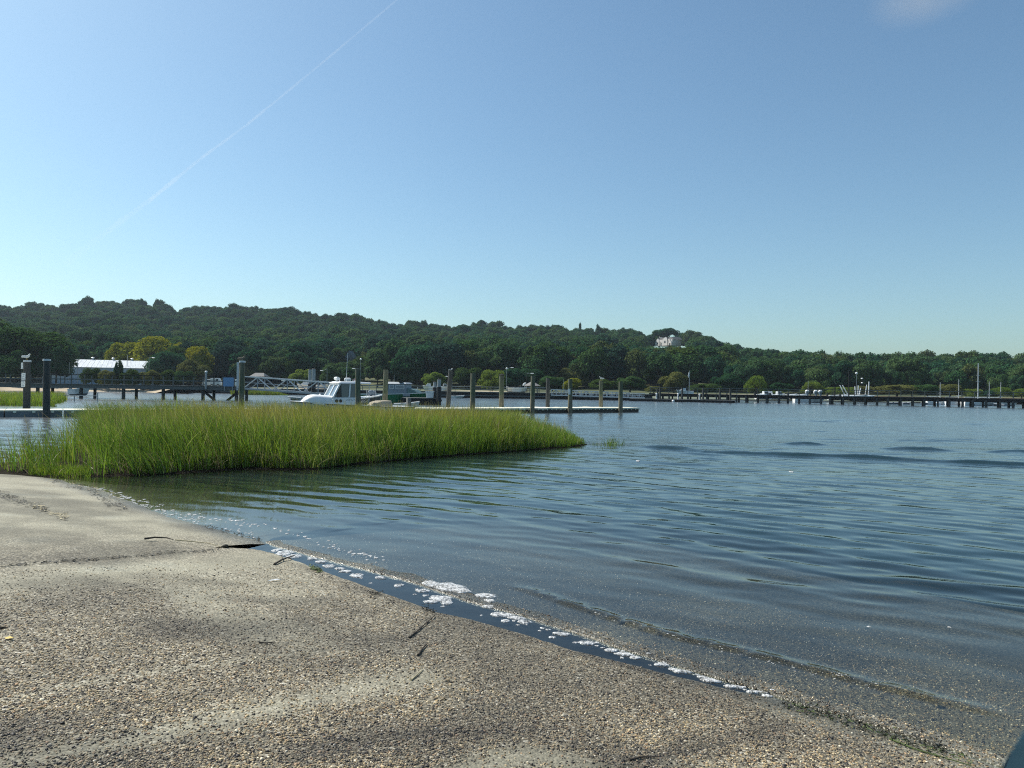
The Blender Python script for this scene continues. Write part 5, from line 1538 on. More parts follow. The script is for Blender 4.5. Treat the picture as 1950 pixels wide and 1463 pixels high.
b = MB(); b.bar((GL * .36, -0.5, 2.46), (GL * .46, 0.3, 2.50), 0.14, 0.05); b.build('light_bar', MT['alu'], gbt)
b = MB()
rngl = random.Random(4)
for q in range(16):
    xx = GL * (0.14 + 0.028 * q); zz = 0.86 + rngl.uniform(-.02, .02)
    b.bar((xx, -1.215, zz), (xx + 0.10, -1.22, zz + rngl.choice([.10, .16, .08])), 0.03, 0.02)
b.bar((GL * .13, -1.215, 0.78), (GL * .60, -1.215, 0.78), 0.02, 0.025)
b.build('faint_lettering', MT['offwhite'], gbt)
for xx in (0.62, 0.80):
    b = MB(); b.tube([(GL * xx, -0.55, 1.2), (GL * xx, -0.55, 1.8)], 0.02, 5); b.build('rail_post', MT['alu'], gbt)
b = MB(); b.ball((GL * .84, 0.2, 1.55), (.22, .3, .2), 8, 6); b.ball((GL * .74, -0.2, 1.55), (.3, .2, .24), 8, 6); b.build('gear_heap', MT['grey_paint'], gbt, smooth=True)

# green hulled boat with pilothouse
stern = at(690, 755, 91); bow = at(832, 755, 89)
grn, NL = boat_root('pilothouse_boat', Vector((stern.x, stern.y, 0)), Vector((bow.x, bow.y, 0)), 'green hulled boat with a grey pilothouse beyond the dock', 'boat')
hull_mb(NL, 2.9, 1.45, 1.08, 0.5, 0.9).build('hull', [MT['green_hull'], MT['green_deck'], MT['black'], MT['offwhite']], grn, smooth=True)
f = lambda px: (at(px, 750, 90).x - stern.x) / (bow.x - stern.x) * NL
solid(grn, 'pilothouse', [(f(741), 1.1), (f(781), 1.2), (f(778), 2.35), (f(741), 2.35)], 1.05, 1.0, MT['grey_paint'], 0.05)
solid(grn, 'pilothouse_roof', [(f(739.5), 2.35), (f(781), 2.36), (f(777), 2.55), (f(744), 2.62)], 1.15, 0.9, MT['alu_dull'], 0.03)
solid(grn, 'fore_cabin', [(f(780), 1.2), (f(801), 1.32), (f(793), 1.72), (f(780), 1.86)], 1.0, 0.85, MT['green_deck'], 0.06)
for a_, c_, nm in ((758, 776, 'front_window'), (747, 756, 'side_window')):
    b = MB(); b.box(((f(a_) + f(c_)) / 2, -1.045, 2.0), (f(c_) - f(a_), 0.03, 0.5)); fr_ = b.build(nm, MT['offwhite'], grn)
    b = MB(); b.box(((f(a_) + f(c_)) / 2, -1.065, 2.0), (f(c_) - f(a_) - 0.16, 0.03, 0.36)); b.build('pane', MT['glass_pale'], fr_)
b = MB(); b.tube([(f(794), -.5, 1.4), (f(799), -.4, 2.0)], 0.03, 5); b.build('hand_rail', MT['alu'], grn)
b = MB(); b.box((f(769), -1.0, 2.62), (0.5, 0.3, 0.12)); b.build('search_light', MT['black'], grn)
b = MB(); b.box((f(782), -1.33, 1.05), (0.9, 0.05, 0.34)); b.build('hull_patch', MT['grey_paint'], grn)
b = MB(); b.tube([(f(748), .3, 2.6), (f(748), .3, 3.5)], 0.02, 5); b.build('antenna', MT['steel'], grn)

# dark work float with tote in front of the green boat
fa = at(764, 760, 85); fbp = at(832, 760, 85)
wf = empty('work_float', (fa.x, 85, 0), 0, 'black timber float in front of the green boat', 'float')
FW = fbp.x - fa.x
b = MB(); b.box((FW / 2, 1.5, 0.36), (FW, 2.9, 0.70)); b.build('float_body', MT['wood_dark'], wf)
for i in range(9):
    b = MB(); b.box((FW * (i + .5) / 9, 1.5, 0.745), (FW / 9 - 0.03, 3.0, 0.06)); b.build('deck_board', MT['wood_grey'], wf)
tp = at(818.5, 760, 85.8)
tote = empty('tote_bin', (tp.x, 85.8, 0.775), 0, 'white plastic fish tote on the black float', 'bin')
b = MB()
b.prism([(-.40, -.3), (.40, -.3), (.40, .3), (-.40, .3)], 0, 0.01); 
V = [(-.38, -.30, 0), (.38, -.30, 0), (.38, .30, 0), (-.38, .30, 0), (-.46, -.36, .72), (.46, -.36, .72), (.46, .36, .72), (-.46, .36, .72)]
b = MB(); b.add(V, [(3, 2, 1, 0), (4, 5, 6, 7), (0, 1, 5, 4), (1, 2, 6, 5), (2, 3, 7, 6), (3, 0, 4, 7)]); b.build('tub', MT['white'], tote, bevel=0.04)
b = MB(); b.box((0, 0, .77), (1.0, .82, .09)); b.build('lid', MT['white'], tote, bevel=0.02)
# small boats
def skiff(p, Ls, rz, label, mat='white', s=0.55, bottom='grey_paint', cat='boat'):
    o = empty('skiff', p, rz, label, cat)
    hull_mb(Ls, Ls * 0.38, s * 1.1, s * .85, 0.15, 0.85, n=10).build('hull', [MT[mat], MT['offwhite'], MT[bottom], MT[mat]], o, smooth=True)
    b = MB(); b.box((Ls * .35, 0, s * .9), (0.25, Ls * .30, 0.06)); b.build('thwart', MT['wood_grey'], o)
    return o
p_ = at(592, 758, 100); skiff((p_.x, 100, 0), 3.2, R(178), 'low white skiff floating left of the twin steel piles', s=0.42)
p_ = at(857, 757, 132); skiff((p_.x, 132, 0), 2.6, R(0), 'small white skiff floating right of the leaning piling', s=0.5)
p_ = at(750, 770, NEARP(755) + 7.5); skiff((p_.x, p_.y, 0), 2.2, R(8), 'white dinghy with rounded bow behind the stern of the cabin boat', s=0.75)

# ------------------------------------------------------------------ bulkhead, railing and far shore
def poly_at(tbl): return [Vector((at(px, 750, Yd).x, Yd, 0)) for px, Yd in tbl]
bl = poly_at([(268, 160), (360, 159), (465, 152), (600, 148), (700, 144), (800, 140.5), (1000, 140), (1242, 139)])
bh = empty('timber_bulkhead', bl[0], 0, 'dark timber bulkhead along the far shore behind the boats', 'bulkhead')
for i in range(len(bl) - 1):
    a_, c_ = bl[i] - bl[0], bl[i + 1] - bl[0]
    b = MB(); b.bar(a_ + Vector((0, 0, 0.22)), c_ + Vector((0, 0, 0.22)), 0.35, 1.6); b.build('wall_section', MT['wood_dark'], bh)
    b = MB(); b.bar(a_ + Vector((0, -0.1, 1.10)), c_ + Vector((0, -0.1, 1.10)), 0.6, 0.16); b.build('cap_board', MT['wood_grey'], bh)
    b = MB(); b.bar(a_ + Vector((0, -0.26, 0.45)), c_ + Vector((0, -0.26, 0.45)), 0.12, 0.2); b.build('waler', MT['wood_grey'], bh)
rl = poly_at([(690, 146.5), (800, 143), (900, 142.5), (1000, 142), (1048, 141.8)])
rg = empty('shore_railing', rl[0], 0, 'thin grey railing along the top of the bulkhead', 'railing')
for i in range(len(rl) - 1):
    a_, c_ = rl[i] - rl[0], rl[i + 1] - rl[0]
    for zz, tt in ((2.12, .10), (1.68, .06)):
        b = MB(); b.bar(a_ + Vector((0, 0, zz)), c_ + Vector((0, 0, zz)), tt); b.build('rail', MT['steel'], rg)
    ns = max(2, int((c_ - a_).length / 2.8))
    for j in range(ns):
        q = a_ + (c_ - a_) * (j / ns); b = MB(); b.box((q.x, q.y, 1.65), (.10, .10, 1.0)); b.build('railing_post', MT['wood_grey'], rg)

# things lying on the shore behind the bulkhead
def shed(name, label, pxl, pxr, Yd, zb, ze, zr, depth, wall, roof, hip=0.0, overhang=0.3, rz=0.0, cat='building', panels=0, rm=None):
    xl, xr = at(pxl, 740, Yd).x, at(pxr, 740, Yd).x
    o = empty(name, ((xl + xr) / 2, Yd, zb), rz, label, cat)
    w = (xr - xl) / 2; e = ze - zb; r_ = zr - zb
    b = MB(); b.box((0, depth / 2, e / 2), (2 * w - 2 * overhang, depth - 2 * overhang, e)); b.build('wall', MT[wall], o)
    xr_ = w - hip
    b = MB()
    V = [(-w, 0, e), (w, 0, e), (w, depth, e), (-w, depth, e), (-xr_, depth / 2, r_), (xr_, depth / 2, r_)]
    b.add(V, [(0, 1, 5, 4), (2, 3, 4, 5), (1, 2, 5), (3, 0, 4), (3, 2, 1, 0)]); rf = b.build('roof', MT[roof], o)
    if panels:
        for i in range(panels):
            x = -xr_ + (2 * xr_) * i / (panels - 1); xb = -w + 2 * w * i / (panels - 1)
            b = MB(); b.bar((xb, 0.02, e + 0.03), (x, depth / 2, r_ + 0.03), 0.06, 0.06); b.build('roof_seam', MT['offwhite'], rf)
    return o, rf, w, e, r_
zl = float(land_z(at(210, 720, 200).x, 200))
o, rf, w, e, r_ = shed('metal_roofed_shed', 'long blue grey shed under a pale metal roof at left', 128, 302, 203, zl, at(210, 700, 200).z, at(210, 685, 200).z + .1, 14, 'blue_wall', 'roof_metal', hip=1.2, panels=22, rz=0.42)
for fx in (-.45, -.05, .33):
    b = MB(); b.box((fx * w, 7.5, r_ + 0.25), (.55, .55, .7)); b.tube([(fx * w, 7.5, r_ + .55), (fx * w, 7.5, r_ + .75)], [.5, .15], 8); b.build('roof_vent', MT['alu'], rf)
b = MB(); b.box((-w - 2.0, 1.2, 2.6), (4.4, 3.0, .16)); b.box((-w - 2.0, 1.4, 1.2), (4.0, 2.4, 2.4)); b.build('lean_to', MT['blue_wall'], o)
for fx in (-.55, -.2, .2, .55):
    b = MB(); b.box((fx * w, .27, e * .55), (1.3, .08, 1.0)); b.build('window', MT['glass'], o)
zl = float(land_z(at(489, 720, 176).x, 176))
shed('shingled_shelter', 'small shelter with a sloping grey shingle roof above the gangway', 474, 503, 176, zl, at(489, 717, 176).z, at(489, 710, 176).z, 4, 'wood_dark', 'shingle', hip=.8)
zl = float(land_z(at(664, 690, 262).x, 262))
o, rf, w, e, r_ = shed('gabled_house', 'grey gabled house half hidden among trees above the cabin boat', 654, 674, 262, zl, at(664, 683, 262).z, at(664, 684, 262).z, 6, 'house_grey', 'shingle')
b = MB(); b.prism([(-w, e), (w, e), (0, at(664, 668, 262).z - zl)], -.1, 6.1, 'y'); b.build('gable', MT['house_grey'], o)
for xx in (-.4, .4):
    b = MB(); b.box((xx * w, .2, e * .8), (.8, .12, 1.2)); b.build('window', MT['glass'], o)
# cream house on the hill
Yh_ = 480.0
zl = at(1268, 659, Yh_).z
o = empty('hill_house', (at(1262, 650, Yh_).x, Yh_ - 2, zl), R(-58), 'cream house with pointed gables near the top of the hill', 'house')
sc_ = Yh_ / 1400
b = MB(); b.box((0, 4.2, 5.5 * sc_), (46 * sc_, 8, 11 * sc_)); b.build('wall', MT['house_cream'], o)
for cxp, hw_, hp, hb in ((-14, 7, 14, 3), (6, 8, 16, 2), (19, 4, 11, 5)):
    b = MB(); b.prism([((cxp - hw_) * sc_, 0), ((cxp + hw_) * sc_, 0), ((cxp + hw_) * sc_, (hp - 6) * sc_), (cxp * sc_, hp * sc_), ((cxp - hw_) * sc_, (hp - 6) * sc_)], -.6, 1.0, 'y'); gbl = b.build('gable', MT['house_cream'], o)
    b = MB(); b.box((cxp * sc_, -.63, (hp - 9) * sc_), (1.0, .1, 1.3)); b.build('window', MT['glass'], gbl)
b = MB(); b.prism([(-24 * sc_, 11 * sc_), (24 * sc_, 11 * sc_), (19 * sc_, 16 * sc_), (-19 * sc_, 16 * sc_)], 1.0, 8.6, 'y'); b.build('roof', MT['shingle'], o)
b = MB(); b.box((-17 * sc_, 3, 16 * sc_), (1.2, 1.2, 3.2)); b.build('chimney', MT['house_cream'], o)
tree('broadleaf_tree', 'thin trunked tree with an airy crown in front of the cream hill house', 1272, 626, 50, 458, D, OPEN[0], trunk=BARE[0], base=at(1272, 662, 458).z)
tree('broadleaf_tree', 'smaller airy crowned tree at the left end of the cream hill house', 1256, 629, 30, 460, D, OPEN[1], trunk=BARE[1], base=at(1256, 662, 460).z)
tree('broadleaf_tree', 'dense dark tree just right of the cream hill house', 1318, 628, 44, 470, D, FARC[2], base=at(1318, 672, 470).z)
tree('broadleaf_tree', 'dense tree at the steep right end of the spur', 1352, 641, 44, 466, D, FARC[3], base=at(1352, 690, 466).z)
tree('broadleaf_tree', 'lowest tree where the spur drops to the notch', 1377, 652, 34, 464, D, FARC[4], base=at(1377, 695, 464).z)

# gazebo
gz = empty('gazebo', at(1013, 748, 149), 0, 'dark open gazebo with a hipped roof behind the railing', 'gazebo')
s9 = 149 / 1400
for a_ in range(6):
    an = a_ * math.pi / 3 + .2; b = MB(); b.box((math.cos(an) * 14 * s9, math.sin(an) * 1.4, 6.5 * s9), (.14, .14, 13 * s9)); b.build('post', MT['wood_grey'], gz)
b = MB()
V = [(math.cos(a_ * math.pi / 3 + .2) * 17.5 * s9, math.sin(a_ * math.pi / 3 + .2) * 1.8, 13 * s9) for a_ in range(6)] + [(0, 0, 22 * s9)]
b.add(V, [(i, (i + 1) % 6, 6) for i in range(6)] + [(5, 4, 3, 2, 1, 0)]); b.build('roof', MT['shingle'], gz)
b = MB(); b.box((0, 0, 3.5 * s9), (28 * s9, 2.6, .12)); b.build('railing', MT['wood_grey'], gz)
aw = empty('curved_white_hood', at(999, 732, 147), 0, 'small white curved hood left of the gazebo roof', 'hood')
b = MB(); b.tube([(-.32, 0, -.28), (-.18, 0, -.02), (.04, 0, .16), (.28, 0, .26)], [.10, .16, .16, .10], 8); b.build('hood_shell', MT['white'], aw, smooth=True)
b = MB(); b.tube([(0, 0.1, 0), (0, 0.1, -1.9)], .05, 6); b.build('post', MT['steel'], aw)

# long aluminium gangway at the right of the bulkhead
ga = at(1050, 752.5, 139); gb = at(1228, 758, 132)
g2 = empty('long_gangway', ga, 0, 'long pale aluminium gangway beyond the end of the floating dock', 'gangway')
v = gb - ga; side = Vector((0, 1.5, 0)); H_ = Vector((0, 0, 1.05)); nb = 18
for q, sd in enumerate((Vector((0, 0, 0)), side)):
    b = MB(); b.bar(sd + H_, v + sd + H_ * .72, .13); b.build('top_chord', MT['alu'], g2)
    b = MB(); b.bar(sd, v + sd, .14, .2); b.build('bottom_chord', MT['alu'], g2)
    b = MB(); b.bar(sd + H_ * .5, v + sd + H_ * .36, .06); b.build('middle_rail', MT['alu'], g2)
    for i in range(nb):
        u0 = v * (i / nb); u1 = v * ((i + 1) / nb); hh = H_ * (1 - .28 * i / nb)
        b = MB(); b.bar(u0 + sd, u0 + sd + hh, .09); b.build('upright', MT['alu'], g2)
        b = MB(); b.bar(u0 + sd + (hh if i % 2 else hh * 0), u1 + sd + (hh * 0 if i % 2 else hh), .07); b.build('diagonal_brace', MT['alu_dull'], g2)
b = MB(); b.bar(side * .5 + Vector((0, 0, .02)), v + side * .5 + Vector((0, 0, .02)), 1.4, .06); b.build('walkway', MT['alu_dull'], g2)

# mooring floats with white power pedestals
fl0 = at(1200, 762, 131); fl1 = at(1400, 768, 125)
mf = empty('mooring_float', (fl0.x, fl0.y, 0), math.atan2(fl1.y - fl0.y, fl1.x - fl0.x), 'low black mooring float in front of the long pier', 'float')
ML = math.hypot(fl1.x - fl0.x, fl1.y - fl0.y)
for i in range(5):
    b = MB(); b.box((ML * (i + .5) / 5, 0, .18), (ML / 5 - .06, 2.0, .42)); b.build('float_section', MT['wood_dark'], mf)
b = MB(); b.box((ML * .5, 0, .405), (ML, 2.04, .03)); b.build('deck_edge', MT['wood_grey'], mf)
for px, lb in ((1250, 'white power pedestal nearest the long gangway'), (1291, 'white power pedestal behind the round white buoy'), (1332, 'white power pedestal near the right end of the mooring float')):
    t_ = (px - 1200) / 200
    pt = fl0 + (fl1 - fl0) * t_
    o = empty('power_pedestal', (at(px, 760, pt.y).x, pt.y, .42), 0, lb, 'pedestal', 'white power pedestals on the mooring float')
    b = MB(); b.box((0, 0, .38), (.20, .20, .76)); b.build('column', MT['white'], o, bevel=.02)
    b = MB(); b.ball((0, 0, .90), (.17, .17, .16), 8, 6); b.build('lamp_head', MT['white'], o, smooth=True)
    b = MB(); b.box((0.03, -.12, .5), (.16, .05, .2)); b.build('socket_panel', MT['grey_paint'], o)
bp_ = at(1282, 764, 124)
bo = empty('mooring_buoy', (bp_.x, 124, .08), 0, 'round white mooring buoy floating before the mooring float', 'buoy')
b = MB(); b.ball((0, 0, .1), .24, 12, 8); b.build('ball', MT['white'], bo, smooth=True)
b = MB(); b.tube([(0, 0, .33), (0, 0, .42)], [.06, .05], 6); b.build('lifting_eye', MT['black'], bo)
for px, Yd, lb, ph in ((1252, 134, 'dark timber piling left of the leftmost pedestal', 15), (1257, 136, 'dark timber piling right of the leftmost pedestal', 19), (1299, 130, 'grey mooring pile right of the middle pedestal', 17), (1339, 128, 'tall mooring pile right of the rightmost pedestal', 18), (1371, 127, 'stout mooring pile near the float end', 18), (1391, 126, 'mooring pile at the start of the open pier', 17)):
    p = at(px, yh(px) + 3.0, Yd)
    o = empty('mooring_pile', (p.x, Yd, 0), 0, lb, 'piling', 'mooring piles in front of the long pier')
    pile_mesh('shaft', 2.5 if ph > 16 else 2.2, .17, px, None).build('shaft', MT['pile_dark'], o, smooth=True)

# ------------------------------------------------------------------ long pier at right
pa = at(1236, 764, 139); pb = at(2080, 778, 112)
pa.z = pb.z = 0
lp_ = empty('long_timber_pier', pa, math.atan2(pb.y - pa.y, pb.x - pa.x), 'long dark timber pier on many pilings across the right side', 'pier')
LL = (pb - pa).length
b = MB(); b.box((LL / 2, 0.0, 1.12), (LL, .16, .34)); b.box((LL / 2, 2.6, 1.12), (LL, .16, .34)); b.build('stringer', MT['wood_dark'], lp_)
b = MB(); b.box((LL / 2, 1.3, 1.33), (LL, 3.0, .08)); b.build('deck', MT['wood_dark'], lp_)
nbent = int(LL / 1.75)
p0_ = pile_mesh('pile', 1.15, .16, 900, None, .8).build('pile', MT['pile_dark'], lp_, smooth=True)
b = MB(); b.box((0, 0, 1.9), (.10, .10, 1.15)); q0_ = b.build('railing_post', MT['wood_grey'], lp_)
first = True
for i in range(nbent):
    for yy in (0.0, 2.6):
        c = p0_ if first else p0_.copy()
        if not first: COL.objects.link(c); c.parent = lp_
        first = False
        c.location = (i * 1.75 + .2 + RNG.normal(0, .12), yy + RNG.normal(0, .05), 0); c.rotation_euler = (0, 0, RNG.uniform(0, 6)); c.scale = (RNG.uniform(.85, 1.3),) * 2 + (1,)
for i in range(nbent):
    c = q0_ if i == 0 else q0_.copy()
    if i: COL.objects.link(c); c.parent = lp_
    c.location = (i * 1.75 + .2, 0.05, 0)
for zz, tt, m in ((2.45, .10, 'wood_grey'), (2.08, .05, 'wood_grey'), (1.72, .05, 'wood_grey')):
    b = MB(); b.bar((0, 0.02, zz), (LL, 0.02, zz), .06, tt); b.build('rail', MT[m], lp_)
b = MB(); b.box((LL / 2, 1.3, .95), (LL, .25, .3)); b.build('cap_beam', MT['wood_dark'], lp_)

# boats and masts behind the pier
def masted(px, top, Yd, label, spreaders, hull=True, r=.055, Lb=6.0):
    p = at(px, top, Yd)
    z0 = 0.9 if Yd < 160 else float(land_z(p.x, Yd))
    o = empty('sailboat', (p.x, Yd, 0.0 if Yd < 160 else z0 - .3), 0, label, 'sailboat', 'sailboats behind the long pier')
    H = p.z - o.location.z
    h_ = hull_mb(Lb, Lb * .33, 1.0, .8, .3, .7, n=10).build('hull', [MT['white'], MT['offwhite'], MT['grey_paint'], MT['white']], o, smooth=True); h_.location = (-Lb * .45, 0, 0)
    b = MB(); b.tube([(0, 0, .7), (0, 0, H)], [r, r * .7], 7); b.build('mast', MT['alu'], o, smooth=True)
    for fr_, ln in spreaders:
        b = MB(); b.bar((-ln, 0, .7 + (H - .7) * fr_), (ln, 0, .7 + (H - .7) * fr_), .05); b.build('spreader', MT['alu'], o)
    b = MB(); b.bar((-.1, 0, 1.5), (-Lb * .4, .1, 1.45), .09); b.build('boom', MT['offwhite'], o)
    return o
masted(1863, 692, 133, 'sailboat with the tallest mast and three pairs of spreaders', [(.25, .55), (.52, .42), (.68, .3)], r=.10)
masted(1790.5, 728, 136, 'sailboat with the short thin mast left of the two pale shrubs', [(.42, .3)])
masted(1826, 722, 135, 'sailboat with a slim mast second left of the tallest mast', [(.26, .4)])
masted(1884, 727, 134, 'sailboat with a slim mast just right of the tallest mast', [(.35, .4)])
masted(1906, 728, 134, 'sailboat with a faint mast second right of the tallest mast', [(.28, .4)])
masted(1539, 726, 140, 'sailboat with a thin mast behind the white outboard engines', [(.16, .3), (.22, .2)], r=.035)

def catamaran(pxb, pyb, pxt, pyt, Yd, label):
    a_, c_ = at(pxb, pyb, Yd), at(pxt, pyt, Yd)
    o = empty('beach_catamaran', (a_.x, Yd, 1.2), 0, label, 'catamaran', 'beach catamarans with leaning masts')
    lean_ = Vector((c_.x - a_.x, 0, c_.z - 1.35))
    for s_ in (-1, 1):
        b = MB(); b.tube([(-1.6, s_ * .6, .18), (-.8, s_ * .6, .12), (.9, s_ * .6, .14), (1.7, s_ * .6, .28)], [.08, .17, .16, .03], 8); b.build('hull', MT['white'], o, smooth=True)
    for xx in (-.7, .6):
        b = MB(); b.bar((xx, -.6, .3), (xx, .6, .3), .07); b.build('cross_beam', MT['alu'], o)
    b = MB(); b.box((-.05, 0, .3), (1.25, 1.15, .02)); b.build('trampoline', MT['black'], o)
    b = MB(); b.tube([(.5, 0, .3), Vector((.5, 0, .15)) + lean_ - Vector((.5, 0, 0))], [.10, .085], 6); b.build('mast', MT['white'], o, smooth=True)
for (a1, b1, c1, d1, Yd, lb) in ((1604, 757, 1599.5, 734, 147, 'leftmost beached catamaran, mast leaning left'), (1610, 757, 1604.5, 734, 149, 'beached catamaran, mast leaning left, second from left'), (1624.5, 758, 1628, 736, 146, 'beached catamaran with a slightly right leaning mast, just right of the tall dark post'),
                                (1629, 760, 1634.5, 734, 148, 'beached catamaran with the brightest mast leaning right'), (1631, 760, 1639, 739, 145, 'beached catamaran with the most slanted mast leaning right'), (1643, 757, 1650.5, 733, 149, 'beached catamaran, mast leaning right, second from right'), (1649, 757, 1655, 727, 151, 'rightmost beached catamaran, tallest leaning mast')):
    catamaran(a1, b1, c1, d1, Yd, lb)

def motorboat(px, Yd, Lb, rz, label, z=0.9, canopy=False, cabin=True, name='motorboat'):
    p = at(px, 750, Yd)
    o = empty(name, (p.x, Yd, z), rz, label, 'motorboat')
    h_ = hull_mb(Lb, Lb * .36, 1.0, .75, .2, .9, n=10).build('hull', [MT['white'], MT['offwhite'], MT['grey_paint'], MT['white']], o, smooth=True); h_.location = (-Lb / 2, 0, .1)
    if cabin:
        solid(o, 'cabin', [(-Lb * .05, .8), (Lb * .28, .9), (Lb * .14, 1.5), (-Lb * .05, 1.5)], Lb * .13, Lb * .11, MT['offwhite'], .04)
        b = MB(); b.box((Lb * .07, -Lb * .135, 1.2), (Lb * .2, .05, .3)); b.build('window', MT['glass'], o)
    b = MB(); b.box((-Lb * .53, 0, .9), (.35, .35, .6)); b.build('outboard', MT['black'], o, bevel=.08)
    return o
def engine(px, Yd, label):
    p = at(px, 757, Yd)
    o = empty('outboard_engine', (p.x, Yd, 1.0), R(15), label, 'engine', 'white outboard engines behind the pier')
    b = MB(); b.tube([(-.30, 0, .75), (-.28, 0, 1.05), (-.12, 0, 1.22), (.16, 0, 1.2), (.34, 0, 1.0)], [.10, .2, .24, .22, .12], 9); b.build('cowling', MT['white'], o, smooth=True)
    b = MB(); b.box((.05, 0, .45), (.30, .24, .9)); b.build('shaft_leg', MT['grey_paint'], o, bevel=.04)
    b = MB(); b.tube([(-.2, 0, .2), (-.1, 0, .1), (.1, 0, .05)], [.12, .16, .05], 7); b.build('lower_unit', MT['black'], o)
engine(1537, 136, 'white outboard engine under the thin mast with crosstrees'); engine(1553, 136, 'left of two white outboard engines side by side'); engine(1562, 136, 'right of two white outboard engines side by side')
for px, Yd, Lb, rz, lb, cb in ((1455, 142, 3.6, R(10), 'white cabin motorboat behind the pier below the brightest willow', True), (1468, 143, 4.2, R(170), 'white motorboat bow left between two willows behind the pier', True), (1481, 142, 3.4, R(20), 'white motorboat behind the pier next to the dark shrub', True),
                              (1502, 144, 3.4, R(0), 'low white open boat behind the pier left of the engines', False), (1519, 143, 3.6, R(5), 'pale open boat just left of the white engines', False), (1304, 150, 3.4, R(175), 'small white boat behind the pier railing by the flagpole', True), (1627, 144, 5.4, R(3), 'flat white boat at the foot of the leaning masts', False), (1596, 145, 4.0, R(0), 'white open boat at the foot of the left leaning masts', False)):
    motorboat(px, Yd, Lb, rz, lb, .55 if Yd < 146 else 1.0, cabin=cb)
for k, (px, Yd) in enumerate(((1690, 127), (1716, 128), (1757, 127), (1787, 126), (1852, 126), (1915, 124))):
    lbs = ['grey dinghy behind the pier under the brownish shrub', 'grey dinghy behind the pier right of the brownish shrub', 'grey dinghy behind the pier under the dark rounded shrub', 'white dinghy below the short thin mast', 'grey dinghy left of the tallest mast foot', 'grey dinghy at the right edge behind the pier']
    p = at(px, 770, Yd + 6); skiff((p.x, Yd + 6, 0), 2.6, R(5 + 20 * k), lbs[k], mat='white' if k == 3 else 'grey_paint', s=.42)

# posts, lamps and flag on the far shore
def post(px, top, Yd, r, mat, label, cat='post', name='post', arms=(), globe=False, base=None):
    p = at(px, top, Yd)
    z0 = float(land_z(p.x, Yd)) if base is None else base
    o = empty(name, (p.x, Yd, z0), 0, label, cat)
    H = p.z - z0
    b = MB(); b.tube([(0, 0, 0), (0, 0, H)], [r, r * .75], 8); b.build('pole', MT[mat], o, smooth=True)
    for dx, dz in arms:
        dxm, dzm = dx * Yd / 1400, dz * Yd / 1400
        b = MB(); b.tube([(0, 0, H - .05), (dxm * .5, 0, H + dzm * .8), (dxm, 0, H + dzm)], r * .6, 6); b.build('arm', MT['steel'], o)
        b = MB(); b.ball((dxm * 1.15, 0, H + dzm - .05), (.45, .18, .12), 8, 5); b.build('lamp_head', MT['offwhite'], o, smooth=True)
    if globe:
        b = MB(); b.ball((0, 0, H + .22), .26, 8, 6); b.build('globe', MT['white'], o, smooth=True)
    return o
post(284, 681, 172, .07, 'steel', 'street lamp with a short arm beside the metal roofed shed', 'street lamp', 'street_lamp', [(7, 0)])
post(148, 684, 165, .08, 'steel', 'bare pole at the left end of the pale metal roof', 'pole', 'utility_pole')
post(132, 690, 165, .07, 'steel', 'shorter bare pole left of the pale metal roof', 'pole', 'utility_pole')
post(243, 676, 206, .06, 'offwhite', 'thin white pole standing behind the pale metal roof', 'pole', 'utility_pole')
post(416, 698, 178, .06, 'wood_dark', 'thin dark pole behind the blue sign board', 'pole', 'utility_pole')
post(623, 702, 178, .07, 'steel', 'street lamp with a white arm pointing left above the truss gangway', 'street lamp', 'street_lamp', [(-9, -4)])
post(684, 702, 178, .07, 'steel', 'street lamp with a white arm behind the piling at the cabin boat', 'street lamp', 'street_lamp', [(-9, 0)])
post(687, 686, 184, .07, 'steel', 'tall lamp with a small white globe above the cabin boat', 'street lamp', 'street_lamp', globe=True)
post(861, 716, 176, .07, 'steel', 'street lamp with an arm left of the leaning piling', 'street lamp', 'street_lamp', [(-8, -1)])
post(965, 704, 172, .07, 'steel', 'lamp post with globe and a side arm to the right', 'street lamp', 'street_lamp', [(9, 4)], True)
post(1003, 711, 158, .09, 'wood_dark', 'dark pole with a curved arm behind the gazebo', 'pole', 'utility_pole', [(9, 0)])
post(1073, 722, 158, .05, 'steel', 'thin pole left of the piling with the white notice', 'pole', 'utility_pole')
post(1313, 706, 152, .08, 'steel', 'lone grey flagpole with a limp flag by the pier', 'flagpole', 'flagpole')
fo = [q for q in COL.objects if q.name.startswith('flagpole')][0]
Hf = at(1313, 706, 152).z - fo.location.z
b = MB(); b.prism([(0, Hf - .2), (-.2, Hf - .5), (-.32, Hf - 1.1), (-.22, Hf - 1.5), (-.05, Hf - 1.1)], -.06, .06, 'y'); b.build('flag', MT['offwhite'], fo)
post(1617, 705, 141, .13, 'wood_dark', 'tall dark post among the leaning masts', 'post', 'tall_post', base=.5)
post(1590.5, 724, 140, .09, 'wood_dark', 'dark post left of the leaning masts, taller of a pair', 'post', 'tall_post', base=.5)
post(1588.3, 736, 138, .10, 'wood_dark', 'dark post left of the leaning masts, shorter of a pair', 'post', 'tall_post', base=.5)
post(1484, 744, 136, .08, 'wood_dark', 'short dark post behind the pier below the two willows', 'post', 'tall_post', base=.5)
post(1631, 713, 160, .05, 'steel', 'thin lamp pole with small head right of the tall dark post', 'street lamp', 'street_lamp', globe=True)
for py, lb in ((721, 'upper white lamp hood above the right leaning masts'), (729.5, 'lower white lamp hood above the right leaning masts')):
    p = at(1641.5, py, 158)
    o = empty('lamp_hood', p, 0, lb, 'lamp', 'white lamp hoods above the leaning masts')
    b = MB(); b.ball((0, 0, 0), (.24, .24, .13), 10, 6); b.build('hood', MT['white'], o, smooth=True)
    b = MB(); b.tube([(0, .1, -.05), (0, .3, -.25 if py > 725 else -1.1), (0, .3, -1.2 if py > 725 else -1.3)], .03, 5); b.build('bracket', MT['wood_dark'], o)
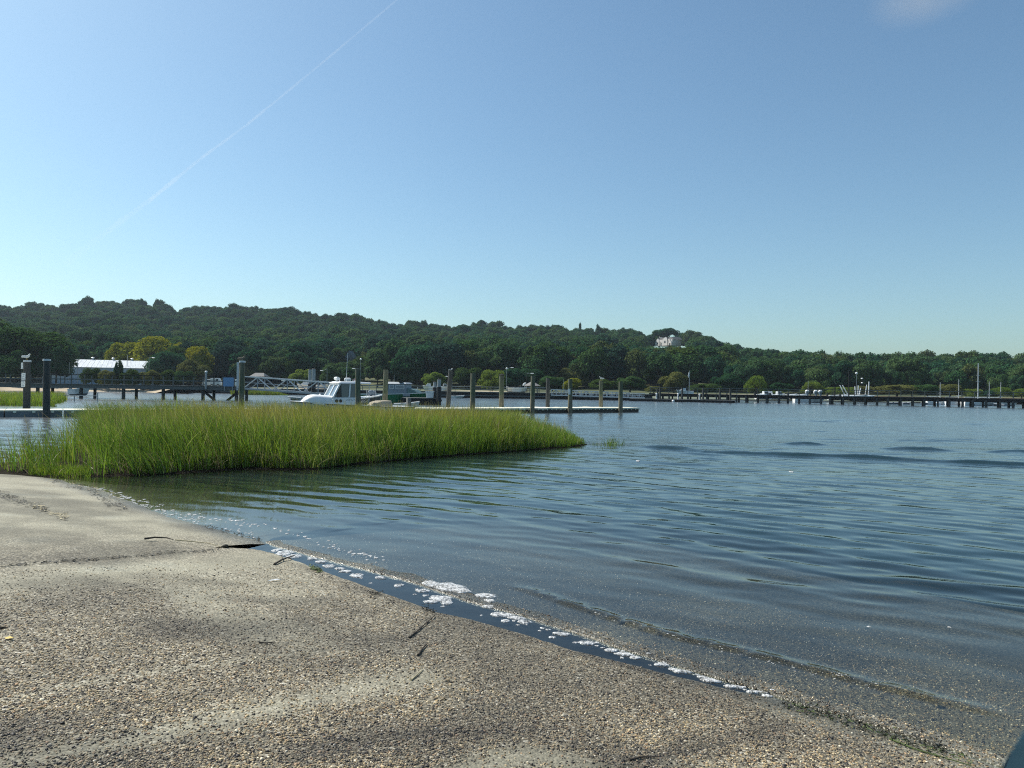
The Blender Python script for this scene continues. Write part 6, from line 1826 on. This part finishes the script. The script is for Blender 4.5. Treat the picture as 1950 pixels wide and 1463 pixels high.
p = at(1642, 716, 158.35); z0 = float(land_z(p.x, 158.3))
o = empty('lamp_pole', (p.x, 158.35, z0), 0, 'dark pole carrying the two white lamp hoods', 'pole')
b = MB(); b.tube([(0, 0, 0), (0, 0, p.z - z0)], .05, 6); b.build('shaft', MT['wood_dark'], o)
# little flag behind the cabin boat
fp = at(673.5, 720, 165); z0 = float(land_z(fp.x, 165))
o = empty('flag_pole', (fp.x + .45, 165, z0), 0, 'low pole with a drooping faded red flag behind the cabin boat', 'flag')
b = MB(); b.tube([(0, 0, 0), (0, 0, fp.z - z0 + .3)], .04, 6); b.build('pole', MT['steel'], o)
b = MB(); Hq = fp.z - z0
for i in range(4):
    b.cur = i % 2; b.prism([(-.02 - .18 * i, Hq - .10 * i), (-.2 - .18 * i, Hq - .12 - .1 * i), (-.2 - .18 * i, Hq - .7 - .06 * i), (-.02 - .18 * i, Hq - .6 - .06 * i)], -.02 + .01 * (i % 2), .02 + .01 * (i % 2), 'y')
b.build('flag', [MT['red'], MT['offwhite']], o)

# parked vehicles behind the pier at left
def parked(px, Yd, Lc, Hc, label, van=False, name='parked_car', mat='offwhite'):
    p = at(px, 735, Yd); z0 = float(land_z(p.x, Yd))
    o = empty(name, (p.x, Yd, z0), 0, label, 'van' if van else 'car')
    if van: prof = [(-Lc / 2, .35), (Lc / 2, .35), (Lc / 2, 1.0), (Lc * .42, 1.15), (Lc * .30, Hc), (-Lc / 2, Hc)]
    else: prof = [(-Lc / 2, .35), (Lc / 2, .35), (Lc / 2, .8), (Lc * .28, .95), (Lc * .12, Hc), (-Lc * .28, Hc), (-Lc * .42, .98), (-Lc / 2, .9)]
    solid(o, 'body', prof, .88, .78, MT[mat], .06)
    for a_, c_ in (((-.30, -.02), (.0, .16)) if not van else ((.12, .32),)):
        b = MB(); b.box(((a_ + c_) / 2 * Lc, -.84, Hc * .78), ((c_ - a_) * Lc * .9, .06, Hc * .24)); b.build('window', MT['glass'], o)
    for xx in (-.32, .32):
        b = MB(); b.tube([(xx * Lc, -.9, .33), (xx * Lc, -.7, .33)], .33, 12); wl = b.build('wheel', MT['black'], o)
        b = MB(); b.tube([(xx * Lc, -.92, .33), (xx * Lc, -.90, .33)], .17, 10); b.build('rim', MT['alu'], wl)
parked(401, 172, 3.4, 1.75, 'white car with sloping windscreen behind the pier railing', False)
parked(412, 171, 2.2, 2.0, 'white boxy van between the light post and the blue sign', True, 'parked_van', 'offwhite')
parked(449, 172, 3.6, 1.8, 'white vehicle half hidden behind the pale steel post', True, 'parked_van', 'white')
for px, Yd, lb in ((539, 166, 'white moored sign box above the truss gangway'),):
    p = at(px, 724, Yd); z0 = float(land_z(p.x, Yd))
    o = empty('sign_box', (p.x, Yd, z0), 0, 'small white sign on a post behind the truss gangway', 'sign')
    b = MB(); b.box((0, 0, p.z - z0), (.7, .1, .45)); b.build('plate', MT['white'], o); b = MB(); b.tube([(0, .08, 0), (0, .08, p.z - z0)], .04, 6); b.build('post', MT['steel'], o)
for px, Yd, Lb, rz, lb, cb in ((584, 164, 4.5, R(178), 'white covered boat on the sandy bank behind the twin piles', True), (612, 160, 4.8, R(3), 'low white boat ashore right of the twin steel piles', False), (818, 152, 3.0, R(170), 'small white boat ashore above the white tote', True), (845, 150, 3.2, R(8), 'white boat ashore right of the black sleeved piles', True), (976, 146, 2.6, R(175), 'white dinghy ashore by the bulkhead railing', False), (992, 146, 2.4, R(5), 'second white dinghy ashore by the bulkhead railing', False)):
    p = at(px, 745, Yd); motorboat(px, Yd, Lb, rz, lb, float(land_z(p.x, Yd)) - .1, cabin=cb)
# dark covered barge-like hull moored under the gangway
# low pipe barrier at left marsh
pr = empty('pipe_barrier', (at(-60, 752, 78).x, 78, 0), 0, 'low thin grey pipe barrier standing in the marsh at left', 'barrier')
xr_ = at(186, 754, 78).x - at(-60, 752, 78).x
b = MB(); b.tube([(0, 0, .75), (xr_, 0, .62)], .04, 6); b.build('pipe', MT['steel'], pr)
for t_ in (0.0, .5, .82, 1.0):
    b = MB(); b.tube([(xr_ * t_, 0, -.3), (xr_ * t_, 0, (1.0 if t_ == 1.0 else .74 - .12 * t_))], .05, 6); b.build('post', MT['steel'], pr)
# moored boat behind the pier railing at left
motorboat(153, 104, 3.6, R(-20), 'white open boat with dark engine moored behind the left pier', .2, cabin=True)

# ------------------------------------------------------------------ foam on the strip of water at the slab joint
def foam_mat():
    m, t, p, o = nodes('sea_foam')
    p.inputs['Base Color'].default_value = (0.72, 0.73, 0.71, 1); p.inputs['Roughness'].default_value = 0.7
    tc = N(t, 'ShaderNodeTexCoord'); v = N(t, 'ShaderNodeTexVoronoi'); v.inputs['Scale'].default_value = 90
    t.links.new(tc.outputs['Object'], v.inputs['Vector'])
    r = ramp(t, [(0.0, (0.40, 0.42, 0.41)), (0.35, (0.72, 0.73, 0.72)), (1, (0.8, 0.8, 0.78))]); t.links.new(v.outputs['Distance'], r.inputs[0]); t.links.new(r.outputs[0], p.inputs['Base Color'])
    b = N(t, 'ShaderNodeBump'); b.inputs['Distance'].default_value = .004; t.links.new(v.outputs['Distance'], b.inputs['Height']); t.links.new(b.outputs[0], p.inputs['Normal'])
    n2 = N(t, 'ShaderNodeTexNoise'); n2.inputs['Scale'].default_value = 38; n2.inputs['Detail'].default_value = 5; n2.inputs['Roughness'].default_value = 0.7; t.links.new(tc.outputs['Object'], n2.inputs['Vector'])
    a2 = ramp(t, [(0.40, (0.05,) * 3), (0.50, (0.55,) * 3), (0.62, (0.95,) * 3)]); t.links.new(n2.outputs[0], a2.inputs[0]); t.links.new(a2.outputs[0], p.inputs['Alpha'])
    return m
MT['foam'] = foam_mat()
frng = np.random.default_rng(33)
FV, FF = [], []
def foam_blob(px, py, wpx, hpx, rag=0.45):
    c = Pz(px, py, 0.004)
    sc1 = wpx * c.y / 1400 / 2; sc2 = hpx * c.y * c.y / (2.2 * 1400) / 2
    n = 26; sd = frng.integers(0, 9999)
    zadd = max(0.0, float(height(c.x, c.y)), float(zC(c.x, c.y)) + 0.004 if S_NOTCH < sof(c.x, c.y) < S_RIGHT and qof(c.x, c.y) > np.interp(sof(c.x, c.y), _cs, _cq) else 0.0)
    ang = R(-14); th = np.linspace(0, 2 * math.pi, n, endpoint=False)
    rad = 1 + rag * 2 * (fbm(np.cos(th) * 1.6 + sd, np.sin(th) * 1.6 + sd * .7, 5, 4) - 0.5) + rag * 0.5 * frng.uniform(-.5, .5, n)
    o = len(FV)
    for j, (k, z) in enumerate(((1.0, -0.004), (0.97, 0.005), (0.72, 0.011), (0.35, 0.014), (0.02, 0.014))):
        z = z * min(1.0, sc1 / 0.06)
        for i in range(n):
            x = math.cos(th[i]) * rad[i] * k * sc1; y = math.sin(th[i]) * rad[i] * k * sc2
            FV.append((c.x + x * math.cos(ang) - y * math.sin(ang) * 0.5, c.y + x * math.sin(ang) + y, zadd + z + 0.002 * frng.uniform(-1, 1)))
    for j in range(4):
        for i in range(n): FF.append((o + j * n + i, o + j * n + (i + 1) % n, o + (j + 1) * n + (i + 1) % n, o + (j + 1) * n + i))
for bl_ in [(850, 1118, 80, 15), (880, 1126, 40, 8), (822, 1113, 34, 8), (838, 1139, 52, 10), (822, 1146, 30, 5), (850, 1148, 26, 6), (805, 1125, 30, 5), (926, 1134, 42, 8), (934, 1146, 22, 5), (930, 1155, 28, 5), (958, 1171, 46, 8),
           (985, 1177, 34, 6), (1000, 1184, 28, 7), (962, 1182, 18, 5), (1070, 1207, 34, 5), (1052, 1213, 14, 4), (1118, 1224, 34, 6), (1165, 1238, 26, 5), (1190, 1246, 40, 6), (1210, 1252, 22, 5), (1262, 1266, 30, 5), (1300, 1279, 34, 5),
           (1355, 1296, 40, 6), (1400, 1308, 40, 5), (1440, 1318, 40, 5), (1462, 1325, 22, 4), (1340, 1290, 22, 5), (1280, 1274, 18, 4), (760, 1115, 20, 5), (725, 1100, 22, 4), (680, 1096, 26, 7), (660, 1088, 24, 4), (648, 1083, 20, 4), (628, 1078, 26, 5), (610, 1070, 22, 4), (543, 1053, 36, 9), (562, 1059, 34, 6), (527, 1048, 18, 6), (596, 1064, 20, 4)]:
    foam_blob(*bl_)
for t_ in frng.uniform(0, 1, 45):                                           # small flecks along the strip
    px = 520 + t_ * 960; py = np.interp(px, [520, 700, 850, 1000, 1200, 1480], [1046, 1102, 1148, 1190, 1248, 1329]) + frng.normal(0, 5)
    foam_blob(px, py, frng.uniform(4, 12), frng.uniform(1.5, 3))
for t_ in frng.uniform(0, 1, 130):                                           # broken foam line left by the last wash
    px = 180 + t_ * 560; py = np.interp(px, [180, 250, 340, 420, 500, 560, 640, 740], [925, 950, 978, 990, 1000, 1016, 1042, 1068]) + frng.normal(0, 3.5)
    foam_blob(px, py, frng.uniform(2, 9), frng.uniform(0.8, 2.0))
for t_ in frng.uniform(0, 1, 70):
    px = 150 + t_ * 340; py = np.interp(px, [150, 250, 340, 420, 490], [921, 955, 985, 1004, 1024]) + frng.normal(0, 3)
    foam_blob(px, py, frng.uniform(2, 6), frng.uniform(0.8, 1.6))
for px, py in ((1655, 1193), (1808, 1195), (1215, 878), (1507, 899)):
    foam_blob(px, py, 8, 2)
for t_ in frng.uniform(0, 1, 70):                                           # sparkling froth along the little breaking wave
    px = 1120 + t_ ** .8 * 560; py = np.interp(px, [1080, 1200, 1300, 1400, 1500, 1600, 1700], [1152, 1193, 1219, 1243, 1266, 1293, 1318]) + frng.normal(0, 2.5)
    foam_blob(px, py, frng.uniform(1.5, 5), frng.uniform(0.6, 1.2))
fo = link('sea_foam', np_mesh('sea_foam', np.array(FV), np.array(FF), [MT['foam']], True))
tag(fo, 'white foam patches drifting on the water along the ramp edge', 'foam', kind='stuff')

# ------------------------------------------------------------------ debris on the ramp
def on_ramp(px, py, dz=0.0, A=False):
    p = Pramp(px, py, 0.0 if A else 0.035)
    z = float(zA(p.x, p.y) if A else zB(p.x, p.y))
    return Vector((p.x, p.y, z + dz))
def stick(pts, r, label, mat='stick', name='stick', A=False, cat='stick', twigs=()):
    P_ = [on_ramp(a, b_, r * 0.9 + dz, A) for a, b_, dz in pts]
    o = empty(name, P_[0], 0, label, cat)
    b = MB(); n = len(P_)
    b.tube([p - P_[0] for p in P_], [r * (1 - .55 * i / max(1, n - 1)) for i in range(n)], 7)
    b.build('stem', MT[mat], o, smooth=True)
    for tw in twigs:
        Q = [on_ramp(a, b_, r * .8 + dz, A) - P_[0] for a, b_, dz in tw]
        b = MB(); b.tube(Q, [r * .55, r * .3] if len(Q) == 2 else [r * .55, r * .4, r * .2], 6); b.build('twig', MT[mat], o, smooth=True)
    return o
stick([(522, 1077, 0), (535, 1070, .01), (548, 1066, .02), (562, 1063, .03)], .012, 'dark forked twig overhanging the foamy water strip', twigs=[[(538, 1069, .012), (536, 1061, .02)], [(548, 1066, .02), (556, 1068, .01)]])
stick([(779, 1216, 0), (795, 1204, .004), (812, 1190, .004), (828, 1175, .008)], .0075, 'long thin twig lying on pebbles near the water strip')
stick([(796, 1250, 0), (805, 1238, .003), (813, 1229, 0)], .009, 'short thick twig below the long thin twig')
stick([(783, 1296, 0), (795, 1286, .003), (806, 1276, 0)], .006, 'pale brown twig below the short thick twig', 'straw')
stick([(493, 1226, 0), (508, 1228, .004), (524, 1225, 0)], .006, 'thin dark curved twig on the pebbly slope left of centre')
stick([(1198, 1449, 0), (1222, 1444, .004), (1256, 1442, 0)], .006, 'dark twig at the lower edge of the picture')
stick([(276, 1028, 0), (296, 1026, .006), (320, 1026, 0)], .014, 'short black stick left of the pale reed', twigs=[[(318, 1026, 0), (330, 1029, 0)]])
stick([(334, 1029, 0), (370, 1033, .004), (398, 1036, .004), (420, 1042, 0)], .008, 'pale dry reed lying towards the slab joint', 'straw', 'reed')
stick([(0, 1199, 0), (10, 1197, 0), (14, 1198, 0)], .008, 'tiny dark twig at the left edge of the picture')
stick([(1694, 1408, 0), (1740, 1428, .004), (1790, 1443, .004), (1850, 1460, 0)], .006, 'long greenish stalk along the broken slab edge at lower right', 'weed_green', 'stalk')
# feather, leaf, stone at the joint
p = on_ramp(524, 1107, .008); o = empty('feather', p, R(20), 'small white feather on the pebbles below the forked twig', 'feather')
b = MB(); b.add([(-.07, 0, 0), (-.04, .016, .008), (.02, .02, .012), (.06, .004, .004), (.02, -.012, .010), (-.04, -.012, .006)], [(0, 1, 5), (1, 2, 4, 5), (2, 3, 4)]); b.build('vane', MT['white'], o)
b = MB(); b.tube([(-.075, .0, .003), (0, .003, .014), (.06, .004, .006)], .0015, 5); b.build('quill', MT['offwhite'], o)
p = on_ramp(17, 1219, .008); o = empty('fallen_leaf', p, R(-10), 'small yellow leaf near the left edge of the picture', 'leaf')
b = MB(); b.add([(-.035, 0, .002), (-.01, .02, .009), (.03, .008, .004), (.035, -.004, .008), (-.005, -.018, .004)], [(0, 1, 4), (1, 2, 3, 4)]); b.build('blade', MT['yellow'], o)
p = on_ramp(429, 1043, .01); o = empty('stone', p, 0, 'small dark stone at the end of the pale reed', 'stone')
b = MB(); b.ball((0, 0, .01), (.04, .03, .025), 9, 6); b.build('stone', MT['weed'], o, smooth=True)
# wrack: weed shreds
def wrack(name, label, path, n, spread, size, mat, A=True, seed=1, cat='seaweed', zoff=0.0):
    rg_ = np.random.default_rng(seed)
    xs = [a for a, _ in path]; V = []; Fq = []
    d = np.cumsum([0] + [math.hypot(path[i + 1][0] - path[i][0], path[i + 1][1] - path[i][1]) for i in range(len(path) - 1)])
    for _ in range(n):
        t_ = rg_.uniform(0, d[-1]); px = np.interp(t_, d, xs); py = np.interp(t_, d, [q for _, q in path]) + rg_.normal(0, spread)
        c = on_ramp(px, py, 0.004 + zoff, A)
        a = rg_.uniform(0, 6.28); l = size * rg_.uniform(.5, 1.8); w_ = size * rg_.uniform(.10, .3); bend = rg_.uniform(-.5, .5)
        o_ = len(V)
        for q in range(4):
            u_ = q / 3 - .5; aa = a + bend * u_ * 2
            x = math.cos(aa) * u_ * l; y = math.sin(aa) * u_ * l; z = .012 * rg_.uniform(0, 1) + .004
            V.append((c.x + x - math.sin(aa) * w_ / 2, c.y + y + math.cos(aa) * w_ / 2, c.z + z)); V.append((c.x + x + math.sin(aa) * w_ / 2, c.y + y - math.cos(aa) * w_ / 2, c.z + z * .6))
        for q in range(3): Fq.append((o_ + 2 * q, o_ + 2 * q + 1, o_ + 2 * q + 3, o_ + 2 * q + 2))
    o = link(name, np_mesh(name, np.array(V), np.array(Fq), [MT[mat]], True))
    return tag(o, label, cat, kind='stuff')
wrack('wrack_line', 'line of dark dried seaweed shreds across the upper left of the ramp', [(-20, 936), (20, 950), (60, 962), (90, 972)], 170, 4, .07, 'weed', seed=3)
wrack('wrack_straw', 'pale dried reed shreds at the end of the wrack line', [(60, 965), (95, 976), (130, 986)], 60, 4, .07, 'straw', seed=4)
wrack('shore_weed', 'dark seaweed and shell bits along the waterline at left', [(100, 914), (130, 925), (175, 935), (200, 957), (240, 970)], 190, 4, .06, 'weed', seed=5)
wrack('shore_straw', 'pale reed and shell bits along the waterline at left', [(90, 912), (130, 922), (180, 933), (240, 960)], 120, 5, .05, 'straw', seed=6)
wrack('edge_weed', 'dark seaweed clinging to the slab edge left of the notch', [(390, 1003), (430, 1012), (470, 1022), (500, 1032)], 120, 3, .045, 'weed', seed=7)
wrack('joint_moss', 'small yellow green algae tuft on the slab edge by the forked twig', [(590, 1080), (600, 1084), (612, 1089)], 90, 2, .05, 'weed_green', A=False, seed=8)
wrack('broken_edge_weed', 'dark weed and rubble along the broken slab edge at lower right', [(1490, 1338), (1560, 1356), (1600, 1370), (1660, 1388), (1700, 1402), (1800, 1430)], 420, 7, .022, 'weed', A=False, seed=9)
wrack('broken_edge_algae', 'green algae along the broken slab edge at lower right', [(1500, 1343), (1620, 1378), (1740, 1418), (1850, 1452)], 160, 6, .022, 'weed_green', A=False, seed=10)
wrack('edge_rubble_weed', 'dark weed bits on the slab edge above the long twig', [(705, 1130), (730, 1136)], 40, 3, .025, 'weed', A=False, seed=11)
wrack('edge_rubble_weed', 'dark weed bits at the end of the long thin twig', [(805, 1160), (828, 1168)], 40, 3, .025, 'weed', A=False, seed=12)
wrack('joint_litter', 'fine dark litter caught along the slab joint', [(0, 1078), (120, 1070), (250, 1060), (330, 1053), (420, 1046)], 160, 1.5, .05, 'weed', A=False, seed=13)
# bleached shreds at the mud cove
wrack('cove_litter', 'bleached reed litter on the mud in the little cove of the marsh', [(150, 905), (190, 890), (230, 898)], 110, 8, .10, 'straw', A=True, seed=14, cat='dead grass')

# ------------------------------------------------------------------ air, contrail and cloud
hz = MB(); hz.box((0, 370, 57), (2600, 1100, 120))
hm = bpy.data.materials.new('harbour_haze'); hm.use_nodes = True
ht = hm.node_tree; ht.nodes.clear()
ho = ht.nodes.new('ShaderNodeOutputMaterial'); pv = ht.nodes.new('ShaderNodeVolumePrincipled')
pv.inputs['Color'].default_value = (0.72, 0.86, 1.0, 1); pv.inputs['Density'].default_value = 0.00014; pv.inputs['Anisotropy'].default_value = 0.2
ht.links.new(pv.outputs[0], ho.inputs['Volume'])
tag(hz.build('haze', hm), 'thin bluish summer haze over the harbour', kind='stuff')

ctp = [(800, -40), (756, 0), (610, 123), (470, 238), (385, 300), (285, 382), (205, 440), (125, 503)]
cw = [3.6, 3.6, 4.0, 4.8, 6.0, 9, 12, 14]
cden = [.05, .05, .05, .05, .048, .042, .032]
co = empty('contrail', (0, 0, 0), 0, 'thin white aircraft contrail slanting across the left half of the sky', 'contrail')
pts = []
for (a, b_), w_ in zip(ctp, cw):
    d = ray(a, b_); t_ = min(2200 / max(d.z, .02), 9500); pts.append((EYE + d * t_, w_ * t_ / 1400 * .5))
for i in range(len(pts) - 1):
    mt = bpy.data.materials.new('ice_trail'); mt.use_nodes = True; tt = mt.node_tree; tt.nodes.clear()
    oo = tt.nodes.new('ShaderNodeOutputMaterial'); pv = tt.nodes.new('ShaderNodeVolumePrincipled'); pv.inputs['Color'].default_value = (1, 1, 1, 1); pv.inputs['Anisotropy'].default_value = 0.3
    r0, r1 = pts[i][1], pts[i + 1][1]
    pv.inputs['Density'].default_value = cden[i] / (r0 + r1); tt.links.new(pv.outputs[0], oo.inputs['Volume'])
    b = MB(); P_ = [pts[i][0].lerp(pts[i + 1][0], j / 6) for j in range(7)]
    b.tube(P_, [(r0 + (r1 - r0) * j / 6) * (1 + .18 * math.sin(i * 5 + j * 2.1)) if 0 < j < 6 else (r0 + (r1 - r0) * j / 6) for j in range(7)], 12)
    b.build('trail_section', mt, co)

cm = bpy.data.materials.new('thin_cloud'); cm.use_nodes = True
ct = cm.node_tree; ct.nodes.clear()
coo = ct.nodes.new('ShaderNodeOutputMaterial'); pv = ct.nodes.new('ShaderNodeVolumePrincipled'); pv.inputs['Color'].default_value = (1, 0.94, 0.90, 1)
tc = ct.nodes.new('ShaderNodeTexCoord'); ln = ct.nodes.new('ShaderNodeVectorMath'); ln.operation = 'LENGTH'
ct.links.new(tc.outputs['Object'], ln.inputs[0])
nz = ct.nodes.new('ShaderNodeTexNoise'); nz.inputs['Scale'].default_value = 2.2; nz.inputs['Detail'].default_value = 4; ct.links.new(tc.outputs['Object'], nz.inputs['Vector'])
mr = ct.nodes.new('ShaderNodeMapRange'); mr.inputs[1].default_value = 1.0; mr.inputs[2].default_value = 0.15; mr.inputs[3].default_value = 0; mr.inputs[4].default_value = 1
ct.links.new(ln.outputs['Value'], mr.inputs[0])
mm = ct.nodes.new('ShaderNodeMath'); mm.operation = 'MULTIPLY'; ct.links.new(mr.outputs[0], mm.inputs[0]); ct.links.new(nz.outputs[0], mm.inputs[1])
m3 = ct.nodes.new('ShaderNodeMath'); m3.operation = 'MULTIPLY'; m3.inputs[1].default_value = 0.0030; ct.links.new(mm.outputs[0], m3.inputs[0])
ct.links.new(m3.outputs[0], pv.inputs['Density']); ct.links.new(pv.outputs[0], coo.inputs['Volume'])
b = MB(); b.ball((0, 0, 0), 1.0, 20, 14)
cl = b.build('wispy_cloud', cm, smooth=True)
d = ray(1768, -12); cl.location = EYE + d * 3000; cl.scale = (240, 300, 80)
tag(cl, 'faint pale wispy cloud at the top right of the sky', 'cloud')
